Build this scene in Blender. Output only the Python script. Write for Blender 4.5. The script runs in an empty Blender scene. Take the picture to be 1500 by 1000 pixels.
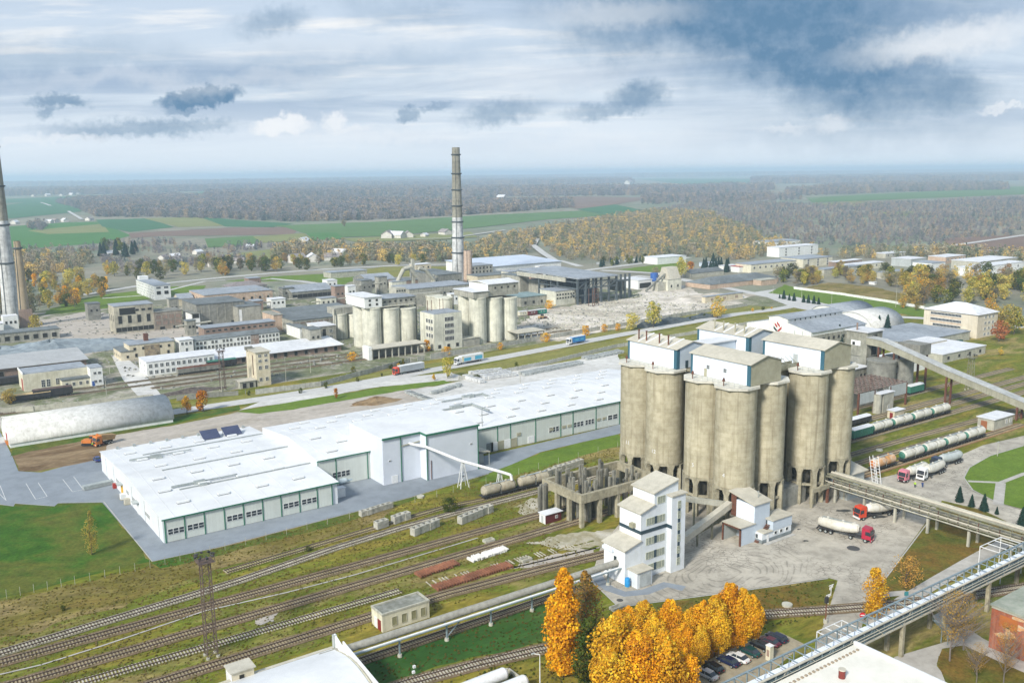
import bpy, math, random
import numpy as np
from mathutils import Vector, Matrix
random.seed(7); np.random.seed(7)
SC = bpy.context.scene; COL = SC.collection
# ---------------------------------------------------------------- camera
# the site grid is the world grid: +X runs along the railway, +Y towards the old plant
FPX = 1350.0; HC = 90.0; PITCH = math.atan(247 / FPX); ROLL = math.radians(0.65); YAW = math.radians(55)
_s, _c = math.sin(YAW), math.cos(YAW); _sp, _cp = math.sin(PITCH), math.cos(PITCH)
FW = Vector((_cp * _c, _cp * _s, -_sp)); U0 = Vector((_sp * _c, _sp * _s, _cp)); R0 = Vector((_s, -_c, 0))
RT = R0 * math.cos(ROLL) - U0 * math.sin(ROLL); UPV = R0 * math.sin(ROLL) + U0 * math.cos(ROLL)
cam_d = bpy.data.cameras.new('camera'); cam = bpy.data.objects.new('camera', cam_d); COL.objects.link(cam)
cam_d.sensor_width = 36; cam_d.lens = 36 * FPX / 1500; cam_d.clip_start = 1; cam_d.clip_end = 90000
cam.matrix_world = Matrix(((RT.x, UPV.x, -FW.x, 0), (RT.y, UPV.y, -FW.y, 0), (RT.z, UPV.z, -FW.z, HC), (0, 0, 0, 1)))
SC.camera = cam

def ray(px, py):
    return FW + RT * ((px - 750) / FPX) + UPV * ((500 - py) / FPX)
def G(px, py, z=0.0):
    "survey helper: where the sight line through a point of the photograph meets the height z"
    d = ray(px, py); t = (z - HC) / d.z
    return (d.x * t, d.y * t)
def rowof(x, y, z):
    q = Vector((x, y, z - HC)); return 500 - FPX * q.dot(UPV) / q.dot(FW)
def hgt(bx, by, ty):
    x, y = G(bx, by); lo, hi = 0, 200
    for _ in range(40):
        m = (lo + hi) / 2
        if rowof(x, y, m) > ty: lo = m
        else: hi = m
    return lo
# ---------------------------------------------------------------- colour management, sampling
vs = SC.view_settings; vs.view_transform = 'Standard'; vs.look = 'None'; vs.gamma = 1; vs.exposure = 0.74; vs.use_curve_mapping = False
SC.render.engine = 'CYCLES'
cy = SC.cycles; cy.max_bounces = 5; cy.diffuse_bounces = 3; cy.glossy_bounces = 2; cy.transmission_bounces = 2
cy.transparent_max_bounces = 6; cy.volume_bounces = 2; cy.use_denoising = True; cy.adaptive_threshold = 0.02
# ---------------------------------------------------------------- sun
SUN_EL = math.radians(36); SUN_DIR = Vector((-0.92, -0.39, 0)).normalized()
sl = bpy.data.lights.new('sun', 'SUN'); sl.energy = 3.2; sl.angle = math.radians(10); sl.color = (1, 0.95, 0.87)
sun = bpy.data.objects.new('sun', sl); COL.objects.link(sun)
sd = Vector((SUN_DIR.x * math.cos(SUN_EL), SUN_DIR.y * math.cos(SUN_EL), math.sin(SUN_EL)))
sun.rotation_euler = sd.to_track_quat('Z', 'Y').to_euler()
# ---------------------------------------------------------------- world: Nishita sky behind a broken cloud deck
W = bpy.data.worlds.new('World'); SC.world = W; W.use_nodes = True
nt = W.node_tree; nt.nodes.clear()
class N:
    "tiny node-graph helper"
    def __init__(s, nt): s.nt = nt
    def n(s, t, **k):
        x = s.nt.nodes.new(t)
        for a, b in k.items(): setattr(x, a, b)
        return x
    def put(s, sock, v):
        if v is None: return
        if hasattr(v, 'is_output') or hasattr(v, 'links'): s.nt.links.new(v, sock)
        else: sock.default_value = v
    def math(s, op, a, b=None, c=None, clamp=False):
        x = s.n('ShaderNodeMath', operation=op); x.use_clamp = clamp
        s.put(x.inputs[0], a); s.put(x.inputs[1], b); s.put(x.inputs[2], c); return x.outputs[0]
    def vmath(s, op, a, b=None, sc=None):
        x = s.n('ShaderNodeVectorMath', operation=op); s.put(x.inputs[0], a); s.put(x.inputs[1], b)
        if sc is not None: s.put(x.inputs['Scale'], sc)
        return x.outputs[1] if op in ('LENGTH', 'DISTANCE', 'DOT_PRODUCT') else x.outputs[0]
    def mix(s, f, a, b, mode='MIX'):
        x = s.n('ShaderNodeMix', data_type='RGBA', blend_type=mode); s.put(x.inputs[0], f); s.put(x.inputs[6], a); s.put(x.inputs[7], b); return x.outputs[2]
    def noise(s, vec, scale, detail=4, rough=.55, dist=0):
        x = s.n('ShaderNodeTexNoise'); s.put(x.inputs['Vector'], vec); x.inputs['Scale'].default_value = scale
        x.inputs['Detail'].default_value = detail; x.inputs['Roughness'].default_value = rough; x.inputs['Distortion'].default_value = dist
        return x
    def ramp(s, v, a, b, smooth=True):
        x = s.n('ShaderNodeMapRange'); x.interpolation_type = 'SMOOTHSTEP' if smooth else 'LINEAR'; x.clamp = True
        s.put(x.inputs[0], v); s.put(x.inputs[1], a); s.put(x.inputs[2], b); return x.outputs[0]
    def xyz(s, x_, y_, z_):
        x = s.n('ShaderNodeCombineXYZ'); s.put(x.inputs[0], x_); s.put(x.inputs[1], y_); s.put(x.inputs[2], z_); return x.outputs[0]
    def sep(s, v):
        x = s.n('ShaderNodeSeparateXYZ'); s.put(x.inputs[0], v); return x.outputs
def c4(c): return (c[0], c[1], c[2], 1)
def azel(px, py):
    d = ray(px, py).normalized(); a = math.degrees(math.atan2(d.dot(R0), d.x * _c + d.y * _s)); return a, math.degrees(math.asin(d.z))
g = N(nt)
gen = g.n('ShaderNodeTexCoord').outputs['Generated']
dx, dy, dz = g.sep(gen)
fwd = g.math('ADD', g.math('MULTIPLY', dx, _c), g.math('MULTIPLY', dy, _s))
rgt = g.math('ADD', g.math('MULTIPLY', dx, R0.x), g.math('MULTIPLY', dy, R0.y))
az = g.math('MULTIPLY', g.math('ARCTAN2', rgt, fwd), 57.2958)
el = g.math('MULTIPLY', g.math('ARCSINE', dz), 57.2958)
AE = g.xyz(az, el, 0.0)
# cloud-deck coordinates: direction projected on a flat layer, softened at the horizon
den = g.math('ADD', g.math('MAXIMUM', dz, 0.0), 0.09)
deck = g.xyz(g.math('DIVIDE', fwd, den), g.math('DIVIDE', rgt, den), 0.0)
deck = g.vmath('MULTIPLY', deck, (1.0, 0.42, 1.0))
n1 = g.noise(deck, 0.75, 6, .58, .6).outputs[0]
n2 = g.noise(deck, 2.6, 5, .6, .4).outputs[0]
n0 = g.noise(deck, 0.28, 3, .5).outputs[0]
sky = g.n('ShaderNodeTexSky', sky_type='NISHITA'); sky.sun_disc = False
sky.sun_elevation = SUN_EL; sky.sun_rotation = math.atan2(SUN_DIR.x, SUN_DIR.y); sky.altitude = 100
nish = g.vmath('SCALE', sky.outputs[0], None, 0.09)
elf = g.ramp(el, 0.0, 15.0, False)
hz = g.mix(elf, c4((.80, .885, .965)), c4((.54, .67, .85)))
cl = g.mix(g.ramp(n1, .36, .64), c4((.38, .50, .68)), hz)
cl = g.mix(g.math('MULTIPLY', g.ramp(n2, .48, .70), g.ramp(n1, .46, .64)), cl, c4((.98, .99, 1.0)))
cover = g.math('MULTIPLY', g.ramp(n0, .25, .42), .93)
cover = g.math('MAXIMUM', cover, g.ramp(el, 7.0, 2.5))
base = g.mix(cover, nish, cl)
base = g.mix(g.ramp(el, 5.5, .3), base, c4((.79, .87, .955)))
# single clouds: (photo x, y, half-width, half-height in degrees, tilt, strength)
wn = g.noise(AE, .30, 5, .62).outputs[1]
warp = g.vmath('ADD', AE, g.vmath('MULTIPLY', g.vmath('SUBTRACT', wn, (.5, .5, .5)), (6.5, 3.6, 0)))
wn2 = g.noise(AE, 1.6, 4, .6).outputs[1]
warp2 = g.vmath('ADD', AE, g.vmath('MULTIPLY', g.vmath('SUBTRACT', wn2, (.5, .5, .5)), (1.5, 1.3, 0)))
def blob(x, y, rx, ry, tilt, k, soft, w):
    a0, e0 = azel(x, y); t = math.radians(tilt)
    mp = g.n('ShaderNodeMapping', vector_type='TEXTURE'); g.put(mp.inputs[0], w)
    mp.inputs[1].default_value = (a0, e0, 0); mp.inputs[2].default_value = (0, 0, t); mp.inputs[3].default_value = (rx, ry, 1)
    d = g.vmath('LENGTH', mp.outputs[0])
    return g.math('MULTIPLY', g.ramp(d, 1.0 + soft * .5, 1.0 - soft), k)
dark = None
for b in [(295, 143, 2.45, .62, 9, .95, .3, 1), (270, 158, 1.2, .35, 12, .6, .5, 1), (88, 148, 1.6, .38, 0, .7, .6, 1), (70, 160, .8, .35, 30, .55, .6, 1),
          (205, 188, 5.2, .55, 2, .62, .7, 1), (290, 186, 2.2, .45, 8, .5, .6, 1), (400, 32, 2.3, .8, 14, .5, .8, 1), (600, 167, .85, .45, 15, .6, .5, 1),
          (640, 157, 1.1, .25, 5, .45, .6, 1), (735, 165, 2.8, .75, 8, .55, .7, 1), (935, 140, 1.9, 1.0, 12, .75, .6, 1), (900, 160, 3.2, .55, 5, .55, .7, 1),
          (1100, 25, 12.5, 3.4, -4, .95, .7, 0), (1200, 78, 7.5, 3.6, -25, .95, .7, 0), (1330, 112, 5.0, 1.8, -20, .75, .7, 0), (1000, 15, 6.5, 1.9, 0, .75, .8, 0), (1120, 60, 5, 2.3, 20, .75, .9, 0),
          (1290, 185, 10.0, 1.5, 0, .38, 1.0, 0), (600, 15, 5, 1.0, -5, .28, .9, 0), (480, 100, 10, 1.6, 3, .22, 1, 0), (70, 85, 8, 1.2, 2, .3, 1, 0)]:
    m = blob(*b[:7], warp2 if b[7] else warp)
    dark = m if dark is None else g.math('MAXIMUM', dark, m)
edge = g.noise(AE, .9, 5, .65).outputs[0]
dark = g.math('MULTIPLY', dark, g.math('ADD', .55, g.math('MULTIPLY', edge, .9)), clamp=True)
col = g.mix(dark, base, c4((.13, .26, .42)))
lite = None
for b in [(412, 186, 2.0, .55, 3, .95, .45, 1), (428, 180, .8, .7, 0, .95, .4, 1), (490, 178, .8, .55, 0, .8, .5, 1), (510, 190, 1.6, .3, 0, .6, .7, 1), (70, 204, 3.5, .22, 3, .5, .8, 1), (560, 200, 6.5, .5, 0, .42, .9, 1),
          (1390, 60, 5.5, 1.0, 6, .65, .8, 1), (1220, 182, 1.0, .5, 0, .45, .7, 1), (1150, 190, 1.5, .3, 0, .4, .7, 1), (1470, 158, 1.3, .2, 8, .6, .6, 1), (900, 20, 5.0, .9, 0, .4, .8, 1),
          (800, 112, 9, 1.3, 4, .35, .9, 0), (880, 205, 8, .6, 2, .3, 1, 0), (500, 60, 9, .9, 5, .25, 1, 0), (300, 120, 13, .6, 3, .3, 1, 0)]:
    m = blob(*b[:7], warp2 if b[7] else warp)
    lite = m if lite is None else g.math('MAXIMUM', lite, m)
lite = g.math('MULTIPLY', lite, g.math('ADD', .6, g.math('MULTIPLY', edge, .8)), clamp=True)
col = g.mix(lite, col, c4((.93, .955, .985)))
bgn = g.n('ShaderNodeBackground'); g.put(bgn.inputs[0], col); bgn.inputs[1].default_value = 0.60
wo = g.n('ShaderNodeOutputWorld'); nt.links.new(bgn.outputs[0], wo.inputs[0])
W.cycles.sampling_method = 'MANUAL'; W.cycles.sample_map_resolution = 512

# ---------------------------------------------------------------- materials
def pbsdf(m): 
    m.use_nodes = True; return m.node_tree.nodes['Principled BSDF']
MATS = {}
def mat(name, c, c2=None, scale=.6, big=.06, amt=.16, rough=.85, metal=0, bump=.0, streak=0.0, sc=(.12, .11, .09), joints=None, spec=.3, crack=0):
    "weathered surface: two tones, large patches, optional rain streaks, panel joints, cracks; all in world space"
    if name in MATS: return MATS[name]
    m = bpy.data.materials.new(name); b = pbsdf(m); h = N(m.node_tree)
    pos = h.n('ShaderNodeNewGeometry').outputs['Position']
    if c2 is None: c2 = tuple(x * .72 for x in c)
    nz = h.noise(pos, scale, 5, .65).outputs[0]
    k = h.mix(h.ramp(nz, .35, .68), c4(c), c4(c2))
    nb = h.noise(pos, big, 3, .5).outputs[0]
    k = h.mix(1.0, k, h.mix(h.ramp(nb, .3, .7, False), c4((1 - amt,) * 3), c4((1 + amt,) * 3)), 'MULTIPLY')
    if streak:
        sp_ = h.vmath('MULTIPLY', pos, (1.0, 1.0, .05))
        st = h.noise(sp_, 1.1, 4, .6).outputs[0]
        k = h.mix(h.math('MULTIPLY', h.ramp(st, .48, .72), streak), k, c4(sc))
    if joints:
        jx, jz, jc, ja = joints
        br = h.n('ShaderNodeTexBrick'); px, py, pz = h.sep(pos)
        h.put(br.inputs['Vector'], h.xyz(h.math('ADD', px, py), pz, 0.0)); br.offset = 0
        br.inputs['Scale'].default_value = 1; br.inputs['Brick Width'].default_value = jx; br.inputs['Row Height'].default_value = jz
        br.inputs['Mortar Size'].default_value = .05; br.inputs['Color1'].default_value = (1, 1, 1, 1); br.inputs['Color2'].default_value = (.86, .86, .86, 1); br.inputs['Mortar'].default_value = c4(jc)
        k = h.mix(ja, k, h.mix(1.0, k, br.outputs[0], 'MULTIPLY'))
    if crack:
        vo = h.n('ShaderNodeTexVoronoi', feature='DISTANCE_TO_EDGE'); vp = h.vmath('ADD', pos, h.vmath('SCALE', h.noise(pos, .5, 3).outputs[1], None, 2.0))
        h.put(vo.inputs['Vector'], vp); vo.inputs['Scale'].default_value = crack
        ck = h.math('MULTIPLY', h.ramp(vo.outputs[0], .07, .015), h.ramp(h.noise(pos, .09, 4).outputs[0], .44, .60))
        k = h.mix(h.math('MULTIPLY', ck, .5), k, c4((.08, .07, .06)))
        # tyre tracks: warped rings round the turning point of the yard
        tp = h.vmath('SUBTRACT', pos, (*G(1062, 828), 0)); tp = h.vmath('ADD', h.vmath('MULTIPLY', tp, (.8, 1.3, 0)), h.vmath('SCALE', h.noise(pos, .07, 2).outputs[1], None, 7.0)); dd = h.vmath('LENGTH', tp)
        rg = h.math('MULTIPLY', h.ramp(h.math('SINE', h.math('MULTIPLY', dd, 4.6)), .5, .95), h.ramp(h.noise(pos, .25, 4).outputs[0], .38, .55))
        rg = h.math('MULTIPLY', rg, h.math('MULTIPLY', h.ramp(dd, 24, 15), h.ramp(dd, 3, 6)))
        k = h.mix(h.math('MULTIPLY', rg, .45), k, c4((.13, .12, .10)))
    h.put(b.inputs['Base Color'], k); b.inputs['Roughness'].default_value = rough; b.inputs['Metallic'].default_value = metal
    b.inputs['Specular IOR Level'].default_value = spec
    if bump:
        bp = h.n('ShaderNodeBump'); bp.inputs['Strength'].default_value = bump; bp.inputs['Distance'].default_value = .15
        h.put(bp.inputs['Height'], nz); h.put(b.inputs['Normal'], bp.outputs[0])
    MATS[name] = m; return m
def ground_mat(name, cols, scale=.05, fine=1.6, fa=.3, stretch=1.0, rough=1.0):
    "patchy ground: a ramp of colours driven by drifting noise plus fine speckle"
    m = bpy.data.materials.new(name); b = pbsdf(m); h = N(m.node_tree)
    pos = h.n('ShaderNodeNewGeometry').outputs['Position']
    p2 = h.vmath('MULTIPLY', pos, (stretch, 1, 1))
    nz = h.noise(p2, scale, 8, .66, .5).outputs[0]
    cr = h.n('ShaderNodeValToRGB'); h.put(cr.inputs[0], h.ramp(nz, .28, .72, False)); e = cr.color_ramp.elements
    while len(e) < len(cols): e.new(.5)
    for i, cc in enumerate(cols): e[i].position = i / (len(cols) - 1); e[i].color = c4(cc)
    f = h.noise(p2, fine, 6, .75).outputs[0]
    f2 = h.noise(p2, fine * .22, 4, .6).outputs[0]
    k = h.mix(1.0, cr.outputs[0], h.mix(h.ramp(f, .32, .68, False), c4((1 - fa,) * 3), c4((1 + fa,) * 3)), 'MULTIPLY')
    k = h.mix(1.0, k, h.mix(h.ramp(f2, .32, .68, False), c4((1 - fa * .6,) * 3), c4((1 + fa * .6,) * 3)), 'MULTIPLY')
    h.put(b.inputs['Base Color'], k); b.inputs['Roughness'].default_value = rough; b.inputs['Specular IOR Level'].default_value = .1
    bp = h.n('ShaderNodeBump'); bp.inputs['Strength'].default_value = .5; bp.inputs['Distance'].default_value = .3
    h.put(bp.inputs['Height'], f); h.put(b.inputs['Normal'], bp.outputs[0])
    MATS[name] = m; return m
def plain(name, c, rough=.6, metal=0, spec=.5):
    if name in MATS: return MATS[name]
    m = bpy.data.materials.new(name); b = pbsdf(m); b.inputs['Roughness'].default_value = rough; b.inputs['Metallic'].default_value = metal; b.inputs['Specular IOR Level'].default_value = spec
    h = N(m.node_tree); pos = h.n('ShaderNodeNewGeometry').outputs['Position']
    f = h.noise(pos, 2.2, 4, .6).outputs[0]
    h.put(b.inputs['Base Color'], h.mix(h.ramp(f, .3, .75, False), c4(c), c4(tuple(x * .78 for x in c)))); MATS[name] = m; return m
def leaf_mat(name, rnd=.25, trans=.3):
    m = bpy.data.materials.new(name); m.use_nodes = True; nt_ = m.node_tree; nt_.nodes.clear(); h = N(nt_)
    at = h.n('ShaderNodeAttribute', attribute_name='Col').outputs[0]
    oi = h.n('ShaderNodeObjectInfo').outputs['Random']
    hs = h.n('ShaderNodeHueSaturation'); h.put(hs.inputs['Color'], at)
    h.put(hs.inputs['Hue'], h.math('ADD', .5 - rnd * .05, h.math('MULTIPLY', oi, rnd * .1)))
    h.put(hs.inputs['Value'], h.math('ADD', 1 - rnd, h.math('MULTIPLY', oi, rnd * 1.7)))
    d = h.n('ShaderNodeBsdfDiffuse'); t = h.n('ShaderNodeBsdfTranslucent'); mx = h.n('ShaderNodeMixShader'); o = h.n('ShaderNodeOutputMaterial')
    h.put(d.inputs[0], hs.outputs[0]); h.put(t.inputs[0], hs.outputs[0]); mx.inputs[0].default_value = trans
    nt_.links.new(d.outputs[0], mx.inputs[1]); nt_.links.new(t.outputs[0], mx.inputs[2]); nt_.links.new(mx.outputs[0], o.inputs[0]); return m

# ---------------------------------------------------------------- mesh building
class MB:
    def __init__(s): s.v = []; s.f = []; s.m = []; s.k = 0
    def mt(s, k): s.k = k; return s
    def add(s, vs_, fs):
        o = len(s.v); s.v += [tuple(p) for p in vs_]; s.f += [tuple(i + o for i in f) for f in fs]; s.m += [s.k] * len(fs); return s
    def box(s, x0, x1, y0, y1, z0, z1):
        if x0 > x1: x0, x1 = x1, x0
        if y0 > y1: y0, y1 = y1, y0
        if z0 > z1: z0, z1 = z1, z0
        return s.add([(x0, y0, z0), (x1, y0, z0), (x1, y1, z0), (x0, y1, z0), (x0, y0, z1), (x1, y0, z1), (x1, y1, z1), (x0, y1, z1)],
                     [(0, 3, 2, 1), (4, 5, 6, 7), (0, 1, 5, 4), (1, 2, 6, 5), (2, 3, 7, 6), (3, 0, 4, 7)])
    def prism(s, poly, z0, z1):
        n = len(poly)
        if sum(poly[i][0] * poly[(i + 1) % n][1] - poly[(i + 1) % n][0] * poly[i][1] for i in range(n)) < 0: poly = poly[::-1]
        return s.add([(p[0], p[1], z0) for p in poly] + [(p[0], p[1], z1) for p in poly],
                     [tuple(range(n))[::-1], tuple(range(n, 2 * n))] + [(i, (i + 1) % n, n + (i + 1) % n, n + i) for i in range(n)])
    def ex(s, prof, a, b):
        "profile [(y,z)] extruded along X from a to b"
        n = len(prof)
        return s.add([(a, p[0], p[1]) for p in prof] + [(b, p[0], p[1]) for p in prof], [tuple(range(n)), tuple(range(n, 2 * n))[::-1]] + [(i, n + i, n + (i + 1) % n, (i + 1) % n) for i in range(n)])
    def ey(s, prof, a, b):
        "profile [(x,z)] extruded along Y from a to b"
        n = len(prof)
        return s.add([(p[0], a, p[1]) for p in prof] + [(p[0], b, p[1]) for p in prof], [tuple(range(n))[::-1], tuple(range(n, 2 * n))] + [(i, (i + 1) % n, n + (i + 1) % n, n + i) for i in range(n)])
    def tube(s, p, q, r, r2=None, n=8, cap=True):
        p = Vector(p); q = Vector(q); r2 = r if r2 is None else r2; d = (q - p).normalized()
        a = d.cross(Vector((0, 0, 1))) if abs(d.z) < .95 else d.cross(Vector((1, 0, 0))); a.normalize(); b = d.cross(a)
        vs_ = []
        for c_, rr in ((p, r), (q, r2)):
            for i in range(n):
                t = 2 * math.pi * (i + .5) / n; vs_.append(c_ + a * (rr * math.cos(t)) + b * (rr * math.sin(t)))
        fs = [(i, (i + 1) % n, n + (i + 1) % n, n + i) for i in range(n)]
        s.add(vs_, fs)
        if cap: s.add(vs_[:n], [tuple(range(n))[::-1]]); s.add(vs_[n:], [tuple(range(n))])
        return s
    def beam(s, p, q, w=.2): return s.tube(p, q, w * .707, n=4)
    def cyl(s, x, y, z0, z1, r0, r1=None, n=24): return s.tube((x, y, z0), (x, y, z1), r0, r1, n)
    def lathe(s, x, y, prof, n=24):
        "turned body; rings are doubled at sharp corners and at the caps so smooth shading stays true"
        dirs = [math.atan2(q[1] - p[1], q[0] - p[0]) for p, q in zip(prof, prof[1:])]
        ring = lambda r, z: [(x + r * math.cos(2 * math.pi * i / n), y + r * math.sin(2 * math.pi * i / n), z) for i in range(n)]
        side = [(i, (i + 1) % n, n + (i + 1) % n, n + i) for i in range(n)]; j = 0
        while j < len(dirs):
            k = j
            while k + 1 < len(dirs) and abs(dirs[k + 1] - dirs[k]) < .6: k += 1
            vs_ = [p for r, z in prof[j:k + 2] for p in ring(r, z)]
            s.add(vs_, [tuple(i + n * q for i in f) for q in range(k + 1 - j) for f in side]); j = k + 1
        s.add(ring(*prof[0]), [tuple(range(n))[::-1]]); return s.add(ring(*prof[-1]), [tuple(range(n))])
    def capsule(s, p, q, r, n=12):
        "horizontal tank with domed ends along p-q"
        p = Vector(p); q = Vector(q); d = (q - p).normalized(); L = (q - p).length
        prof = [(0, .02), (.12, .55), (.35, .85), (.7, 1), (L - .7, 1), (L - .35, .85), (L - .12, .55), (L, .02)]
        for (a, ra), (b, rb) in zip(prof, prof[1:]): s.tube(p + d * a, p + d * b, r * ra, r * rb, n, False)
        return s
    def mesh(s, name, mats, smooth=False):
        me = bpy.data.meshes.new(name); me.from_pydata(s.v, [], s.f)
        for m_ in (mats if isinstance(mats, (list, tuple)) else [mats]): me.materials.append(m_)
        if any(s.m): me.polygons.foreach_set('material_index', s.m)
        if smooth: me.polygons.foreach_set('use_smooth', [len(f) == 4 for f in s.f])
        me.update(); return me
    def build(s, name, mats, parent=None, smooth=False):
        return link(name, s.mesh(name, mats, smooth), parent)
def link(name, me, parent=None):
    o = bpy.data.objects.new(name, me); COL.objects.link(o)
    if parent is not None:
        o.parent = parent
        if parent.parent is None: o.location = -Vector(parent.location)
    return o
def tag(o, label=None, cat=None, group=None, kind=None):
    if label: o['label'] = label
    if cat: o['category'] = cat
    if group: o['group'] = group
    if kind: o['kind'] = kind
    return o
def thing(name, label, cat, loc=(0, 0, 0), rz=0, group=None):
    o = bpy.data.objects.new(name, None); COL.objects.link(o); o.location = loc; o.rotation_euler = (0, 0, rz); o.empty_display_size = .5
    return tag(o, label, cat, group)
def struct(name, mb, m): return tag(mb.build(name, m), kind='structure')
def kids(o): return [c for c in KID.get(o.name, [])]
def copy_tree(o, loc, rz=None, label=None, group=None, sc=None):
    c = o.copy(); COL.objects.link(c); c.location = loc
    if rz is not None: c.rotation_euler = (0, 0, rz)
    if sc is not None: c.scale = (sc,) * 3 if isinstance(sc, (int, float)) else sc
    if label: c['label'] = label
    if group: c['group'] = group
    for ch in o.children:
        d = ch.copy(); COL.objects.link(d); d.parent = c
        for gc in ch.children:
            e = gc.copy(); COL.objects.link(e); e.parent = d
    return c
# ---------------------------------------------------------------- palettes
concrete = mat('silo_concrete', (.46, .42, .30), (.345, .31, .21), .5, .08, .14, streak=.7, sc=(.22, .185, .115), joints=(400, 1.2, (.78, .76, .7), .6), bump=.15)
old_con = mat('old_concrete', (.40, .39, .325), (.27, .265, .225), .5, .07, .18, streak=.5, sc=(.10, .10, .085), joints=(6, 1.5, (.7, .7, .68), .55))
pale_con = mat('pale_concrete', (.46, .45, .37), (.34, .33, .27), .5, .07, .12, streak=.4, sc=(.2, .2, .17))
dark_con = mat('stained_concrete', (.26, .26, .225), (.17, .17, .15), .5, .07, .2, streak=.4)
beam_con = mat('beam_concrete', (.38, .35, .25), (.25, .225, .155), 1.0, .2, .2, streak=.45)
white_wall = mat('white_wall', (.76, .77, .75), (.66, .67, .63), .5, .08, .05, streak=.15, sc=(.45, .45, .4))
cream_wall = mat('cream_plaster', (.66, .63, .50), (.54, .51, .38), .5, .1, .1, streak=.35, sc=(.33, .3, .2))
tan_wall = mat('tan_plaster', (.62, .56, .42), (.5, .44, .31), .5, .1, .1, streak=.3, sc=(.3, .25, .17))
pink_wall = mat('pink_plaster', (.55, .42, .32), (.42, .31, .22), .5, .1, .1, streak=.4, sc=(.3, .2, .15))
brick_m = mat('red_brick', (.33, .10, .05), (.22, .075, .045), 1.2, .15, .25, streak=.3, sc=(.45, .36, .26), joints=(.5, .16, (1.2, 1.1, 1), .4))
brick_far = mat('weathered_brick', (.31, .215, .165), (.22, .165, .135), .8, .1, .2, streak=.4)
roof_grey = mat('roof_felt_grey', (.31, .34, .37), (.23, .255, .28), .5, .06, .15)
roof_dark = mat('roof_felt_dark', (.17, .19, .195), (.115, .13, .13), .4, .06, .22)
roof_pale = mat('roof_pale', (.66, .67, .68), (.55, .56, .57), .4, .06, .1)
roof_tan = mat('roof_dusty_sheet', (.50, .47, .385), (.42, .395, .32), .7, .1, .1)
roof_white = mat('roof_white', (.70, .71, .71), (.60, .61, .61), .12, .03, .04, rough=.5)
arch_sheet = mat('hangar_sheet', (.60, .60, .57), (.47, .47, .44), .5, .06, .15, streak=.4, sc=(.25, .24, .2))
panel_gw = mat('panel_grey_white', (.60, .635, .59), (.55, .585, .54), .4, .06, .04, rough=.55)
panel_w = mat('panel_white', (.70, .73, .75), (.65, .68, .70), .3, .06, .03, rough=.5)
panel_bw = mat('panel_blue_white', (.72, .79, .88), (.66, .73, .82), .4, .1, .05, rough=.5, streak=.15, sc=(.5, .52, .52))
panel_tan = mat('panel_tan', (.36, .345, .25), (.30, .285, .20), .6, .1, .1)
panel_grey = mat('panel_grey', (.42, .45, .44), (.35, .38, .37), .5, .1, .1)
green_trim = plain('green_trim', (.02, .16, .09))
teal_trim = plain('teal_trim', (.035, .12, .17))
navy_trim = plain('navy_band', (.03, .06, .08))
glass = plain('window_glass', (.035, .045, .055), .15, 0, .6)
dark_in = plain('dark_interior', (.02, .02, .02), .9)
white_p = plain('white_paint', (.78, .79, .78), .45)
white_frame = plain('white_frame', (.7, .72, .7), .5)
steel_bl = mat('galvanised_steel', (.27, .335, .355), (.21, .27, .295), 1.5, .2, .1, rough=.5, metal=.2)
steel_gr = mat('grey_green_steel', (.24, .24, .17), (.17, .16, .11), 1.2, .2, .2, rough=.7)
rust = mat('rusty_steel', (.16, .065, .04), (.10, .045, .03), 1.2, .2, .2)
rail_m = mat('rail_steel', (.085, .055, .045), (.06, .04, .03), 1.0, .2, .2, rough=.5)
ballast = ground_mat('ballast', [(.15, .10, .062), (.19, .14, .085), (.13, .105, .045)], .3, 3.5, .35)
ballast_g = ground_mat('ballast_grey', [(.25, .225, .17), (.20, .18, .12), (.30, .27, .21)], .3, 3.5, .3)
sleeper_m = mat('sleeper_concrete', (.33, .275, .18), (.24, .20, .12), 1.5, .2, .2)
sleeper_w = mat('sleeper_pale', (.47, .44, .36), (.30, .27, .2), 1.0, .2, .15)
tank_white = mat('tank_paint', (.62, .61, .55), (.50, .48, .40), .8, .15, .1, rough=.5, streak=.3, sc=(.4, .34, .25))
tank_dirty = mat('tank_dusty', (.42, .385, .29), (.30, .27, .2), .7, .15, .15, rough=.8, streak=.4, sc=(.3, .2, .12))
black_m = plain('black_rubber', (.015, .015, .016), .8)
chassis_m = plain('dark_chassis', (.035, .035, .038), .7)
green_p = plain('green_wagon_paint', (.04, .17, .12), .6)
yard_con = mat('yard_concrete', (.45, .415, .345), (.31, .285, .235), .25, .035, .2, rough=.95, crack=.55, bump=.1)
asphalt = mat('asphalt_aged', (.245, .275, .305), (.20, .225, .25), .2, .025, .14, rough=.9)
road_m = mat('road_concrete', (.50, .495, .475), (.43, .425, .40), .3, .03, .08, rough=.95)
slab_m = mat('slab_concrete', (.60, .59, .56), (.48, .47, .43), .3, .04, .12, joints=(6, 6, (.5, .5, .48), .6))
path_m = mat('path_concrete', (.44, .42, .38), (.36, .34, .3), .6, .1, .1)
curb_m = mat('curb_concrete', (.45, .44, .41), (.36, .35, .32), 1, .1, .1)
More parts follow.
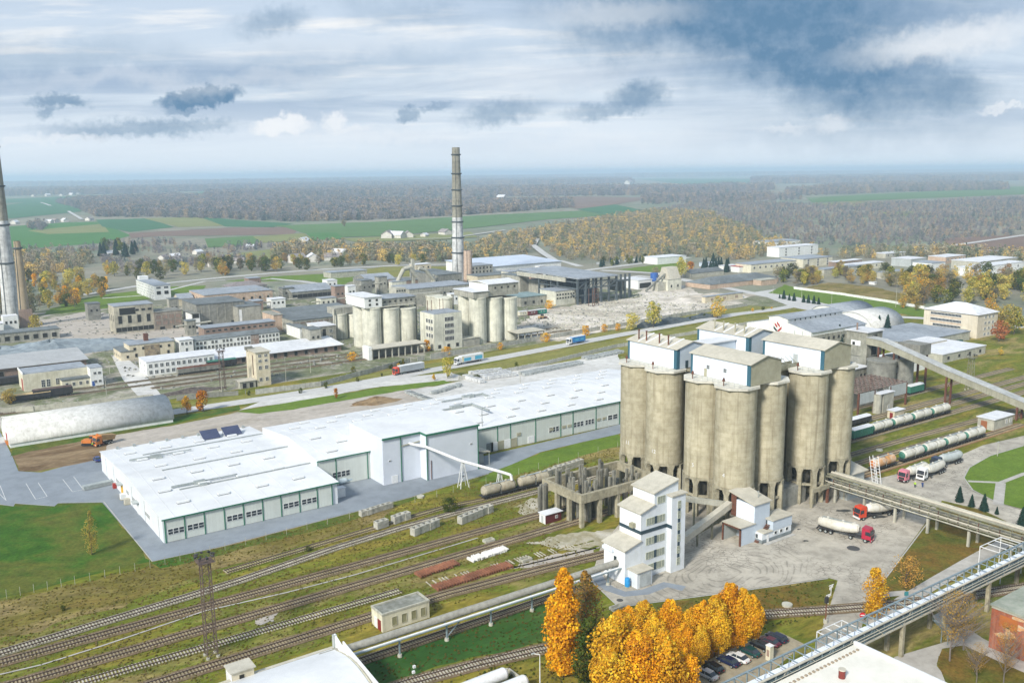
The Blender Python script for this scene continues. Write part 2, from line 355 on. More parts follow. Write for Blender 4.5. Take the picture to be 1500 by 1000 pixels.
# ---------------------------------------------------------------- ground
g_far = ground_mat('far_land', [(.20, .205, .15), (.25, .235, .18), (.16, .19, .13), (.27, .25, .2)], .0022, .02, .25)
g_yard = ground_mat('yard_grass', [(.155, .145, .014), (.225, .18, .032), (.11, .135, .014), (.26, .205, .075), (.18, .165, .018)], .05, .9, .42, .4)
g_plant = ground_mat('plant_dirt', [(.20, .195, .14), (.30, .275, .225), (.13, .15, .07), (.36, .33, .28), (.17, .17, .11)], .03, .5, .35)
g_lawn = ground_mat('lawn', [(.024, .085, .009), (.045, .11, .012), (.11, .12, .022), (.028, .09, .010)], .05, 1.2, .34)
g_lawn2 = ground_mat('lawn_bright', [(.095, .165, .02), (.125, .19, .026), (.085, .15, .018)], .05, 1.2, .2)
g_lawn3 = ground_mat('lawn_leafy', [(.06, .095, .014), (.11, .11, .02), (.16, .10, .022), (.07, .10, .016)], .09, 1.5, .35)
g_bank = ground_mat('embankment_grass', [(.022, .075, .014), (.04, .10, .018), (.085, .10, .025)], .05, 1.2, .28, .4)  # dark green grass below the pipeline
g_dry = ground_mat('dry_grass', [(.22, .155, .045), (.145, .125, .026), (.25, .19, .08), (.10, .11, .02)], .06, 1.0, .4, .45)
g_soil = ground_mat('bare_soil', [(.18, .11, .055), (.26, .19, .11), (.13, .08, .04), (.30, .235, .15)], .08, .8, .3, .4)
g_gravel = ground_mat('gravel', [(.36, .32, .26), (.42, .38, .33), (.30, .265, .2)], .06, 1.0, .22, .4)
g_rubble = ground_mat('rubble', [(.54, .48, .40), (.62, .57, .50), (.40, .36, .29), (.58, .50, .41)], .03, .35, .28)
g_weed = ground_mat('weedy_strip', [(.16, .18, .035), (.21, .20, .055), (.12, .15, .03)], .05, .8, .3, .5)
g_leaf = ground_mat('leaf_litter', [(.45, .19, .02), (.30, .13, .02), (.17, .11, .03)], .2, 2.0, .35)
g_dust = ground_mat('cement_dust', [(.50, .47, .39), (.30, .27, .17), (.54, .51, .44)], .1, 1.0, .15)
def flat(name, pts, m, z, kind='structure'):
    mb = MB(); n = len(pts)
    if sum(pts[i][0] * pts[(i + 1) % n][1] - pts[(i + 1) % n][0] * pts[i][1] for i in range(n)) < 0: pts = pts[::-1]
    mb.add([(p[0], p[1], z) for p in pts], [tuple(range(n))]); return tag(mb.build(name, m), kind=kind)
def patch(name, px, m, z, jit=0.0, step=3.0):
    w = [G(*p) for p in px]; out = []
    for i in range(len(w)):
        a, b = Vector(w[i]), Vector(w[(i + 1) % len(w)]); k = max(1, int((b - a).length / step)) if jit else 1
        if k > 60: k = 60
        nrm = Vector((-(b - a).y, (b - a).x)).normalized() if (b - a).length > 0 else Vector((0, 0)); o = 0
        for j in range(k):
            p = a.lerp(b, j / k)
            if jit and j: o = o * .6 + random.uniform(-jit, jit); p = p + nrm * o
            out.append((p.x, p.y))
    return flat(name, out, m, z)
def strip(name, pts, w, m, z, px=True):
    p = [Vector(G(*q)) if px else Vector(q) for q in pts]; L, R = [], []
    for i in range(len(p)):
        d = (p[min(i + 1, len(p) - 1)] - p[max(i - 1, 0)]).normalized(); nn = Vector((-d.y, d.x)) * w / 2
        L.append(p[i] + nn); R.append(p[i] - nn)
    mb = MB(); k = len(p); mb.add([(q.x, q.y, z) for q in R] + [(q.x, q.y, z) for q in L], [(i, i + 1, k + i + 1, k + i) for i in range(k - 1)])
    return tag(mb.build(name, m), kind='structure')
gb = MB(); R_ = 60000
gb.add([(-R_, -R_, 0), (R_, -R_, 0), (R_, R_, 0), (-R_, R_, 0)], [(0, 1, 2, 3)]); struct('terrain', gb, g_far)
flat('ground', [(-260, -60), (560, -60), (560, 400), (-260, 372)], g_yard, .02)
flat('ground', [(-300, 371), (560, 396), (520, 470), (455, 560), (300, 640), (100, 700), (-300, 700)], g_plant, .03)
patch('lawn', [(-200, 745), (20, 738), (152, 734), (224, 822), (150, 838), (60, 862), (0, 876), (-200, 925)], g_lawn, .05, .7)
patch('dry_grass', [(-100, 905), (0, 880), (90, 858), (225, 826), (420, 775), (600, 735), (560, 760), (330, 830), (180, 890), (60, 925), (-100, 960)], g_dry, .045, 1.2)
patch('grass_verge', [(222, 824), (330, 800), (600, 729), (640, 720), (560, 748), (330, 812), (235, 832)], g_lawn, .055, .5)
patch('lawn', [(716, 694), (792, 663), (905, 636), (915, 650), (850, 668), (740, 702), (700, 705)], g_lawn2, .055, .6)
patch('asphalt_yard', [(-200, 650), (0, 632), (18, 668), (27, 690), (60, 692), (150, 668), (240, 790), (470, 740), (495, 700), (560, 700), (700, 670), (905, 622), (1000, 600),
      (1000, 612), (900, 637), (850, 648), (792, 662), (750, 680), (716, 693), (600, 728), (324, 800), (223, 822), (150, 736), (85, 737), (80, 741), (22, 737), (20, 741), (0, 739), (-200, 746)], asphalt, .07)
patch('soil', [(18, 668), (60, 656), (125, 644), (160, 650), (145, 673), (55, 690), (28, 690)], g_soil, .08, .5)
patch('gravel_yard', [(125, 644), (250, 624), (345, 604), (480, 580), (585, 566), (640, 566), (660, 585), (400, 632), (150, 664)], g_gravel, .06, .6)
patch('grass_strip', [(15, 668), (22, 655), (250, 612), (350, 594), (352, 600), (250, 622), (125, 645), (30, 664)], g_lawn, .085, .5)
patch('grass_strip', [(345, 603), (420, 590), (560, 567), (650, 557), (660, 561), (600, 570), (430, 600), (380, 606)], g_lawn2, .085, .4)
patch('slab_apron', [(350, 601), (390, 586), (590, 553), (660, 545), (690, 556), (640, 560), (560, 566), (420, 590)], slab_m, .075, .6)
patch('concrete_apron', [(598, 573), (665, 560), (740, 545), (905, 517), (915, 545), (700, 580), (640, 590)], slab_m, .09, .4)
patch('weedy_grass', [(655, 548), (760, 522), (900, 498), (1010, 478), (1100, 462), (1160, 456), (1100, 480), (915, 518), (740, 547), (690, 558)], g_weed, .065, .9)
patch('verge', [(-100, 640), (240, 595), (400, 572), (600, 538), (900, 483), (1100, 447), (1100, 455), (900, 492), (600, 550), (400, 585), (240, 607), (-100, 660)], g_weed, .05, .5)
MAIN = [(-120, 668), (0, 645), (60, 633), (250, 604), (400, 582), (500, 566), (600, 548), (700, 530), (800, 511), (900, 492), (1000, 474), (1080, 460), (1130, 454), (1170, 447)]
strip('road', MAIN, 8.5, road_m, .10)
strip('road', [(930, 404), (1005, 411), (1060, 421), (1110, 431), (1165, 441), (1215, 452), (1262, 462), (1352, 466), (1500, 480)], 9, road_m, .11)
patch('road_junction', [(1105, 428), (1160, 420), (1175, 432), (1215, 444), (1225, 454), (1185, 455), (1160, 450)], road_m, .12, 0)
patch('lawn', [(1125, 429), (1150, 417), (1165, 421), (1300, 443), (1354, 454), (1354, 465), (1290, 455), (1215, 446), (1165, 435)], g_lawn2, .13, .6)
strip('road', [(1160, 420), (1230, 430), (1300, 441), (1352, 450), (1500, 466)], 5, road_m, .12)
strip('road', [(120, 432), (200, 419), (330, 406), (400, 400), (480, 394), (600, 388), (760, 386), (822, 382), (850, 390)], 8, road_m, .1)
strip('road', [(840, 398), (905, 390), (960, 383), (1010, 377)], 8, road_m, .1)
strip('road', [(880, 396), (960, 400), (1010, 411)], 8, road_m, .105)
strip('road', [(150, 437), (220, 432), (300, 412), (330, 410)], 4, road_m, .1)
strip('road', [(395, 408), (440, 412), (500, 420)], 6, road_m, .1)
patch('lawn', [(60, 462), (100, 440), (150, 432), (250, 420), (300, 418), (300, 428), (200, 440), (140, 455)], g_lawn2, .08, 1.5)
patch('lawn', [(330, 412), (395, 405), (480, 401), (540, 402), (500, 418), (440, 410), (400, 412)], g_lawn2, .09, 1)
patch('meadow', [(470, 403), (560, 391), (668, 390), (668, 400), (600, 405), (560, 406)], g_weed, .09, 1)
patch('lawn', [(905, 395), (1000, 383), (1010, 388), (960, 399)], g_lawn2, .09, 1)
patch('meadow', [(1165, 423), (1215, 414), (1280, 420), (1350, 438), (1352, 449), (1300, 440)], g_dry, .09, 1.5)
patch('concrete_road', [(163, 520), (185, 524), (205, 540), (252, 598), (222, 602), (180, 556)], slab_m, .09)
patch('rubble_ground', [(760, 475), (800, 452), (930, 437), (950, 415), (1000, 418), (1030, 430), (1095, 446), (1000, 466), (900, 482), (820, 500), (760, 500)], g_rubble, .06, 2.0)
patch('rubble_ground', [(55, 470), (130, 455), (170, 462), (270, 480), (430, 470), (330, 490), (180, 505), (130, 520), (60, 510)], g_gravel, .06, 2.0)
patch('scrub', [(900, 488), (1000, 462), (1090, 448), (1165, 450), (1090, 456), (1000, 472), (915, 492)], g_weed, .07, 1.0)
patch('yard', [(865, 850), (906, 888), (1080, 865), (1213, 846), (1227, 850), (1212, 900), (1190, 960), (1250, 960), (1266, 905), (1290, 855), (1362, 757), (1380, 733), (1440, 747), (1500, 776), (1600, 805), (1600, 775), (1500, 748),
      (1462, 737), (1425, 718), (1412, 700), (1420, 685), (1450, 668), (1500, 652), (1600, 625), (1600, 610), (1500, 638), (1440, 652), (1395, 672), (1330, 690), (1290, 700), (1240, 690), (1150, 690), (1000, 720), (930, 740), (880, 800)], yard_con, .07)
patch('lawn', [(1412, 700), (1420, 685), (1450, 668), (1500, 653), (1620, 622), (1620, 778), (1500, 746), (1462, 736), (1425, 717)], g_lawn2, .11)
patch('lawn', [(1364, 760), (1382, 735), (1440, 748), (1500, 777), (1600, 806), (1600, 850), (1480, 802), (1400, 850), (1320, 880), (1262, 900), (1290, 857)], g_lawn3, .09, .2)
strip('path', [(1418, 705), (1466, 707), (1500, 694), (1540, 683)], 1.6, path_m, .13)
strip('path', [(1466, 707), (1462, 740)], 2.6, path_m, .135)
strip('path', [(1470, 796), (1420, 824), (1375, 850), (1325, 880), (1275, 915)], 3.6, path_m, .12)
strip('path', [(1330, 868), (1285, 872)], 2.2, path_m, .125)
patch('lawn', [(906, 891), (1080, 868), (1224, 850), (1208, 895), (1110, 912), (1000, 935), (900, 960), (880, 940)], g_lawn3, .06, .3)
patch('embankment', [(520, 975), (600, 942), (720, 905), (840, 868), (880, 880), (860, 915), (800, 938), (640, 975), (560, 1010), (480, 1010)], g_bank, .05, .8)
patch('parking_lot', [(1005, 985), (1060, 955), (1120, 929), (1143, 926), (1178, 943), (1110, 1000), (1040, 1040), (960, 1040)], mat('parking_gravel', (.33, .285, .195), (.26, .22, .15), .8, .08, .12), .075)
patch('leaf_litter', [(900, 1010), (960, 950), (1060, 925), (1112, 930), (1060, 956), (1005, 986), (960, 1040), (900, 1040)], g_leaf, .07, .5)
patch('paving', [(1290, 1010), (1310, 962), (1392, 938), (1366, 902), (1380, 894), (1440, 935), (1500, 965), (1600, 1000), (1500, 990), (1400, 985), (1375, 960), (1372, 975), (1400, 1010)], path_m, .08)
patch('lawn', [(1372, 972), (1380, 950), (1412, 945), (1500, 985), (1600, 1040), (1400, 1040)], g_lawn3, .09, .2)
patch('cement_spill', [(752, 742), (790, 728), (800, 748), (770, 755)], g_dust, .06, .8, 1)
patch('cement_spill', [(780, 777), (810, 765), (840, 770), (800, 782)], g_dust, .075, .5, 1)
patch('cement_spill', [(770, 795), (800, 788), (840, 780), (905, 776), (880, 800), (820, 806)], g_dust, .06, .8, 1)
patch('cement_spill', [(735, 835), (800, 815), (880, 800), (870, 812), (800, 830)], g_gravel, .058, .8, 1)
patch('gravel_patch', [(372, 905), (410, 895), (402, 910), (378, 916)], g_gravel, .058, .5, 1)
# far fields: (outline in the photograph, colour)
FIELD = {}
def fm(c):
    k = 'field_%02x%02x%02x' % tuple(int(x * 255) for x in c)
    if k not in FIELD: FIELD[k] = ground_mat(k, [tuple(x * .92 for x in c), c, tuple(x * 1.08 for x in c)], .004, .05, .1)
    return FIELD[k]
GR, TL, OL, PB, PG = (.065, .17, .045), (.05, .145, .065), (.20, .215, .085), (.19, .135, .105), (.095, .175, .06)
for i, (c, pts) in enumerate([
    (GR, [(10, 332), (95, 326), (145, 325), (192, 345), (150, 356), (20, 366), (-80, 366), (-80, 340)]), (OL, [(40, 338), (150, 328), (160, 340), (70, 343)]),
    (TL, [(140, 322), (218, 320), (255, 333), (190, 340), (150, 332)]), (OL, [(210, 320), (290, 318), (330, 331), (262, 333)]), (TL, [(290, 317), (340, 322), (430, 328), (400, 333), (330, 332)]),
    (PB, [(188, 342), (330, 334), (440, 333), (430, 344), (240, 346), (192, 349)]), (PG, [(300, 350), (372, 346), (385, 358), (305, 363)]), (OL, [(370, 347), (445, 342), (460, 352), (385, 356)]),
    (PG, [(400, 331), (560, 325), (700, 316), (870, 308), (905, 315), (800, 322), (705, 333), (570, 346), (490, 348), (445, 342), (420, 334)]), (GR, [(448, 342), (492, 341), (506, 350), (460, 353)]),
    (OL, [(500, 350), (600, 345), (690, 340), (700, 348), (640, 352), (520, 355)]), (TL, [(0, 302), (75, 291), (108, 300), (120, 310), (20, 320), (-60, 320)]), (TL, [(0, 292), (100, 288), (280, 283), (320, 277), (420, 279), (200, 290), (60, 296), (0, 298)]),
    (TL, [(310, 299), (440, 296), (500, 291), (600, 288), (600, 293), (500, 297), (330, 303)]), (TL, [(380, 277), (600, 270), (640, 274), (500, 278)]), (PG, [(1180, 290), (1300, 284), (1500, 273), (1620, 266), (1620, 280), (1500, 285), (1350, 291), (1190, 297)]),
    (PB, [(720, 291), (850, 288), (960, 290), (900, 300), (860, 310), (820, 300)]), (TL, [(845, 307), (900, 300), (940, 308), (900, 318)]), (OL, [(300, 378), (400, 366), (470, 370), (380, 384), (310, 386)]), (TL, [(930, 262), (1110, 262), (1180, 268), (1000, 270)]),
    (PB, [(1380, 350), (1500, 345), (1600, 345), (1600, 372), (1400, 372)]), (OL, [(1190, 300), (1250, 295), (1300, 297), (1260, 304)]), (OL, [(1030, 327), (1095, 325), (1090, 331), (1040, 332)]), (OL, [(1290, 312), (1350, 310), (1345, 316), (1300, 317)])]):
    patch('field', pts, fm(c), .2 + .05 * i)
for pts, w in [([(1340, 372), (1390, 362), (1440, 355), (1500, 346), (1600, 336)], 9), ([(1410, 366), (1470, 370), (1600, 374)], 7), ([(780, 360), (790, 343)], 10), ([(780, 360), (795, 372), (812, 383)], 8), ([(60, 297), (75, 302)], 8), ([(100, 310), (120, 322)], 8),
               ([(600, 352), (660, 350), (700, 344), (740, 338)], 6), ([(1100, 297), (1130, 293), (1200, 291)], 9), ([(900, 284), (960, 281), (1110, 279)], 14)]:
    strip('farm_track', pts, w, road_m, 1.6)
# ---------------------------------------------------------------- railway tracks
def resample(pts, st):
    P_ = [Vector(p) for p in pts]; out = []; acc = 0.0
    for a, b in zip(P_, P_[1:]):
        L = (b - a).length; d = (b - a) / L; t = acc
        while t < L: out.append((a + d * t, d)); t += st
        acc = t - L
    return out
def track(pts, sl=sleeper_m, bl=ballast, bw=4.2, skip=None, rails=True, every=.62):
    bed = strip('railway_track', pts, bw, bl, .14, False)
    if rails:
        for s_ in (-.76, .76):
            mb = MB(); P_ = [Vector(p) for p in pts]
            for a, b in zip(P_, P_[1:]):
                d = (b - a).normalized(); nn = Vector((-d.y, d.x)) * s_
                mb.beam((a.x + nn.x, a.y + nn.y, .34), (b.x + nn.x, b.y + nn.y, .34), .17)
            mb.build('rail', rail_m, bed)
    mb = MB()
    for p, d in resample(pts, every):
        if skip and random.random() < skip: continue
        nn = Vector((-d.y, d.x)) * 1.35; a = p - nn; b = p + nn; j = random.uniform(.82, 1.1)
        e = d * .14 * j
        mb.add([(a.x - e.x, a.y - e.y, .26), (a.x + e.x, a.y + e.y, .26), (b.x + e.x, b.y + e.y, .26), (b.x - e.x, b.y - e.y, .26),
                (a.x - e.x, a.y - e.y, .1), (a.x + e.x, a.y + e.y, .1), (b.x + e.x, b.y + e.y, .1), (b.x - e.x, b.y - e.y, .1)], [(0, 1, 2, 3), (0, 4, 5, 1), (3, 2, 6, 7), (0, 3, 7, 4), (1, 5, 6, 2)])
    tag(mb.build('sleepers', sl, bed), kind='stuff'); return bed
track([(-60, 188), (12.7, 191.4), (48, 194.3), (60.7, 195.6), (85, 199.6), (105, 201.7), (122, 202.4), (160, 202.6), (260, 203)], sleeper_w, ballast_g, 3.6)
track([(-60, 187.3), (175, 187.6)])
track([(-60, 177.2), (60, 177.6), (120, 178), (175, 178.6)])
track([(-60, 170.8), (24, 170.6), (60, 169.8), (88, 169.4)], sleeper_w, g_yard, 3.0)
track([(93, 168.6), (126, 166.6), (140, 165.6)], sleeper_w, g_yard, .5, .38, False, .8)
track([(-60, 162.5), (76, 162.4), (95, 162), (120, 159.8), (138, 157.6)])
track([(-40, 148), (120, 147.2)], sleeper_m, ballast, 3.2)
track([(30, 138), (71.5, 135.5), (85, 133.5), (97.3, 131), (115, 126), (130, 120.8), (142.7, 115.4), (154.3, 109.1), (170, 101), (190, 93), (215, 84), (240, 76)], sleeper_w)
track([(60, 202), (122, 207.6), (133, 206.3), (190, 206.3)], sleeper_m, g_yard, 3)
track([(220, 192.2), (520, 192.6)], sleeper_m, ballast_g, 4.5)
track([(220, 180), (322, 179.2), (520, 178.6)], sleeper_m, ballast_g)
track([(240, 170.2), (286, 169.4), (351, 166.6), (520, 160)], sleeper_m, ballast_g, 3.6)
track([(225, 163.8), (316, 162.3), (420, 161)], sleeper_m, ballast_g, 3.4)
track([(225, 155.9), (330, 155.4)], sleeper_m, ground_mat('ballast_orange', [(.34, .18, .08), (.25, .15, .08), (.38, .22, .10)], .2, 2.5, .25))
track([(300, 186), (520, 186.8)], sleeper_m, ballast_g)
track([(-120, 424), (130, 426), (200, 425)], sleeper_m, ballast_g)
track([(60, 416), (150, 416.5), (330, 422)], sleeper_m, ballast_g)
track([(95, 408), (200, 408), (330, 412)], sleeper_m, ballast)
track([(-60, 396), (60, 399)], sleeper_m, ballast)
strip('cable_duct', [(0, 988), (60, 974), (150, 946), (300, 895), (420, 868), (520, 842), (620, 812), (700, 788)], .45, path_m, .15)
# ---------------------------------------------------------------- survey helpers
def pxx(x, y, z):
    q = Vector((x, y, z - HC)); return 750 + FPX * q.dot(RT) / q.dot(FW)
def ux(px, v, z):
    lo, hi = -400., 1200.
    for _ in range(40):
        m = (lo + hi) / 2
        if pxx(m, v, z) < px: lo = m
        else: hi = m
    return lo
def vx(px, u, z):
    lo, hi = -200., 1800.
    for _ in range(40):
        m = (lo + hi) / 2
        if pxx(u, m, z) > px: lo = m
        else: hi = m
    return lo
def zat(x, y, py):
    lo, hi = 0., 200.
    for _ in range(40):
        m = (lo + hi) / 2
        if rowof(x, y, m) > py: lo = m
        else: hi = m
    return lo
# ---------------------------------------------------------------- windows
WC = {}
def win_mesh(w, h, nx, ny, face, fr, gl, one):
    k = (round(w, 2), round(h, 2), nx, ny, face, fr.name, gl.name, one)
    if k in WC: return WC[k]
    t = min(.10, w * .055); a, p = MB(), MB()
    def bx(mb, x0, x1, z0, z1, d0, d1):
        if face == 'v': mb.box(x0, x1, -d1, -d0, z0, z1)
        else: mb.box(-d1, -d0, x0, x1, z0, z1)
    bx(a, -w / 2, w / 2, -h / 2, -h / 2 + t, -.05, .10); bx(a, -w / 2, w / 2, h / 2 - t, h / 2, -.05, .10)
    bx(a, -w / 2, -w / 2 + t, -h / 2 + t, h / 2 - t, -.05, .10); bx(a, w / 2 - t, w / 2, -h / 2 + t, h / 2 - t, -.05, .10)
    for i in range(1, nx): bx(a, -w / 2 + w * i / nx - t / 2, -w / 2 + w * i / nx + t / 2, -h / 2 + t, h / 2 - t, -.05, .08)
    for i in range(1, ny): bx(a, -w / 2 + t, w / 2 - t, -h / 2 + h * i / ny - t / 2, -h / 2 + h * i / ny + t / 2, -.05, .075)
    if one:
        a.mt(1); bx(a, -w / 2 + t * .8, w / 2 - t * .8, -h / 2 + t * .8, h / 2 - t * .8, -.04, .02); r = (a.mesh('window', [fr, gl]), None)
    else:
        bx(p, -w / 2 + t * .8, w / 2 - t * .8, -h / 2 + t * .8, h / 2 - t * .8, -.04, .02); r = (a.mesh('window', [fr]), p.mesh('pane', [gl]))
    WC[k] = r; return r
def wins(par, face, plane, cs, zs, w, h, nx=2, ny=1, fr=None, gl=None, one=True, name='window', skip=0.0):
    fr = fr or white_frame; gl = gl or glass
    for z in zs:
        for c in cs:
            if skip and random.random() < skip: continue
            a, p = win_mesh(w, h, nx, ny, face, fr, gl, one); o = bpy.data.objects.new(name, a); COL.objects.link(o); o.parent = par
            off = Vector(par.location) if par.parent is None else Vector((0, 0, 0))
            o.location = Vector((c, plane, z) if face == 'v' else (plane, c, z)) - off
            if p: q = bpy.data.objects.new('pane', p); COL.objects.link(q); q.parent = o
def lin(a, b, n): return [a + (b - a) * (i + .5) / n for i in range(n)]
hole = plain('broken_opening', (.018, .018, .016), .95)
# ---------------------------------------------------------------- the two white warehouses
seam_m = plain('seam_grey', (.62, .63, .63))
def warehouse(name, label, u0, u1, v0, v1, h, rid, cols, back_wall=True):
    t = thing(name, label, 'warehouse', (u0, v0, 0)); vm = (v0 + v1) / 2
    w = MB().ex([(v0 + .3, 0), (v1, 0), (v1, h - .1), (vm, h + rid - .1), (v0 + .3, h - .1)], u0, u1 - .3); w.build('wall', panel_w, t)
    r = MB().ex([(v0 - .25, h), (v0 - .25, h + .18), (vm, h + rid + .18), (v1 + .25, h + .18), (v1 + .25, h), (vm, h + rid)], u0 - .25, u1 + .1)
    roof = r.build('roof', roof_white, t)
    cc = [ux(x, v0, h * .5) for x in cols] if cols[0] > 210 else cols
    for a, b in zip(cc, cc[1:]): MB().box(a + .08, b - .08, v0 + .06, v0 + .3, .15, h - .12).build('wall_panel', panel_rib, t)
    for k in range(int((u1 - u0) / 6)): a = u0 + 3 + k * 6; MB().ex([(v0 - .2, h + .18), (vm, h + rid + .18), (v1 + .2, h + .18), (v1 + .2, h + .25), (vm, h + rid + .25), (v0 - .2, h + .25)], a, a + .09).build('roof_seam', seam_m, roof)
    for a in cc: MB().box(a - .12, a + .12, v0 - .08, v0 + .3, 0, h).build('downpipe', green_trim, t)
    MB().box(u0 - .3, u1 + .1, v0 - .42, v0 - .26, h - .12, h + .2).build('gutter', green_trim, t)
    return t, roof, cc
panel_rib = mat('panel_ribbed', (.60, .635, .585), (.565, .60, .55), .4, .06, .04, rough=.55, joints=(.9, 40, (.80, .80, .80), .5))
tlow, rlow, cl_ = warehouse('warehouse', 'low white warehouse with a yellow door and two solar panels on its roof', 53.1, 100.4, 228.0, 299.3, 6.2, 1.9, [242.3, 271, 300, 329, 357, 385, 412, 439, 465, 486.5])
for i in (0, 1, 3, 4, 6, 7):
    a, b = cl_[i], cl_[i + 1]; c = lin(a + .55, b - .15, 3)
    wins(tlow, 'v', 228.06, c, [2.75], (b - a - .9) / 3, 1.55, 1, 2, one=False)
# gable side of the low warehouse
for a, n in ((241.2, 5), (255.2, 5), (264, 3), (274.5, 5)):
    wins(tlow, 'u', 53.05, [a + i * .95 for i in range(n)], [2.9], .85, 1.1, 1, 2)
for a in (252.2, 270.8):
    MB().box(51.7, 53.08, a, a + 2.6, 3.35, 3.7).build('canopy', panel_grey, tlow)
MB().box(52.95, 53.1, 271, 273.2, 0, 3.3).build('door', plain('yellow_door', (.75, .42, .01)), tlow)
MB().box(52.95, 53.1, 252.4, 254.6, 0, 3.0).build('door', white_p, tlow)
for v in (232, 246, 260, 282, 292): MB().box(53.0, 53.1, v, v + .06, 0, 6.0).build('panel_seam', panel_grey, tlow)
MB().box(52.1, 53.0, 279.2, 280.4, 0, 1.5).build('electric_cabinet', plain('red_cabinet', (.35, .03, .02)), tlow)
thigh, rhigh, ch_ = warehouse('warehouse', 'long high white warehouse running behind the big grey silos', 100.6, 250, 242.3, 286.6, 8.5, 2.2, [466, 492.6, 538.6, 560, 626, 691, 699.4, 728.8, 747.8, 784.6, 821.3, 839.3, 873, 907.5, 935, 960])
MB().box(100.42, 100.59, 242.2, 286.7, 6.2, 8.5).build('gable_flashing', panel_w, thigh)
for x0, x1, n in ((487, 513, 4), (804, 819, 3), (840, 855, 3), (857, 870.5, 3), (890, 905, 2)):
    a, b = ux(x0, 242.3, 3), ux(x1, 242.3, 3); wins(thigh, 'v', 242.35, lin(a, b, n), [3.3], (b - a) / n * .93, 1.8, 1, 2, one=False)
for x in (808, 760, 826, 834, 877, 885): 
    a = ux(x, 242.3, 3); MB().box(a - .8, a + .8, 242.15, 242.35, 3.0 if x > 790 else 3.6, 3.9 if x > 790 else 4.7).build('louvre_vent', panel_tan, thigh)
for x, m_ in ((717.5, 'dark'), (724, 'white'), (733.5, 'tan'), (743, 'white'), (753, 'tan'), (778, 'white')):
    a = ux(x, 242.3, 1.5); MB().box(a - 1.3, a + 1.3, 242.2, 242.36, .2, 3.2 if x != 778 else 2.6).build('gate', {'dark': plain('grey_gate', (.2, .22, .22)), 'white': white_p, 'tan': panel_tan}[m_], thigh)
# skylights and ducts on both roofs
sk = MB(); sk.box(-1.5, 1.5, -.55, .55, 0, .55); sk_me = sk.mesh('skylight', [white_p])
sf = MB(); sf.box(-1.6, 1.6, -.65, .65, -.1, .18); sf_me = sf.mesh('skylight_curb', [plain('skylight_curb', (.25, .27, .28))])
def roofz(v, v0, v1, h, rid): 
    vm = (v0 + v1) / 2; return h + .16 + rid * (1 - abs(v - vm) / ((v1 - v0) / 2))
def skylight(t, u, v, z):
    o = bpy.data.objects.new('skylight', sk_me); COL.objects.link(o); o.parent = t; o.location = Vector((u, v, z)) - Vector(t.location)
    q = bpy.data.objects.new('skylight_curb', sf_me); COL.objects.link(q); q.parent = o
for v in (236, 246, 256, 267, 278, 289):
    for u in (58.5, 69, 79.5, 90) if v != 267 else (63, 74, 85): skylight(tlow, u + (v % 3), v, roofz(v, 228.0, 299.3, 6.2, 1.9))
for i, v in enumerate((247, 253, 259, 269, 275.5, 282)):
    for u in range(107 + (i % 2) * 6, 247, 13):
        if not (v < 262 and 116 < u < 149): skylight(thigh, u, v, roofz(v, 242.3, 286.6, 8.5, 2.2))
def pipe_run(t, pts, r, m, name='roof_pipe'):
    mb = MB()
    for a, b in zip(pts, pts[1:]): mb.tube(a, b, r, n=6)
    mb.build(name, m, t)
duct = mat('duct_metal', (.42, .45, .43), (.3, .33, .32), 1.5, .2, .1, rough=.5, metal=.3)
for v in (245, 262, 284):
    z = roofz(v, 228.0, 299.3, 6.2, 1.9); pipe_run(tlow, [(62, v, z + .25), (99.5, v + .5, z + .25)], .16, duct)
for u, v in ((66.5, 246.5), (63, 278)):
    z = roofz(v, 228.0, 299.3, 6.2, 1.9); mb = MB(); mb.box(u, u + 3, v, v + 1, z, z + 1); mb.box(u - 6, u, v + .3, v + .7, z + .3, z + .8); mb.box(u + 3, u + 12, v + .4, v + .8, z + .4, z + .7); mb.box(u + 1, u + 3, v - 1.8, v - 1.1, z, z + .6)
    mb.build('roof_ventilator', duct, tlow)
for u, v in ((158, 262), (171, 275)):
    z = roofz(v, 242.3, 286.6, 8.5, 2.2); mb = MB(); mb.box(u, u + 4.5, v, v + 1.5, z, z + 1.2); mb.box(u - 9, u, v + .2, v + .6, z + .2, z + .7); mb.box(u + 4.5, u + 9, v + .5, v + 1.1, z + .3, z + .9); mb.box(u + 8.4, u + 9, v - 10, v + 1.1, z + .3, z + .8)
    mb.build('roof_ventilator', duct, thigh)
solar = mat('solar_cell', (.055, .065, .12), (.045, .055, .10), .5, .1, .05, rough=.25, joints=(1.0, 5, (2.5, 2.5, 2.5), .5))
for u in (82, 89):
    z = roofz(290, 228.0, 299.3, 6.2, 1.9); p = MB().add([(u, 289.5, z + .4), (u + 5.6, 289.5, z + .4), (u + 5.6, 293.8, z + 2.3), (u, 293.8, z + 2.3), (u, 289.5, z + .3), (u + 5.6, 289.5, z + .3), (u + 5.6, 293.8, z + 2.2), (u, 293.8, z + 2.2)], [(0, 1, 2, 3), (7, 6, 5, 4), (0, 4, 5, 1), (2, 6, 7, 3), (1, 5, 6, 2), (0, 3, 7, 4)]).build('solar_panel', solar, tlow)
    st = MB()
    for x in (u + .4, u + 5.2): st.beam((x, 293.6, z - .3), (x, 293.6, z + 2.2), .12); st.beam((x, 289.8, z - .2), (x, 289.8, z + .4), .12)
    st.build('panel_stand', duct, p)
for i in range(9): 
    u = 57.5 + i * 5; v = 298; MB().box(u, u + .8, v, v + .8, 6.2, 7.2).build('roof_vent', duct, tlow)
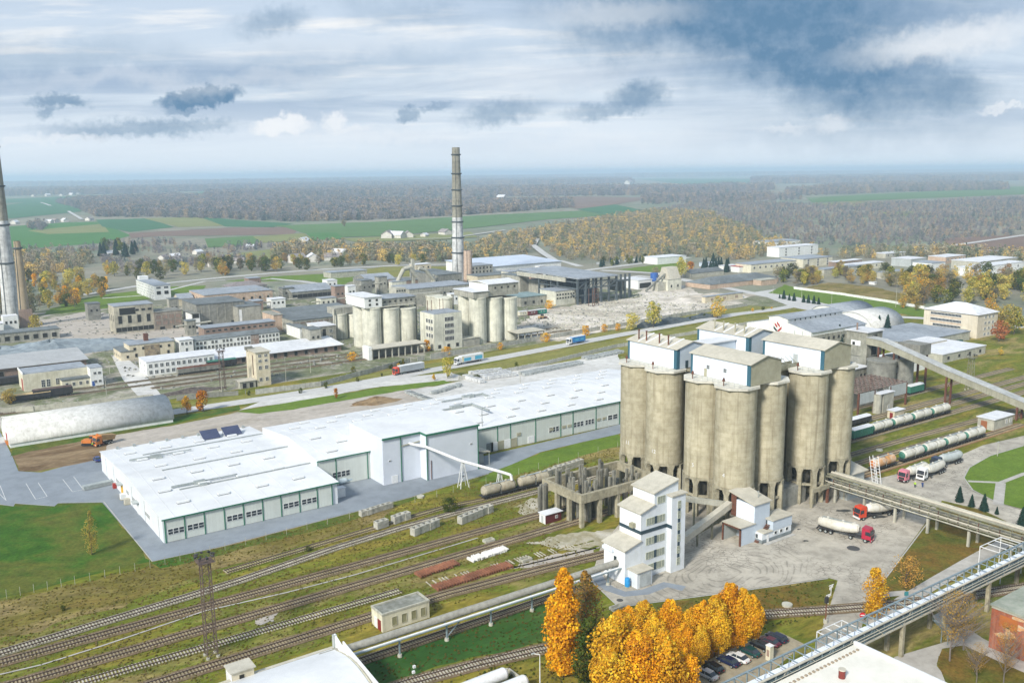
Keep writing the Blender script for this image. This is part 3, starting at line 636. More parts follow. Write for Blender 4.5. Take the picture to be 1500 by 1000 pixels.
# tall loading hall in front of the long warehouse
lh = thing('loading_hall', 'tall white panelled loading hall standing proud of the long warehouse front', 'loading hall', (117, 230, 0))
MB().box(117.3, 129.7, 234, 242.5, 0, 14.0).build('wall', panel_bw2 if 'panel_bw2' in globals() else mat('panel_cool_white', (.66, .70, .76), (.62, .66, .72), .3, .08, .03, rough=.5, joints=(5.5, 6.4, (.82, .84, .88), .5)), lh)
MB().box(129.75, 148, 230.3, 242.5, 0, 13.9).build('wall', MATS['panel_cool_white'], lh)
MB().box(117.0, 129.8, 233.7, 256, 14.0, 14.3).build('roof', roof_white, lh)
MB().box(129.8, 148.3, 230.0, 256, 14.0, 14.3).build('roof', roof_white, lh)
MB().box(117.3, 148, 242.5, 255.8, 8.2, 14.0).build('rear_wall', panel_w, lh)
g1 = MB(); g1.box(117, 129.6, 233.5, 233.68, 13.8, 14.35); g1.build('gutter', green_trim, lh)
MB().box(129.5, 129.68, 229.8, 233.6, 13.8, 14.35).build('gutter', green_trim, lh)
MB().box(129.6, 148.4, 229.75, 229.98, 13.8, 14.35).build('gutter', green_trim, lh)
for u, v in ((123.2, 233.85), (129.9, 230.15), (147.9, 230.15)): MB().box(u - .13, u + .13, v - .15, v, 0, 13.9).build('downpipe', green_trim, lh)
wins(lh, 'v', 233.95, [119.5], [7.2], .8, .4, 1, 1, name='wall_vent'); wins(lh, 'v', 230.25, [145.5], [8.6], .8, .4, 1, 1, name='wall_vent')
MB().box(120, 122, 233.88, 234, .1, 2.4).build('door', white_p, lh)
for v in (232.5,): MB().box(131.2, 131.35, 230.1, 230.25, .2, 6).build('conduit', rust, lh)
cn = thing('canopy', 'pale loading canopy on thin posts beside the tall loading hall', 'canopy', (148, 233, 0))
MB().add([(148.2, 231, 5.6), (153, 231, 4.6), (153, 242, 4.6), (148.2, 242, 5.6), (148.2, 231, 5.3), (153, 231, 4.3), (153, 242, 4.3), (148.2, 242, 5.3)], [(0, 1, 2, 3), (7, 6, 5, 4), (0, 4, 5, 1), (1, 5, 6, 2), (2, 6, 7, 3), (3, 7, 4, 0)]).build('roof', roof_tan, cn)
for v in (231.3, 241.5): MB().box(152.7, 152.9, v, v + .2, 0, 4.4).build('post', duct, cn)
MB().box(150.5, 152.4, 234, 238, 0, 3.4).build('enclosure', panel_grey, cn)
# inclined pipe bridge from the hall to the tank wagons
pb = thing('pipe_bridge', 'white inclined filling pipe on trestles between loading hall and tank wagon', 'pipe bridge', (125, 233, 0))
pp = [(126, 234.5, 11.2), (129.5, 229.8, 10.6), (134.5, 219, 8.2), (141.5, 207.6, 6.3), (143.2, 205.8, 5.6), (143.4, 205.6, 4.1)]
mb = MB()
for a, b in zip(pp, pp[1:]): mb.tube(a, b, .42, n=10)
mb.build('pipe', white_p, pb, True)
mb = MB(); mb.beam((123.4, 233.8, 11.0), (129.6, 233.8, 11.4), .25); mb.build('bracket', panel_tan, pb)
def trestle(par, u, v, z, w, m, name='trestle', b=.18):
    mb = MB(); q = w * .45
    for s in (-1, 1):
        for e in (-1, 1): mb.beam((u + s * w, v + e * w * .6, 0), (u + s * .25, v + e * .2, z), b)
        mb.beam((u + s * w * .55, v, z * .45), (u - s * w * .55, v, z * .45), b * .8)
    mb.beam((u - w * .9, v, z * .1), (u + w * .5, v, z * .5), b * .7); mb.beam((u + w * .6, v, z * .42), (u - w * .25, v, z * .85), b * .7)
    return mb.build(name, m, par)
trestle(pb, 135.2, 218.7, 7.6, 1.4, white_p); trestle(pb, 141.8, 209.5, 6.0, 1.1, white_p)
# ---------------------------------------------------------------- silo blocks
slab_p = mat('slab_cream', (.60, .58, .50), (.48, .46, .39), .6, .1, .1); hop_m = mat('hopper_shaded', (.10, .095, .075), None, .8)  # hopper tone darkened: deep shade of the openings is put into its colour
def silo(par, x, y, num=None, ang=None, r=5.15):
    o = MB().lathe(x, y, [(r, 10.8), (r, 36.3)], 48).build('silo', concrete, par, True)
    mb = MB().lathe(x, y, [(r + .12, 10.1), (r + .12, 10.8)], 48); mb.build('ring_beam', beam_con, o, True)
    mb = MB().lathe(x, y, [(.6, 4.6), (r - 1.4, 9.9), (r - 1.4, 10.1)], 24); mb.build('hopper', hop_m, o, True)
    for i in range(8):
        a = math.pi / 8 + i * math.pi / 4; c_, s_ = math.cos(a), math.sin(a); X, Y = x + c_ * (r - .35), y + s_ * (r - .35); w = .62
        mb = MB(); P = lambda p, q, z: (X + c_ * p - s_ * q, Y + s_ * p + c_ * q, z)
        for (w0, z0, w1, z1) in ((w, 0, w, 8.9), (w, 8.9, 1.05, 10.1)):
            mb.add([P(-w, -w0, z0), P(w, -w0, z0), P(w, w0, z0), P(-w, w0, z0), P(-w, -w1, z1), P(w, -w1, z1), P(w, w1, z1), P(-w, w1, z1)], [(0, 3, 2, 1), (4, 5, 6, 7), (0, 1, 5, 4), (1, 2, 6, 5), (2, 3, 7, 6), (3, 0, 4, 7)])
        mb.build('pier', beam_con, o)
    mb = MB()
    for i in range(8):
        a, b = math.pi / 8 + i * math.pi / 4, math.pi / 8 + (i + 1) * math.pi / 4
        mb.beam((x + math.cos(a) * (r - .4), y + math.sin(a) * (r - .4), 5.6), (x + math.cos(b) * (r - .4), y + math.sin(b) * (r - .4), 5.6), .55)
    mb.build('tie_beam', beam_con, o)
    if num:
        cu = bpy.data.curves.new('number', 'FONT'); cu.body = num; cu.size = 1.45; cu.align_x = 'CENTER'; cu.extrude = .02; cu.materials.append(white_p)
        tmp = bpy.data.objects.new('number', cu); COL.objects.link(tmp); me = bpy.data.meshes.new_from_object(tmp.evaluated_get(bpy.context.evaluated_depsgraph_get())); bpy.data.objects.remove(tmp)
        t = bpy.data.objects.new('number', me); COL.objects.link(t); t.parent = o
        t.location = (x + math.cos(ang) * (r + .06), y + math.sin(ang) * (r + .06), 13.6); t.rotation_euler = (math.pi / 2, 0, ang + math.pi / 2)
    return o
def silo_block(label, cs, nums, pu0, pu1, pv0, pv1, gable, pipes, ez=42.4, rid=1.55):
    t = thing('silo_block', label, 'silo block', (cs[0][0], cs[0][1], 0))
    for (x, y), n in zip(cs, nums): silo(t, x, y, n, math.radians(192))
    for i, (x, y) in enumerate(cs):
        pts = [(x + 6.15 * math.cos(math.pi / 8 + k * math.pi / 4), y + 6.0 * math.sin(math.pi / 8 + k * math.pi / 4)) for k in range(8)]
        MB().prism(pts, 36.3 + i * .004, 36.85 + i * .004).build('roof_slab', slab_p, t)
    a, b = min(c[0] for c in cs), max(c[0] for c in cs); c, d = min(c[1] for c in cs), max(c[1] for c in cs)
    MB().box(a - 3, b + 3, c - 3, d + 3, 36.4, 36.95).build('roof_slab', slab_p, t)
    mb = MB(); mb.box((a + b) / 2 - 1.0, (a + b) / 2 + 1.0, c + .5, c + 4, 0, 36.3); mb.build('stair_shaft', beam_con, t)
    um = (pu0 + pu1) / 2
    ph = MB().ey([(pu0, 36.95), (pu1, 36.95), (pu1, ez), (um, ez + rid), (pu0, ez)], pv0, pv1).build('penthouse', gable, t)
    MB().box(pu0 - .04, pu0 - .002, pv0 + 1.0, pv1, 37, ez - .02).build('side_cladding', panel_bw, ph)
    MB().ey([(pu0 - .5, ez - .05), (um, ez + rid + .05), (pu1 + .5, ez - .05), (pu1 + .5, ez + .12), (um, ez + rid + .28), (pu0 - .5, ez + .12)], pv0 - .4, pv1 + .4).build('roof', roof_tan, ph)
    mb = MB(); mb.box(pu0 - .12, pu0 + 1.0 * (gable is panel_bw3), pv0 - .06, pv0 - .01, 37, ez); mb.box(pu0 - .12, pu0 - .05, pv0, pv0 + 1.1, 37, ez); mb.build('corner_trim', teal_trim, ph)
    MB().box(pu0 - .12, pu0 - .05, pv1 - .7, pv1, 37, ez).build('corner_trim', teal_trim, ph)
    for v in pipes:
        mb = MB(); mb.cyl(pu0 + 1.2, v, ez - .3, ez + 3.1, .22, n=8); mb.cyl(pu0 + 1.2, v, ez + 3.1, ez + 3.3, .32, n=8); mb.build('vent_pipe', rust if label.startswith('back') is False else panel_tan, ph)
        z0, z1 = ez + .16, ez + rid + .3
        MB().add([(pu0 - .2, v - 1.6, z0), (pu0 - .2, v - 1.1, z0), (um, v - 1.1, z1), (um, v - 1.6, z1), (pu0 - .2, v - 1.6, z0 + .2), (pu0 - .2, v - 1.1, z0 + .2), (um, v - 1.1, z1 + .2), (um, v - 1.6, z1 + .2)],
                 [(0, 1, 2, 3), (7, 6, 5, 4), (0, 4, 5, 1), (2, 6, 7, 3), (1, 5, 6, 2), (0, 3, 7, 4)]).build('roof_seam', white_p, ph)
    # rail and lamps on the slab edge
    mb = MB()
    for k in range(int((d - c + 8) / 1.8)): v = c - 4 + k * 1.8; mb.beam((a - 3.4, v, 36.9), (a - 3.4, v, 37.9), .05)
    mb.beam((a - 3.4, c - 4, 37.9), (a - 3.4, d + 4, 37.9), .05); mb.build('handrail', duct, t)
    for x, y in cs[:2]:
        mb = MB(); mb.cyl(x - 4.3, y + .5, 36.9, 38.1, .12, n=6); mb.cyl(x - 4.3, y + .5, 38.1, 38.9, .42, .25, 8); mb.build('level_gauge', rust, t)
    return t, ph
panel_bw3 = mat('panel_pale_blue_gable', (.50, .57, .64), (.45, .52, .59), .4, .1, .05, rough=.5)
tB, pB = silo_block('front block of four tall concrete silos, numbers four and five', [(176.8, 153.6), (176.8, 164.2), (188.2, 153.6), (188.2, 164.2)], ['4', '5', None, None], 176.9, 188.5, 149.3, 169.6, panel_tan, [])
tA, pA = silo_block('left block of four tall concrete silos, number twelve nearest the warehouse', [(177.0, 179.2), (177.0, 189.8), (188.2, 179.2), (188.2, 189.8)], ['12', '11', None, None], 177.0, 188.6, 174.9, 194.4, panel_bw3, [179.5, 183, 188.2, 191.3])
tC, pC = silo_block('right-hand block of four tall concrete silos beside the pipe rack', [(206.2, 154.0), (206.2, 164.8), (217.8, 154.0), (217.8, 164.8)], [None] * 4, 207.0, 218.6, 150.0, 170.6, panel_tan, [])
tD, pD = silo_block('back block of four tall concrete silos, furthest from the white office tower', [(206.2, 180), (206.2, 190.8), (217.8, 180), (217.8, 190.8)], [None] * 4, 206.8, 218.4, 175.6, 195.8, panel_bw3, [178.5, 182, 186.5, 190])
MB().box(217.9, 217.95, 0, .1, 0, .1)
for v in (157.6, 163.4): wins(pB, 'u', 176.84, [v], [39.6], 1.1, 1.1, 2, 2)
MB().box(176.78, 176.85, 163.8, 164.8, 37, 39.1).build('door', panel_tan, pB)
MB().box(176.88, 176.94, 182.2, 182.8, 38.6, 39.4).build('hatch', white_p, pA); MB().box(180.2, 181.2, 174.8, 174.88, 37, 39.0).build('door', navy_trim, pA)
MB().box(206.9, 206.95, 158.5, 160, 37, 40).build('ladder', panel_grey, pC)
bs = thing('bridge_walkway', 'narrow roof-level walkway and small canopy linking the silo blocks', 'walkway', (195, 160, 0))
mb = MB(); mb.box(188.6, 206.8, 158, 160.4, 36.4, 36.8); mb.box(188.6, 206.8, 157.9, 158.1, 36.8, 38); mb.box(188.6, 206.8, 160.3, 160.5, 36.8, 38); mb.build('deck', steel_gr, bs)
MB().box(188.7, 206.6, 180, 186, 41.0, 41.3).build('roof', roof_white, bs); MB().box(189, 206.4, 180.4, 185.8, 36.6, 41).build('wall', panel_bw3, bs)
for i in range(10):
    x = 189.5 + i * 1.8; MB().beam((x, 158, 38), (x, 160.4, 39.6), .1).build('brace', steel_gr, bs)
MB().box(180, 186, 168.5, 175.2, 36.3, 36.7).build('deck', beam_con, bs)
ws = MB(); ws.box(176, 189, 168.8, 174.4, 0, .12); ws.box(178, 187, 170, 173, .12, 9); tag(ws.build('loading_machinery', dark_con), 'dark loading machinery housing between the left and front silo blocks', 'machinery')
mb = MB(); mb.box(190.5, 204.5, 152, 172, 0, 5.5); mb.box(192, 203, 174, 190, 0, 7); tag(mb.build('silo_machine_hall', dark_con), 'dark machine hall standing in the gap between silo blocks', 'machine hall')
# ---------------------------------------------------------------- white office and laboratory tower
wt = thing('packing_tower', 'white stepped office tower with a dark blue band and rows of windows', 'office tower', (129.4, 142.4, 0))
wh_u = mat('tower_white_lit_side', (.78, .80, .81), (.72, .74, .74), .4, .15, .04, streak=.25, sc=(.5, .5, .45)); wh_v = mat('tower_white_shaded_front', (.66, .70, .73), (.60, .64, .66), .4, .15, .05, streak=.2, sc=(.45, .45, .4))  # one white in two tones: brighter sun side and duller front put into colour
def step(u0, u1, v1, z0, z1, hi):
    MB().ex([(142.4, z0), (v1, z0), (v1, z1 + hi), (142.4, z1)], u0, u1).build('wall', wh_v, wt)
    MB().box(u0 - .04, u0 - .003, 142.4, v1, z0, z1).build('side_wall', wh_u, wt)
def tower_roof(u0, u1, v1, z0a, z0b):
    "shed roof falling towards -X"
    MB().add([(u0 - .5, 142.0, z0a), (u1, 142.0, z0b), (u1, v1 + .4, z0b), (u0 - .5, v1 + .4, z0a), (u0 - .5, 142.0, z0a + .25), (u1, 142.0, z0b + .25), (u1, v1 + .4, z0b + .25), (u0 - .5, v1 + .4, z0a + .25)],
             [(0, 3, 2, 1), (4, 5, 6, 7), (0, 1, 5, 4), (1, 2, 6, 5), (2, 3, 7, 6), (3, 0, 4, 7)]).build('roof', roof_tan, wt)
def shed(u0, u1, v1, za, zb):
    MB().ey([(u0, 0), (u1, 0), (u1, zb), (u0, za)], 142.4, v1).build('wall', wh_v, wt)
    MB().box(u0 - .04, u0 - .003, 142.42, v1 - .02, 0.02, za - .02).build('side_wall', wh_u, wt); tower_roof(u0, u1, v1, za, zb)
shed(129.4, 134.0, 149.4, 7.9, 9.2); shed(134.02, 138.0, 149.38, 15.5, 16.8); shed(138.02, 145.4, 149.36, 19.4, 21.2)
st_ = MB().box(141.9, 146.2, 140.8, 142.36, 0, 18.0).build('stair_tower', wh_v, wt); MB().box(141.7, 146.6, 140.5, 142.9, 18.2, 18.5).build('roof', roof_tan, st_)
MB().add([(141.8, 140.6, 17.7), (146.5, 140.6, 17.7), (146.5, 142.39, 18.6), (141.8, 142.39, 18.6), (141.8, 140.6, 18.0), (146.5, 140.6, 18.0), (146.5, 142.39, 18.9), (141.8, 142.39, 18.9)], [(0, 3, 2, 1), (4, 5, 6, 7), (0, 1, 5, 4), (1, 2, 6, 5), (2, 3, 7, 6), (3, 0, 4, 7)])
yf = mat('yellowed_frame', (.50, .52, .40), (.42, .44, .33), 1, .2, .1); curt = plain('curtained_glass', (.18, .22, .22), .2)
for z, us in ((17.6, [139.3, 140.1, 140.9]), (13.2, [136, 136.8, 137.6, 139.3, 140.1, 140.9]), (8.6, [136, 136.8, 137.6, 139.3, 140.1, 140.9]), (5.2, [136, 136.8, 137.6, 139.3, 140.1, 140.9]), (2.2, [136, 136.8, 137.6, 139.3, 140.1, 140.9])):
    wins(wt, 'v', 142.37, us, [z], .76, 1.65, 2, 1, fr=yf, gl=curt, one=False)
    if len(us) > 3: MB().box(138.06, 138.9, 142.3, 142.38, z - .85, z + .85).build('blue_panel', navy_trim, wt)
for z in (2.4, 5.2, 8.0, 10.8, 13.6, 16): wins(wt, 'v', 140.78, [144.2], [z], .9, 1.7, 2, 2, fr=yf, gl=curt, one=False)
for z in (3.8, 6.6, 9.4, 12.2, 14.8): MB().box(143.85, 144.55, 140.72, 140.79, z - .45, z + .45).build('blue_panel', navy_trim, wt)
MB().box(134.0, 141.85, 142.28, 142.37, 10.7, 11.5).build('blue_band', navy_trim, wt); MB().box(133.9, 133.98, 142.28, 149.4, 10.7, 11.5).build('blue_band', navy_trim, wt); MB().box(141.8, 141.88, 140.7, 142.3, 10.7, 11.5).build('blue_band', navy_trim, wt)
MB().box(133.0, 133.97, 144, 145.2, 11.9, 12.9).build('air_unit', panel_tan, wt)
MB().box(128.8, 129.35, 146, 149.4, 6.6, 7.3).build('eaves_box', panel_bw, wt)
wins(wt, 'u', 129.34, [145.5], [5.0], .8, 1.6, 1, 1, fr=navy_trim)
MB().box(130.2, 134.6, 139.2, 142.35, 0, 3.7).build('porch', wh_v, wt); MB().box(129.9, 134.8, 138.9, 142.38, 3.72, 3.9).build('porch_roof', roof_tan, wt)
MB().box(130.8, 134.2, 139.1, 139.19, .2, 3.3).build('gate', mat('grey_gate_sheet', (.42, .45, .44), None, .5), wt)
bd = thing('barrel', 'blue plastic barrel on the kerb at the corner of the white tower', 'barrel', (129.2, 141.3, 0))
mb = MB(); mb.lathe(129.2, 141.3, [(.55, .25), (.62, .6), (.62, 1.8), (.5, 2.2)], 16); mb.build('drum', plain('blue_plastic', (.02, .28, .62)), bd, True); MB().box(128.5, 129.9, 140.7, 141.9, .08, .25).build('pallet', panel_tan, bd)
# ---------------------------------------------------------------- truck weigh house under the silos
kh = thing('weighing_house', 'white truck filling house with red framed bay in front of silos', 'weigh house', (166, 141, 0))
MB().box(166.2, 171.0, 141.6, 141.75, 0, 4.6).build('wall', panel_bw3, kh); MB().box(166.2, 171.1, 147.0, 147.2, 0, 4.6).build('wall', panel_grey, kh)
MB().box(165.9, 171.3, 141.3, 147.4, 4.7, 4.95).build('roof', roof_tan, kh)
mb = MB(); mb.box(166.0, 166.3, 141.5, 141.9, 0, 4.6); mb.box(166.0, 166.3, 147.0, 147.4, 0, 4.6); mb.box(166.0, 166.3, 141.5, 147.4, 4.2, 4.6); mb.build('red_frame', rust, kh)
MB().box(171.0, 176.6, 141.55, 147.3, 0, 9.4).build('tower', panel_bw3, kh); MB().box(170.96, 170.995, 141.6, 147.3, 5, 9.4).build('side_cladding', panel_bw, kh)
MB().add([(170.4, 141.2, 9.42), (177, 141.2, 9.42), (177, 149.5, 11), (170.4, 149.5, 11), (170.4, 141.2, 9.7), (177, 141.2, 9.7), (177, 149.5, 11.3), (170.4, 149.5, 11.3)], [(0, 3, 2, 1), (4, 5, 6, 7), (0, 1, 5, 4), (1, 2, 6, 5), (2, 3, 7, 6), (3, 0, 4, 7)]).build('roof', roof_tan, kh)
MB().box(170.9, 170.96, 147.3, 149, 5, 10.5).build('rust_panel', rust, kh)
mb = MB(); mb.cyl(174.5, 143.6, 9.7, 11.6, .1, n=6); mb.cyl(174.5, 143.6, 11.6, 11.8, .3, n=8); mb.build('vent_pipe', duct, kh)
MB().box(175.4, 182.6, 139.4, 143.6, 2.6, 5.2).build('upper_floor', panel_bw3, kh); MB().box(175.0, 182.9, 139.1, 144.0, 5.2, 5.4).build('roof', roof_tan, kh)
MB().box(171.6, 182.5, 139.5, 143.4, 1.0, 2.58).build('lower_wall', wh_v, kh); MB().box(171.58, 182.52, 139.48, 143.42, .0, 1.0).build('grey_plinth', mat('grey_plinth', (.2, .23, .24), None, .5), kh)
MB().box(171.9, 175.3, 139.2, 143.5, 2.6, 2.8).build('porch_roof', roof_tan, kh)
wins(kh, 'v', 139.46, [176.5, 178.6, 180.8], [1.9], 1.1, .9, 1, 1); wins(kh, 'u', 175.36, [141.6], [4.1], 1.2, 1.7, 1, 1); wins(kh, 'u', 171.55, [141.4], [1.7], 1.5, 1.2, 2, 1)
MB().box(173.3, 174.0, 139.38, 139.46, 0.1, 2.1).build('door', white_p, kh)
MB().box(171.8, 182.9, 138.2, 139.3, .07, .22).build('kerb', curb_m, kh)
st_m = MB()
for i in range(14): st_m.box(171.05 + i * .32, 171.4 + i * .32, 140.3, 141.5, .15 + i * .27, .3 + i * .27)
st_m.build('stair', rust, kh)
# inclined belt conveyor from the silo foot to the white tower
cv = thing('belt_conveyor', 'low inclined belt conveyor galleries between white tower and silos', 'conveyor', (150, 145, 0))
for a, b, w, m_ in (((146.3, 146.5, 2.2), (171, 149.5, 7.5), 1.5, roof_tan), ((146.3, 148.8, 1.2), (171, 151.5, 3.5), 1.0, steel_gr), ((149, 160, 12.5), (173.5, 149.5, 6.5), 1.2, pale_con)):
    d = (Vector(b) - Vector(a)).normalized(); MB().tube(a, b, w * .75, n=4).build('gallery', m_, cv)
for u, v, z in ((152, 147.2, 3), (158, 148, 4.2), (164, 148.8, 5.5), (155, 157.5, 10.4), (163, 154, 8.4)):
    MB().beam((u, v, 0), (u, v, z), .35).build('support', steel_gr, cv)
# ---------------------------------------------------------------- unfinished concrete frame with driven piles
fr = thing('pile_foundation', 'unfinished weathered concrete frame with ring beam and clustered piles', 'concrete frame', (142.7, 175, 0))
U0_, U1_, V0_, V1_ = 143.2, 169.5, 174.2, 189.5
for u in (143.2, 149.2, 155.4, 161.8, 168.6):
    for v in (V0_, V1_): MB().box(u - .5, u + .5, v - .5, v + .5, 0, 6.6).build('column', beam_con, fr)
for v in (179.3, 184.4): MB().box(U0_ - .5, U0_ + .5, v - .5, v + .5, 0, 6.6).build('column', beam_con, fr)
MB().box(U0_ - .7, U1_, V0_ - .65, V0_ + .35, 6.6, 8.9).build('ring_beam', beam_con, fr); MB().box(U0_ - .7, U1_, V1_ - .35, V1_ + .65, 6.6, 8.9).build('ring_beam', beam_con, fr)
MB().box(U0_ - .7, U0_ + .3, V0_ + .35, V1_ - .35, 6.6, 8.88).build('ring_beam', beam_con, fr); MB().box(U1_ - 1, U1_ + .2, V0_ + .35, V1_ - .35, 6.6, 8.87).build('ring_beam', beam_con, fr)
rr = random.Random(5); pile_m = mat('pile_concrete', (.25, .24, .195), (.13, .13, .11), .8, .2, .25, streak=.5)
clus = [(145, 186), (147, 184), (146, 180), (148.4, 178.2), (147.5, 176.5), (151, 177.6), (150, 181.5), (152.5, 185.5), (154.8, 180.4), (155.5, 177), (158.5, 178), (158.8, 183), (162.5, 178.2), (163.8, 177), (165.5, 180.4), (160.5, 186.6), (154, 187.3), (149.8, 187.5)]
for (u, v) in clus:
    for k in range(3):
        a, b = u + rr.uniform(-.75, .75), v + rr.uniform(-.75, .75); h = rr.uniform(7.8, 12.4)
        MB().box(a - .33, a + .33, b - .33, b + .33, 0, h).build('pile', pile_m, fr)
for (u, v) in ((140.2, 188.2), (141.1, 187.3), (141.3, 188.8), (142, 187.8)): MB().box(u - .38, u + .38, v - .38, v + .38, 0, rr.uniform(7.4, 8.6)).build('pile', pile_m, fr)
MB().beam((156.5, 173.2, .1), (161, 173.2, 6.4), .5).build('prop', beam_con, fr)
# low brick shed
rs = thing('shed', 'small dark red shed with white end wall beside the concrete frame', 'shed', (137.1, 181.2, 0))
MB().box(137.0, 142.2, 181.4, 184.0, 0, 2.5).build('wall', plain('maroon_wall', (.12, .02, .02)), rs); MB().box(136.95, 136.995, 181.4, 184.0, 0, 2.5).build('end_wall', white_p, rs)
MB().box(136.7, 142.6, 181.1, 184.3, 2.5, 2.65).build('roof', roof_pale, rs); wins(rs, 'v', 181.38, [140.6], [1.4], .8, .8); MB().box(136.9, 136.94, 182.3, 183.1, .1, 2.0).build('door', panel_grey, rs)
# ---------------------------------------------------------------- elevated pipe rack on the right
rk = thing('pipe_rack', 'long elevated steel pipe rack crossing the yard beside silos', 'pipe rack', (211, 130, 0))
ru0, ru1, rv0, rv1 = 209.6, 214.6, 84.0, 149.5
for u in (ru0, ru1):
    MB().box(u - .14, u + .14, rv0, rv1, 6.9, 7.15).build('top_chord', steel_gr, rk); MB().box(u - .14, u + .14, rv0, rv1, 4.2, 4.5).build('bottom_chord', steel_gr, rk)
n_ = 26; rusty = mat('rack_rust', (.14, .075, .05), (.10, .06, .045), 1, .2, .2)
for i in range(n_ + 1):
    v = rv0 + (rv1 - rv0) * i / n_
    for u in (ru0, ru1): MB().box(u - .1, u + .1, v - .09, v + .09, 4.5, 6.9).build('post', rusty if (u == ru0 and i % 2) else steel_gr, rk)
    MB().box(ru0 + .1, ru1 - .1, v - .1, v + .1, 6.95, 7.12).build('cross_beam', steel_gr, rk); MB().box(ru0 + .1, ru1 - .1, v - .1, v + .1, 4.25, 4.45).build('cross_beam', steel_gr, rk)
for k, (u, r, z) in enumerate(((210.4, .28, 7.45), (211.3, .16, 7.35), (212.2, .36, 7.55), (213.2, .15, 7.3), (213.8, .22, 7.4), (210.8, .3, 4.9), (212, .22, 4.8), (213.3, .4, 5.0), (209.3, .14, 5.8), (209.3, .12, 5.2), (209.2, .17, 4.6))):
    MB().tube((u, rv0, z), (u, rv1, z), r, n=8).build('pipe', [steel_gr, pale_con, roof_tan][k % 3], rk, True)
for v in (90, 99, 109, 119.5, 128.5, 137.5, 146.5):
    for u in (ru0 + .4, ru1 - .4): MB().box(u - .28, u + .28, v - .28, v + .28, 0, 4.2).build('leg', pale_con, rk)
# ladder hoop and stair near the gable shed
gs = thing('gable_shed', 'small pitched shed with dusty roof at the foot of right silo', 'shed', (212, 146, 0))
a_ = ux(1238, 150, 4); MB().box(219.5, 229.5, 150.8, 157.5, 0, 4.4).build('wall', panel_grey, gs)
MB().add([(218.8, 150.0, 4.4), (230.2, 150.0, 4.4), (230.2, 158.3, 6.1), (218.8, 158.3, 6.1), (218.8, 150.0, 4.65), (230.2, 150.0, 4.65), (230.2, 158.3, 6.35), (218.8, 158.3, 6.35)], [(0, 3, 2, 1), (4, 5, 6, 7), (0, 1, 5, 4), (1, 2, 6, 5), (2, 3, 7, 6), (3, 0, 4, 7)]).build('roof', roof_tan, gs)
MB().box(219.42, 219.49, 150.8, 157.5, 0, 4.4).build('side_wall', panel_bw3, gs)
ld = thing('ladder_frame', 'white steel ladder hoops standing beside the tank wagons', 'ladder', (232, 150, 0))
for k in range(2):
    u = 231.5 + k * 1.6; mb = MB()
    for v in (147.5, 149.2): mb.beam((u, v, 0), (u, v + 1.6, 8.2), .16)
    for j in range(9): mb.beam((u, 147.5 + j * .17, j * .9), (u, 149.2 + j * .17, j * .9), .1)
    mb.build('ladder_rail', white_p, ld)
MB().box(220, 233, 158.4, 159.2, 5.4, 5.6).build('walkway', steel_gr, ld)
for j in range(7): MB().beam((220 + j * 2, 158.4, 5.6), (220 + j * 2, 158.4, 6.8), .1).build('railing', steel_gr, ld)
MB().beam((220, 158.4, 6.8), (233, 158.4, 6.8), .1).build('railing', steel_gr, ld)
ub = thing('loading_bay', 'open concrete truck loading bay under the silo edge, dark inside', 'loading bay', (199, 146, 0))
MB().box(201.5, 208.8, 147.6, 148.0, 4.2, 5.4).build('lintel', beam_con, ub); MB().box(201.5, 202.1, 147.6, 148.2, 0, 4.2).build('post', beam_con, ub); MB().box(208.2, 208.8, 147.6, 148.2, 0, 4.2).build('post', rust, ub)
MB().box(214, 219, 145.5, 148, 0, 3.3).build('wall', panel_grey, ub)
# ---------------------------------------------------------------- steel truss gallery across the foreground
tg = thing('truss_gallery', 'galvanised steel truss gallery carrying a shining covered belt across the foreground', 'conveyor bridge', (150, 91, 0))
q0, q1, w0, w1, zb, zt = 96.0, 222.0, 88.8, 92.2, 6.4, 9.0
for v in (w0, w1):
    MB().box(q0, q1, v - .11, v + .11, zt - .2, zt).build('top_chord', steel_bl, tg); MB().box(q0, q1, v - .14, v + .14, zb, zb + .3).build('bottom_chord', roof_tan, tg)
NP = 42; stp = (q1 - q0) / NP
for i in range(NP + 1):
    u = q0 + i * stp
    for v in (w0, w1): MB().box(u - .1, u + .1, v - .09, v + .09, zb + .3, zt - .2).build('post', steel_bl, tg)
    MB().box(u - .08, u + .08, w0 + .11, w1 - .11, zt - .17, zt - .03).build('cross_bar', steel_bl, tg)
    if i < NP:
        MB().beam((u, w0, zt - .1) if i % 2 else (u, w0, zb + .2), (u + stp, w0, zb + .2) if i % 2 else (u + stp, w0, zt - .1), .14).build('brace', roof_tan if i % 3 == 0 else steel_bl, tg)
        if i % 2: MB().beam((u, w0, zt - .05), (u + stp, w1 - 1.4, zt - .05), .08).build('brace', steel_bl, tg)
        MB().box(u + .15, u + stp - .15, w0 + .75, w0 + 1.75, zt - .62, zt - .5).build('belt_cover', mat('belt_cover', (.74, .78, .84), (.66, .70, .76), .8, .2, .06, rough=.35), tg)
        MB().box(u + .1, u + stp - .1, w0 - .05, w0 + .02, zb + .5, zt - .7).build('mesh_panel', mat('blue_grey_side', (.13, .18, .185), (.10, .145, .15), 1.2, .2, .15), tg)
MB().box(q0, q1, w0 + .2, w1 - .2, zb + .3, zb + .42).build('deck', mat('belt_deck', (.08, .095, .10), None, .8), tg)
MB().box(q0, q1, w0 + .3, w0 + .55, zt - .9, zt - .5).build('walkway_edge', steel_bl, tg)
for z, r in ((zb + 1.1, .08), (zb + 1.7, .07), (zt + .12, .2)): MB().tube((q0, w0 - .2, z), (q1, w0 - .2, z), r, n=6).build('pipe', roof_tan, tg)
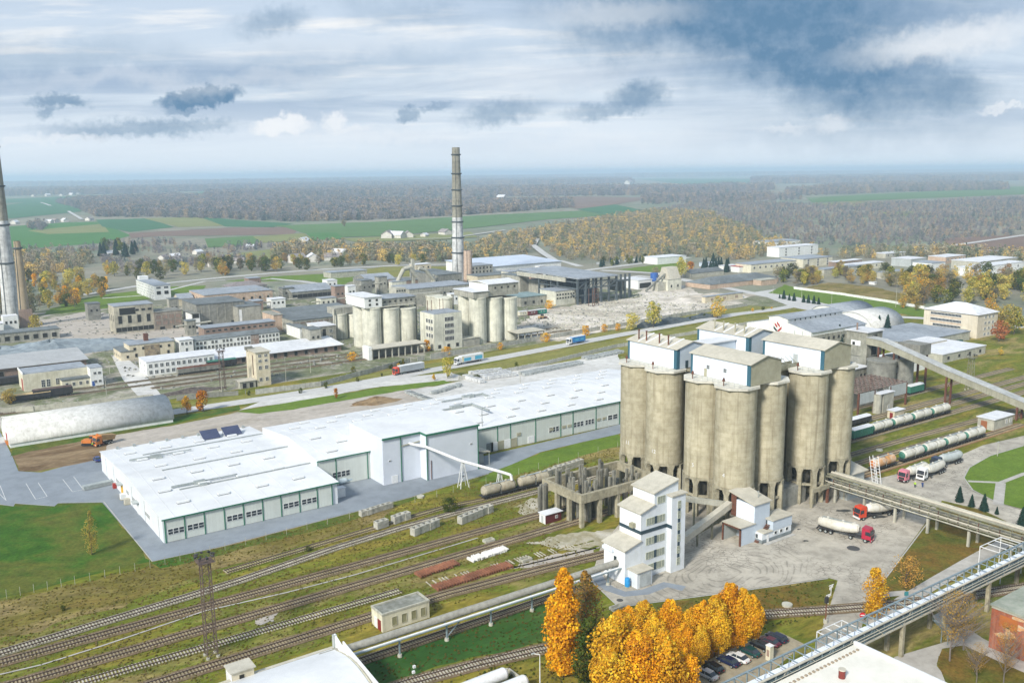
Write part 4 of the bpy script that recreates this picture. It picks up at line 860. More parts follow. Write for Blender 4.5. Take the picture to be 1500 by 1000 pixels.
for i in range(24): # outrigger frames on the far side
    u = q0 + 8 + i * 4.6
    mb = MB(); mb.beam((u, w1, zt - 1.2), (u, w1 + 1.5, zt - 1.2), .09); mb.beam((u, w1, zt), (u, w1 + 1.5, zt - 1.2), .09); mb.beam((u, w1 + 1.5, zt - 1.2), (u + 4.6, w1 + 1.5, zt - 1.2), .1); mb.build('outrigger', steel_bl, tg)
for u in (104, 118, 132, 150.5, 165, 181, 199, 214):
    for v in (w0 + .2, w1 - .2): MB().box(u - .35, u + .35, v - .35, v + .35, 0, zb).build('leg', beam_con, tg)
mb = MB()
for i in range(10): mb.box(158 + i * .34, 158.34 + i * .34, 86.2, 87.4, 5.6 - i * .3, 5.7 - i * .3)
mb.build('stair', steel_bl, tg)
for u in (161.5, 163.6): 
    for v in (86.2, 87.5): MB().beam((u, v, 0), (u, v, 3.3), .14).build('stair_post', steel_bl, tg)
mb = MB()
for i in range(8): mb.beam((158 + i * .5, 86.1, 5.6 - i * .42), (158 + i * .5, 86.1, 6.7 - i * .42), .06); mb.beam((158 + i * .5, 87.5, 5.6 - i * .42), (158 + i * .5, 87.5, 6.7 - i * .42), .06)
for v in (86.1, 87.5): mb.beam((158, v, 6.7), (161.5, v, 3.76), .06)
mb.build('stair_railing', steel_bl, tg)
pf = thing('pipe_platform', 'white tubular platform frame beside the foreground truss gallery', 'platform frame', (140, 95, 0))
for (u0, u1, v0, v1, z) in ((137.5, 145, 93.8, 98.2, 5.2), (196, 205, 94, 99, 7)):
    for v in (v0, v1): MB().beam((u0, v, z), (u1, v, z), .16).build('rail', white_p, pf)
    for k in range(4): u = u0 + (u1 - u0) * k / 3; MB().beam((u, v0, z), (u, v1, z), .14).build('rail', white_p, pf); 
    for u in (u0, u1): 
        for v in (v0, v1): MB().beam((u, v, 0), (u, v, z), .16).build('leg', white_p, pf)
# ---------------------------------------------------------------- pipeline on short posts
pl = thing('pipeline', 'thick grey insulated pipeline on short posts running to white tower', 'pipeline', (60, 145, 0))
pipe_m = mat('pipe_insulation', (.35, .34, .29), (.26, .25, .21), 1.2, .2, .1, rough=.6)
MB().tube((59, 145.9, 4.4), (129.5, 145.0, 4.4), .75, n=20).build('pipe', pipe_m, pl, True)
MB().tube((59, 144.7, 3.75), (129.5, 143.8, 3.75), .2, n=8).build('pipe', white_p, pl, True); MB().tube((59, 144.3, 3.7), (129.5, 143.4, 3.7), .14, n=8).build('pipe', steel_bl, pl, True)
for u in (74.5, 84.9, 95.3, 105.6, 116, 126.5):
    MB().box(u - .13, u + .13, 144.5, 144.8, .6, 3.6).build('post', steel_bl, pl); MB().box(u - .12, u + .12, 144, 146.6, 3.45, 3.62).build('bracket', steel_bl, pl); MB().cyl(u, 144.65, 0, .6, .5, .42, 10).build('footing', pale_con, pl)
MB().beam((84.9, 144.6, .8), (88.5, 144.8, 3.5), .16).build('brace', steel_bl, pl)
# ---------------------------------------------------------------- barrel-roofed hall at the lower edge
bh = thing('barrel_hall', 'white barrel-roofed hall with raised parapet plates at the bottom edge', 'hall', (40, 135, 0))
ctr = 138.3; prof = [(ctr - 8.5 + 17 * k / 16, 4.6 + 1.5 * math.sin(math.pi * k / 16)) for k in range(17)]
MB().ex([(ctr - 8.5, 0)] + [(ctr + 8.5, 0)] + prof[::-1], 30, 62.3).build('wall', cream_wall, bh)
MB().ex(prof[::-1] + [(p[0], p[1] + .25) for p in prof], 29.8, 61.8).build('roof', roof_white, bh)
for u, a, b in ((62.5, ctr + 3.2, ctr + 8.9), (62.6, ctr - 9, ctr + 5.4)): MB().ex([(a, 4.2), (b, 4.2), (b, 7.4), (a, 5.6)], u, u + .25).build('parapet', white_p, bh)
MB().box(62.2, 62.9, ctr + 8.4, ctr + 9.1, 0, 7.3).build('parapet_post', panel_grey, bh)
MB().box(30, 62.2, ctr + 8.55, ctr + 9.3, 4.3, 4.9).build('gutter', roof_tan, bh)
MB().box(43.3, 47.2, 146.6, 149.6, 0, 6.3).build('stair_house', tan_wall, bh); MB().box(43.25, 43.29, 146.6, 149.6, 0, 6.3).build('stair_house_side', white_p, bh); MB().box(43.0, 47.5, 146.3, 149.9, 6.32, 6.5).build('stair_house_roof', roof_tan, bh)
MB().box(44.6, 45.4, 146.5, 146.59, 4.2, 5.6).build('window', hole, bh)
# white flat roof at the lower right
fh = thing('flat_hall', 'wide white flat-roofed hall below the truss gallery at the bottom edge', 'hall', (115, 80, 0))
MB().box(106, 134.6, 58, 88.2, 0, 7.6).build('wall', cream_wall, fh); MB().box(105.8, 134.9, 58, 88.4, 7.62, 7.9).build('roof', mat('roof_cream_white', (.74, .72, .64), (.66, .64, .56), .25, .05, .04), fh)
MB().box(134.6, 135.1, 58, 88.6, 7.0, 8.4).build('parapet', white_p, fh); 
for i in range(26): u = 108 + i * 1.0; MB().box(u, u + .4, 86.6, 87.0, 7.9, 8.15).build('roof_clip', plain('roof_clip_tan', (.35, .28, .2)), fh)
rv = thing('roof_vent', 'small round dark red roof vent on the wide white roof', 'roof vent', (*G(1233, 992, 7.9), 7.9))
x_, y_ = G(1233, 992, 7.9); MB().cyl(x_, y_, 7.9, 9.3, .55, n=16).build('stack', plain('maroon_metal', (.2, .03, .02)), rv); MB().lathe(x_, y_, [(.62, 9.3), (.62, 9.5)], 16).build('cap', roof_tan, rv)
for o in rv.children: o.location = -Vector(rv.location)
# horizontal storage tanks
for i, (u, v) in enumerate(((82.5, 125.4), (84.0, 121.3))):
    t = thing('storage_tank', ['white horizontal storage tank nearer the railway track, bottom edge', 'white horizontal storage tank cut by the bottom edge of picture'][i], 'tank', (u, v, 0), 0, 'storage tanks')
    MB().capsule((u - 11, v, 1.9), (u + 3.4, v, 1.9), 1.15, 16).build('tank_shell', white_p, t, True)
    for k in (-9, -4, 1): MB().box(u + k, u + k + .5, v - .9, v + .9, 0, .95).build('saddle', pale_con, t)
mb = MB()
for a, b in (((88, 128), (88, 117)), ((70, 128), (88, 128))):
    mb.box(min(a[0], b[0]) - .15, max(a[0], b[0]) + .15, min(a[1], b[1]) - .15, max(a[1], b[1]) + .15, 0, .9)
tag(mb.build('tank_bund', pale_con), 'low concrete bund wall round the white storage tanks', 'wall')
# brick hall at the right edge
bk = thing('brick_hall', 'tall red brick hall with peeling plaster and grey flat roof', 'brick building', (166, 62, 0))
MB().box(167.0, 215, 45, 81.2, 0, 8.6).build('wall', brick_m, bk); MB().box(166.7, 215, 45, 81.5, 8.62, 8.9).build('roof', mat('roof_lichen', (.34, .35, .29), (.24, .27, .21), .4, .15, .15), bk)
MB().box(167.1, 178, 60, 70, 8.9, 11.2).build('roof_house', brick_m, bk)
peel = mat('peeling_plaster', (.55, .44, .29), (.60, .25, .08), 1.2, .3, .2); rr = random.Random(9)
for i in range(26):
    v = rr.uniform(56, 80); z = 8.4 - abs(rr.gauss(0, 1.5)) if i < 18 else rr.uniform(2.5, 7); w, h = rr.uniform(.5, 2.2), rr.uniform(.25, .8); pts = [(v + w * math.cos(a) * rr.uniform(.6, 1.1), z + h * math.sin(a) * rr.uniform(.5, 1.1)) for a in [k * .7 for k in range(9)]]
    MB().ex([(p[0], min(8.55, p[1])) for p in pts], 166.96 - i * .001, 166.995).build('plaster_patch', peel, bk)
orange = mat('orange_brick', (.42, .14, .035), (.34, .11, .03), .8, .2, .2, joints=(.5, .16, (1.1, 1, 1), .4))
for v in (54, 58.4, 62.8, 67.2, 71.6, 76.2):
    for z in (1.2, 5.2): MB().box(166.94, 166.99, v, v + 3.4, z, z + 2.2).build('wall_panel', orange, bk)
MB().box(166.85, 167, 45, 81.2, 8.2, 8.62).build('cornice', pale_con, bk)
# small plastered hut between the tracks
ht = thing('trackside_hut', 'small cream plastered hut with gravel roof and dark red door', 'hut', (76.2, 155, 0))
MB().box(76.2, 87.0, 155.0, 159.7, 0, 3.55).build('wall', cream_wall, ht); MB().box(76.5, 86.7, 155.3, 159.4, 3.56, 3.7).build('roof', mat('roof_moss', (.27, .275, .24), (.16, .165, .13), .9, .2, .2), ht)
for a in ((76.1, 87.1, 154.9, 155.25), (76.1, 87.1, 159.45, 159.8)): MB().box(a[0], a[1], a[2], a[3], 3.55, 3.95).build('parapet', pale_con, ht)
for a in ((76.1, 76.45), (86.75, 87.1)): MB().box(a[0], a[1], 155.25, 159.45, 3.55, 3.95).build('parapet', pale_con, ht)
wins(ht, 'v', 154.98, lin(77.8, 86.6, 4), [1.75], 1.15, 1.9, 1, 1, fr=mat('lintel_cream', (.5, .48, .36), None, 1), gl=mat('olive_board', (.30, .29, .17), (.24, .23, .12), 1), one=False)
MB().box(76.1, 76.19, 155.6, 156.9, .05, 2.3).build('door', plain('dark_red_door', (.22, .02, .02)), ht); MB().box(76.1, 76.19, 157.2, 158.4, .05, 2.3).build('door', white_p, ht)
# hut by the tank-wagon row
h2 = thing('gate_hut', 'square pale hut with rusty door at the end of the tank wagons', 'hut', (313, 157, 0))
MB().box(313.6, 326.4, 157.2, 163.0, 0, 3.9).build('wall', pale_con, h2); MB().box(313.2, 326.8, 156.8, 163.4, 3.9, 4.15).build('roof', roof_pale, h2)
MB().box(313.5, 313.59, 159.6, 161.8, 0, 3.0).build('door', rust if False else plain('rust_door', (.32, .12, .05)), h2); wins(h2, 'v', 157.17, [322, 324.6], [2.2], 1.1, 1.6, 2, 1)
# ---------------------------------------------------------------- generic buildings placed by their surveyed corners
def box_of(bl, br, top, back, h=None, depth=None, z0=0):
    u0, v0 = G(*bl); u1, v1_ = G(*br); v0 = (v0 + v1_) / 2; u0 = ux(bl[0], v0, 0); u1 = ux(br[0], v0, 0)
    h = h if h else zat(u0, v0, top); vb = v0 + depth if depth else vx(back, u0, h)
    return u0, u1, v0, max(vb, v0 + 2), h
def bld(name, label, cat, bl, br, top, back=None, wall=None, roofm=None, roof='flat', depth=None, h=None, rid=1.5, wv=None, wu=None, over=.3, group=None, extra=None, base=0.0):
    u0, u1, v0, v1, h = box_of(bl, br, top, back, h, depth)
    t = thing(name, label, cat, (round(u0, 2), round(v0, 2), 0), 0, group); wall = wall or old_con; roofm = roofm or roof_grey
    if roof == 'flat':
        MB().box(u0, u1, v0, v1, base, h).build('wall', wall, t); MB().box(u0 - over, u1 + over, v0 - over, v1 + over, h + .003, h + .35).build('roof', roofm, t)
    elif roof == 'gu':
        vm = (v0 + v1) / 2; MB().ex([(v0, base), (v1, base), (v1, h), (vm, h + rid), (v0, h)], u0, u1).build('wall', wall, t)
        MB().ex([(v0 - over, h - .05), (vm, h + rid + .02), (v1 + over, h - .05), (v1 + over, h + .2), (vm, h + rid + .27), (v0 - over, h + .2)], u0 - over, u1 + over).build('roof', roofm, t)
    elif roof == 'gv':
        um = (u0 + u1) / 2; MB().ey([(u0, base), (u1, base), (u1, h), (um, h + rid), (u0, h)], v0, v1).build('wall', wall, t)
        MB().ey([(u0 - over, h - .05), (um, h + rid + .02), (u1 + over, h - .05), (u1 + over, h + .2), (um, h + rid + .27), (u0 - over, h + .2)], v0 - over, v1 + over).build('roof', roofm, t)
    elif roof == 'shed':
        MB().ex([(v0, base), (v1, base), (v1, h + rid), (v0, h)], u0, u1).build('wall', wall, t)
        MB().ex([(v0 - over, h), (v1 + over, h + rid + .05), (v1 + over, h + rid + .3), (v0 - over, h + .25)], u0 - over, u1 + over).build('roof', roofm, t)
    elif roof == 'hip':
        MB().box(u0, u1, v0, v1, base, h).build('wall', wall, t); o = over; d = min(u1 - u0, v1 - v0) / 2
        if u1 - u0 > v1 - v0: r1, r2 = (u0 + d, (v0 + v1) / 2), (u1 - d, (v0 + v1) / 2)
        else: r1, r2 = ((u0 + u1) / 2, v0 + d), ((u0 + u1) / 2, v1 - d)
        P = [(u0 - o, v0 - o, h), (u1 + o, v0 - o, h), (u1 + o, v1 + o, h), (u0 - o, v1 + o, h), (*r1, h + rid), (*r2, h + rid)]
        F = [(0, 1, 5, 4), (1, 2, 5), (2, 3, 4, 5), (3, 0, 4), (3, 2, 1, 0)] if u1 - u0 > v1 - v0 else [(0, 1, 4), (1, 2, 5, 4), (2, 3, 5), (3, 0, 4, 5), (3, 2, 1, 0)]
        MB().add(P, F).build('roof', roofm, t)
    for q in (wv or []):
        n, zs, w_, h_ = q[:4]; k = dict(q[4]) if len(q) > 4 else {}; a = k.pop('a', 0.0); b = k.pop('b', 1.0)
        wins(t, 'v', v0 - .03, lin(u0 + (u1 - u0) * a + .4, u0 + (u1 - u0) * b - .4, n), [z * h for z in zs], w_, h_, **k)
    for q in (wu or []):
        n, zs, w_, h_ = q[:4]; k = dict(q[4]) if len(q) > 4 else {}; a = k.pop('a', 0.0); b = k.pop('b', 1.0)
        wins(t, 'u', u0 - .03, lin(v0 + (v1 - v0) * a + .4, v0 + (v1 - v0) * b - .4, n), [z * h for z in zs], w_, h_, **k)
    return t, (u0, u1, v0, v1, h)
HK = dict(gl=hole, fr=dark_con, nx=1)
# left part of the old cement works
bld('office', 'long cream two-storey office with rows of green-framed windows by freight wagons', 'office building', (216, 553), (315, 537), 531, 203, white_wall, roof_pale, over=.2, wv=[(12, [.72, .27], 1.5, 1.7, dict(ny=2))], wu=[(2, [.7, .28], 1.1, 1.3)])
t_, b_ = bld('workshop', 'cream plastered workshop hall with flat grey roof and red end gate', 'workshop', (36, 573.5), (131, 562), 549, 26, cream_wall, roof_grey, over=-.4, wv=[(1, [.36], 1.5, 3.2, dict(a=.26, b=.32, ny=3)), (1, [.36], 1.5, 3.2, dict(a=.34, b=.4, ny=3)), (1, [.38], 1.4, 2.8, dict(a=.48, b=.54, ny=3))])
u0, u1, v0, v1, h = b_
MB().box(u0 - .06, u0 - .005, v0 + 2, v0 + 6.5, 0, 5).build('gate', plain('brick_red_gate', (.36, .08, .06)), t_); MB().box(u0 - .2, u0 + .2, v0, v1, h, h + .8).build('parapet', white_wall, t_)
t_, b_ = bld('annex', 'low cream annex with small windows in front of the workshop hall', 'annex', (92, 570), (135, 565), 556, None, cream_wall, roof_dark, depth=5, h=3.8, wv=[(4, [.5], 1.1, 1.5)])
t_, b_ = bld('annex', 'square white end block of the workshop with blue door', 'annex', (134, 567), (152, 562), 540, None, white_wall, roof_grey, depth=9, over=0, wv=[(2, [.25, .72], 1.2, 1.2, dict(a=.1))])
MB().box(b_[0] + .4, b_[0] + 1.5, b_[2] - .06, b_[2] - .01, 0, 2.2).build('door', plain('blue_door', (.03, .1, .35)), t_)
t_, b_ = bld('freight_shed', 'long grey ribbed freight shed behind the cream workshop hall', 'freight shed', (-60, 565), (128, 543), 551, None, brick_far, mat('ribbed_sheet', (.42, .43, .43), (.36, .37, .37), .6, .06, .08, joints=(1.2, 60, (.72, .72, .72), .6)), roof='shed', depth=26, h=5.5, rid=1.5, over=1.0, wv=[(5, [.5], 4, 3, dict(gl=hole, fr=old_con))])
bld('ruined_depot', 'low ruined depot with grey-green roof behind the slag heap', 'ruin', (-40, 505), (88, 498), 486, None, old_con, roof_dark, depth=12, h=5.5, wv=[(9, [.45], 2.6, 2.6, HK)])
bld('pump_house', 'small white ruin with square holes below the tall left chimney', 'ruin', (6, 484), (28, 481), 468, None, white_wall, roof_pale, depth=8, h=8, over=0, wv=[(3, [.55], 1.2, 1.6, HK)])
bld('pump_house', 'low white building left of the ruin at chimney foot', 'building', (-30, 492), (6, 486), 476, None, white_wall, roof_pale, depth=9, h=5.5)
bld('gatehouse', 'small pink-cream outbuilding with grey roof by the white concrete road', 'outbuilding', (178, 529), (197, 526.5), 516, 166, tan_wall, roof_dark, wv=[(1, [.4], 1.2, 1.3, HK)], wu=[(4, [.4], .9, 1.2, HK)])
t_, b_ = bld('ruined_house', 'two-storey crumbling pink house with grey roof behind the office', 'ruin', (191, 528), (256, 519), 506, 181, tan_wall, roof_grey, wv=[(5, [.72], 1.3, 1.4, HK), (4, [.28], 1.2, 1.8, HK)])
MB().box(b_[0] + 7, b_[1] - 7, b_[2] - .05, b_[2] - .01, .5, b_[4] - .8).build('plaster_patch', mat('raw_brickwork', (.34, .27, .17), (.2, .16, .12), .6, .2, .3), t_)
MB().box(b_[0] + 9, b_[0] + 11, b_[3] - 5, b_[3] - 3, b_[4], b_[4] + 4).build('rusty_hopper', rust, t_)
bld('gatehouse', 'white porch block with round canopy between ruined house and long wing', 'porch', (264, 519), (284, 516), 499, None, white_wall, roof_pale, depth=8, wv=[(3, [.75], 1.2, 1.6), (1, [.25], 1.2, 2.4)])
t_, b_ = bld('administration_wing', 'very long two-storey white wing with two rows of dark windows', 'office building', (286, 516), (410, 498.5), 499.5, None, white_wall, roof_dark, roof='gu', depth=11, rid=1.5, wv=[(23, [.72], 1.3, 1.6, dict(gl=hole, skip=.06)), (23, [.26], 1.3, 1.7, dict(gl=hole, skip=.06))])
MB().box(b_[0] + 30, b_[0] + 34.5, b_[2] - .06, b_[2] - .01, 0, b_[4]).build('bare_brick_bay', brick_far, t_)
bld('rear_wing', 'long flat-roofed wing directly behind the white two-storey wing', 'ruin', (300, 505), (404, 491), 486, None, brick_far, roof_grey, depth=10, h=8.5, wv=[(12, [.8], 1.8, 1, HK)])
t_, b_ = bld('goods_shed', 'long brick goods shed with pale corrugated roof beside old tracks', 'freight shed', (315, 539), (500, 512), 527.5, None, brick_far, roof_pale, roof='shed', depth=18, rid=1.6, over=1.2, wv=[(12, [.5], 1.8, 2.2, HK)])
t_, b_ = bld('switch_house', 'cube-shaped concrete switch house with a tall dark door', 'building', (467, 505), (493, 500), 479, 450, old_con, roof_pale)
MB().box(b_[0] - .05, b_[0] - .005, b_[2], b_[3], 0, b_[4]).build('side_wall', white_wall, t_)
MB().box(b_[0] + 2.6, b_[0] + 4.4, b_[2] - .06, b_[2] - .01, b_[4] * .25, b_[4] * .85).build('door', hole, t_); wins(t_, 'v', b_[2] - .04, [b_[1] - 3], [b_[4] * .7, b_[4] * .35], 2, 1.8, 2, 2)
t_, b_ = bld('signal_tower', 'slim cream signal tower with four storeys by the roadside fence', 'tower', (377, 566), (397.5, 563.5), 517, 360, tan_wall, roof_tan, over=.5, wv=[(2, [.9, .75], 1.4, 1.2, dict(gl=hole, ny=2)), (2, [.55, .2], 1.4, 1.6, dict(gl=hole, ny=2))])
MB().box(b_[0] - .06, b_[0] - .01, b_[2] + 3.4, b_[2] + 4.4, b_[4] * .3, b_[4] * .9).build('stair_glazing', plain('brown_glazing', (.1, .05, .03)), t_)
MB().box(b_[0] - 1.2, b_[0] + .1 + 2, b_[3] - 3, b_[3] - 1.5, b_[4], b_[4] + 1.4).build('flue', dark_con, t_)
bld('lean_to', 'open dark lean-to shed left of the slim signal tower', 'shed', (352, 570), (375, 567), 556, None, old_con, roof_tan, depth=6, h=3, wv=[(2, [.45], 1.8, 2.2, HK)])
# ruined halls
bld('ruined_hall', 'tall roofless-looking factory hall with torn window openings, left of site', 'ruin', (169.8, 489.5), (227, 483.5), 449.5, 158, mat('ruin_tan', (.46, .43, .33), (.3, .28, .22), .3, .08, .25, streak=.5), roof_grey, over=.2,
    wv=[(1, [.8], 9, 4, dict(a=.22, b=.45, **HK)), (3, [.82], 2.2, 1.4, dict(a=.48, **HK)), (4, [.5], 2.2, 4.6, HK), (7, [.14], 3, 2.6, HK)], wu=[(3, [.55], 1.2, 3.6, HK)])
bld('ruined_hall', 'lower brown ruined hall joined to the tall hall with torn openings', 'ruin', (227.5, 483.5), (268, 480), 458, None, mat('ruin_brown', (.33, .28, .22), (.22, .19, .16), .3, .08, .25, streak=.5, joints=(6, 3, (.6, .6, .6), .6)), dark_con, depth=14, wv=[(4, [.72, .4], 3, 2.6, dict(gl=brick_far, fr=dark_con)), (2, [.1], 3, 1.8, HK)])
bld('ruined_block', 'white broken stair block in front of the dark kiln hall', 'ruin', (282, 483), (294, 481), 460, 268, white_wall, dark_con, wv=[(1, [.85], 4, 2.6, HK), (1, [.12], 2, 1.8, HK)])
bld('kiln_hall', 'dark grey kiln hall with tall pilasters behind the white stair block', 'ruin', (290, 481), (360, 473), 447, None, dark_con, roof_dark, depth=30, wv=[(6, [.6], .7, 11, dict(gl=old_con, fr=old_con, nx=1)), (2, [.12], 3, 2.4, HK)])
bld('kiln_hall', 'blank concrete hall with chipped white corner beside kiln hall', 'ruin', (350, 478), (384, 474), 450, None, old_con, roof_dark, depth=22, wv=[(1, [.5], 2, 9, dict(a=.0, b=.2, gl=white_wall, fr=old_con, nx=1))])
bld('ruined_house', 'narrow pink gable ruin with round arch beside blank concrete hall', 'ruin', (402, 487), (415, 484), 462, 384, pink_wall, old_con, wu=[(3, [.5], 1, 2, HK)])
t_, b_ = bld('press_hall', 'long low hall with stepped pink gable and brick clerestory', 'ruin', (430, 492), (510, 480), 470, 398, old_con, roof_dark, wv=[(9, [.8], 3, 1, dict(gl=brick_far, fr=dark_con))], wu=[(6, [.55], 1.2, 1.8, HK)])
bld('press_hall', 'upper grey roof hall rising behind the stepped pink gable', 'ruin', (418, 478), (515, 466), 459, 398, pink_wall, roof_dark, wv=[(10, [.85], 2.4, 1, dict(gl=brick_far, fr=dark_con))])
bld('store_ruin', 'small white ruined store with dark bay left of cube switch house', 'ruin', (440, 497), (452, 495), 481, None, white_wall, roof_dark, depth=20, wv=[(1, [.4], 3, 3, HK)])
t_, b_ = bld('raw_store', 'large hall with pale grey pitched roof, steel ribs bare at its left end', 'hall', (428, 441), (488, 434), 432, None, dark_con, roof_grey, roof='gu', depth=26, rid=3.5, h=6, wv=[(8, [.45], 4, 3, HK)])
u0, u1, v0, v1, h = b_
for k in range(6): 
    x = u0 - 2 - k * 5; MB().beam((x, v0, h), (x, (v0 + v1) / 2, h + 3.5), .35).build('bare_rafter', old_con, t_); MB().beam((x, v0, 0), (x, v0, h), .4).build('bare_post', old_con, t_)
bld('raw_store', 'second grey pitched hall to the right behind the cement silos', 'hall', (540, 424), (580, 420), 415, None, dark_con, roof_grey, roof='gu', depth=28, rid=4, h=6.5, wv=[(6, [.45], 4, 3, HK)])
bld('long_store', 'long low store with pale roof far behind the pitched halls', 'store', (485, 408), (538, 404), 402, None, pale_con, roof_grey, depth=16, h=5)
bld('office', 'grey two-storey house with dark hip roof behind kiln hall', 'house', (337, 434), (392, 428), 421, None, dark_con, mat('hip_roof_brown', (.24, .21, .20), None, .6), roof='hip', depth=18, rid=3, wv=[(6, [.65], 1.3, 1.6, HK)])
bld('mill_hall', 'flat-roofed hall with pink side wall and rubble on roof', 'ruin', (300.6, 452), (400, 441), 433, 277, pink_wall, roof_grey, wu=[(5, [.6], 1.4, 2, HK)], wv=[(8, [.5], 1.6, 1.8, HK)])
bld('garage', 'low shed with dark open front left of the grey hip-roofed house', 'shed', (328, 441), (360, 438), 432, None, old_con, roof_pale, depth=12, h=4, wv=[(3, [.45], 5, 2.6, HK)])
t_, b_ = bld('apartment_block', 'white five-storey block standing alone behind ruined halls', 'building', (227, 440), (251, 437.5), 419, 199, white_wall, roof_grey, wu=[(12, [.86, .66, .46, .27, .08], 1.6, 1.5)], wv=[(2, [.86], 3.2, 1.6, dict(nx=3)), (2, [.5], 3, 2.6, HK)])
MB().box(b_[0] + 1, b_[1] - 4, b_[3] - 7, b_[3] - 1, b_[4], b_[4] + 3).build('stair_head', white_wall, t_)
bld('house', 'small gabled stone house right of the white five-storey block', 'house', (262, 449), (284, 446), 440, None, tan_wall, roof_grey, roof='gu', depth=12, rid=3, h=5)
# concrete silos of the old works
def old_silo(par, x, y, r, h, m): return MB().lathe(x, y, [(r, 0), (r, h - .8), (r + .25, h - .7), (r + .25, h)], 28).build('silo', m, par, True)
os_con = mat('old_silo_concrete', (.66, .65, .54), (.50, .495, .41), .3, .08, .14, streak=.5, sc=(.2, .2, .14))
def silo_row(label, base, rowpx, tops, r, n, dv=11, rows=2):
    t = thing('old_silos', label, 'silos', (*G(*base[0]), 0)); out = []
    for (px, py) in base:
        u, v = G(px, py); v += r * .8; h = zat(u, v - r, tops)
        for k in range(rows): old_silo(t, u, v + k * dv, r, h, os_con); out.append((u, v + k * dv, h))
    return t, out
t1, c1 = silo_row('row of six grey cement silos with white control house on top', [(551, 512), (578, 509.5), (602, 507)], 0, 451.5, 4.9, 3)
hs = c1[0][2]; ua, ub_, va, vb_ = c1[0][0] - 4.9, c1[-2][0] + 4.9, c1[0][1] - 4.5, c1[1][1] + 4.5
MB().box(ua, ub_, va, vb_, hs, hs + .5).build('roof_slab', pale_con, t1); MB().box(ua - 1, ua + 9, va, vb_ + 2, hs + .5, hs + 5.8).build('control_house', white_wall, t1); MB().box(ua - 1.5, ua + 9.5, va - .5, vb_ + 2.5, hs + 5.8, hs + 6.1).build('roof', roof_pale, t1)
wins(t1, 'v', va - .03, [ua + 2, ua + 6], [hs + 2, hs + 4.2], 1.3, 1.2, **HK); MB().box(ua + 9, ub_ + 1, va + 2, vb_ - 2, hs + .5, hs + 4).build('gallery', old_con, t1); MB().box(ua + 9, ub_ + 1.5, va + 1.5, vb_ - 1.5, hs + 4, hs + 4.3).build('roof', roof_grey, t1)
wins(t1, 'v', va + 1.97, lin(ua + 10, ub_, 6), [hs + 2.4], 1.4, 1, **HK)
MB().box(ub_ - 3, ub_ + 3, vb_ - 4, vb_ + 4, hs + 2, hs + 7).build('roof_cabin', pale_con, t1); wins(t1, 'v', vb_ - 4.03, lin(ub_ - 3, ub_ + 3, 4), [hs + 5.6], .9, .9, **HK)
t_, b_ = bld('loading_canopy', 'open loading canopy on posts in front of the row of cement silos', 'canopy', (546, 526), (622, 518), 517, None, dark_con, roof_tan, h=5.2, depth=9, over=.6, base=4.6)
for k in range(9): MB().box(b_[0] + k * (b_[1] - b_[0]) / 8 - .25, b_[0] + k * (b_[1] - b_[0]) / 8 + .25, b_[2], b_[2] + .5, 0, 4.6).build('post', pale_con, t_)
MB().box(b_[0], b_[1], b_[2] + 5, b_[2] + 6, 0, 4.6).build('rear_wall', dark_con, t_); MB().box(b_[0] - 2, b_[0] - .3, b_[2], b_[2] + 7, 0, 6.5).build('end_wall', white_wall, t_)
t2, c2 = silo_row('pair of shorter rounded silos left of the cement silo row', [(503, 496), (523, 494)], 0, 460, 3.9, 2, 9, 1)
ua, va, hs = c2[0][0], c2[0][1], c2[0][2]; MB().box(ua - 4.5, c2[1][0] + 4.5, va - 3, va + 7, hs, hs + 3.5).build('roof_gallery', old_con, t2); MB().tube((ua - 5, va - 3, 6), (ua - 5, va - 3, hs + 3), .55, n=8).build('dust_pipe', pale_con, t2)
t3, c3 = silo_row('row of grey cement silos with tall white gabled houses on top, right', [(706, 503), (729.5, 500), (751, 497.5)], 0, 436, 4.7, 3)
ua, ub_, va, vb_, hs = c3[0][0] - 4.7, c3[-2][0] + 4.7, c3[0][1] - 4.3, c3[1][1] + 4.3, c3[0][2]
MB().box(ua - .5, ua + 9, va, vb_, hs, hs + 3.2).build('control_house', old_con, t3); MB().box(ua - 1, ua + 9.4, va - .5, vb_ + .5, hs + 3.2, hs + 3.5).build('roof', roof_pale, t3)
vm = (va + vb_) / 2; MB().ex([(va + 1, hs), (vb_, hs), (vb_, hs + 6.4), (vm + 1, hs + 7.6), (va + 1, hs + 6.4)], ua + 9.5, ub_ + .5).build('control_house', old_con, t3); MB().box(ua + 9.4, ua + 9.46, va + 1, vb_, hs, hs + 6.4).build('side_wall', white_wall, t3)
MB().ex([(va + .5, hs + 6.4), (vm + 1, hs + 7.6), (vb_ + .4, hs + 6.4), (vb_ + .4, hs + 6.7), (vm + 1, hs + 7.95), (va + .5, hs + 6.7)], ua + 9, ub_ + .9).build('roof', roof_pale, t3); wins(t3, 'v', va + .97, lin(ua + 12, ub_, 4), [hs + 4.4], 1.2, 1.2, **HK)
old_silo(t3, ua - 6, vb_ + 2, 4.7, hs - 1, os_con); old_silo(t3, ua - 6, vb_ + 12, 4.7, hs - 1, os_con)
t_, b_ = bld('packing_house', 'five-storey concrete building with dark window bands between silo rows', 'building', (636.5, 514), (677.5, 508.5), 461, 615, os_con, roof_grey, over=-.3, wv=[(3, [.84, .66, .48, .3], 1.9, 2.2, dict(a=.36, b=.72, gl=hole, nx=2)), (3, [.1], 1.8, 2, HK)], wu=[(3, [.8, .6, .4], 1.9, 2.2, dict(a=.02, b=.6, gl=hole, nx=2))])
for k in (3, 5.5): MB().cyl(b_[0] + k, b_[3] - 3, b_[4], b_[4] + 6, .18, n=6).build('roof_pipe', rust, t_)
for k in (11, 13): MB().cyl(b_[0] + k, b_[3] - 2, b_[4], b_[4] + 6, .18, n=6).build('roof_pipe', rust, t_)
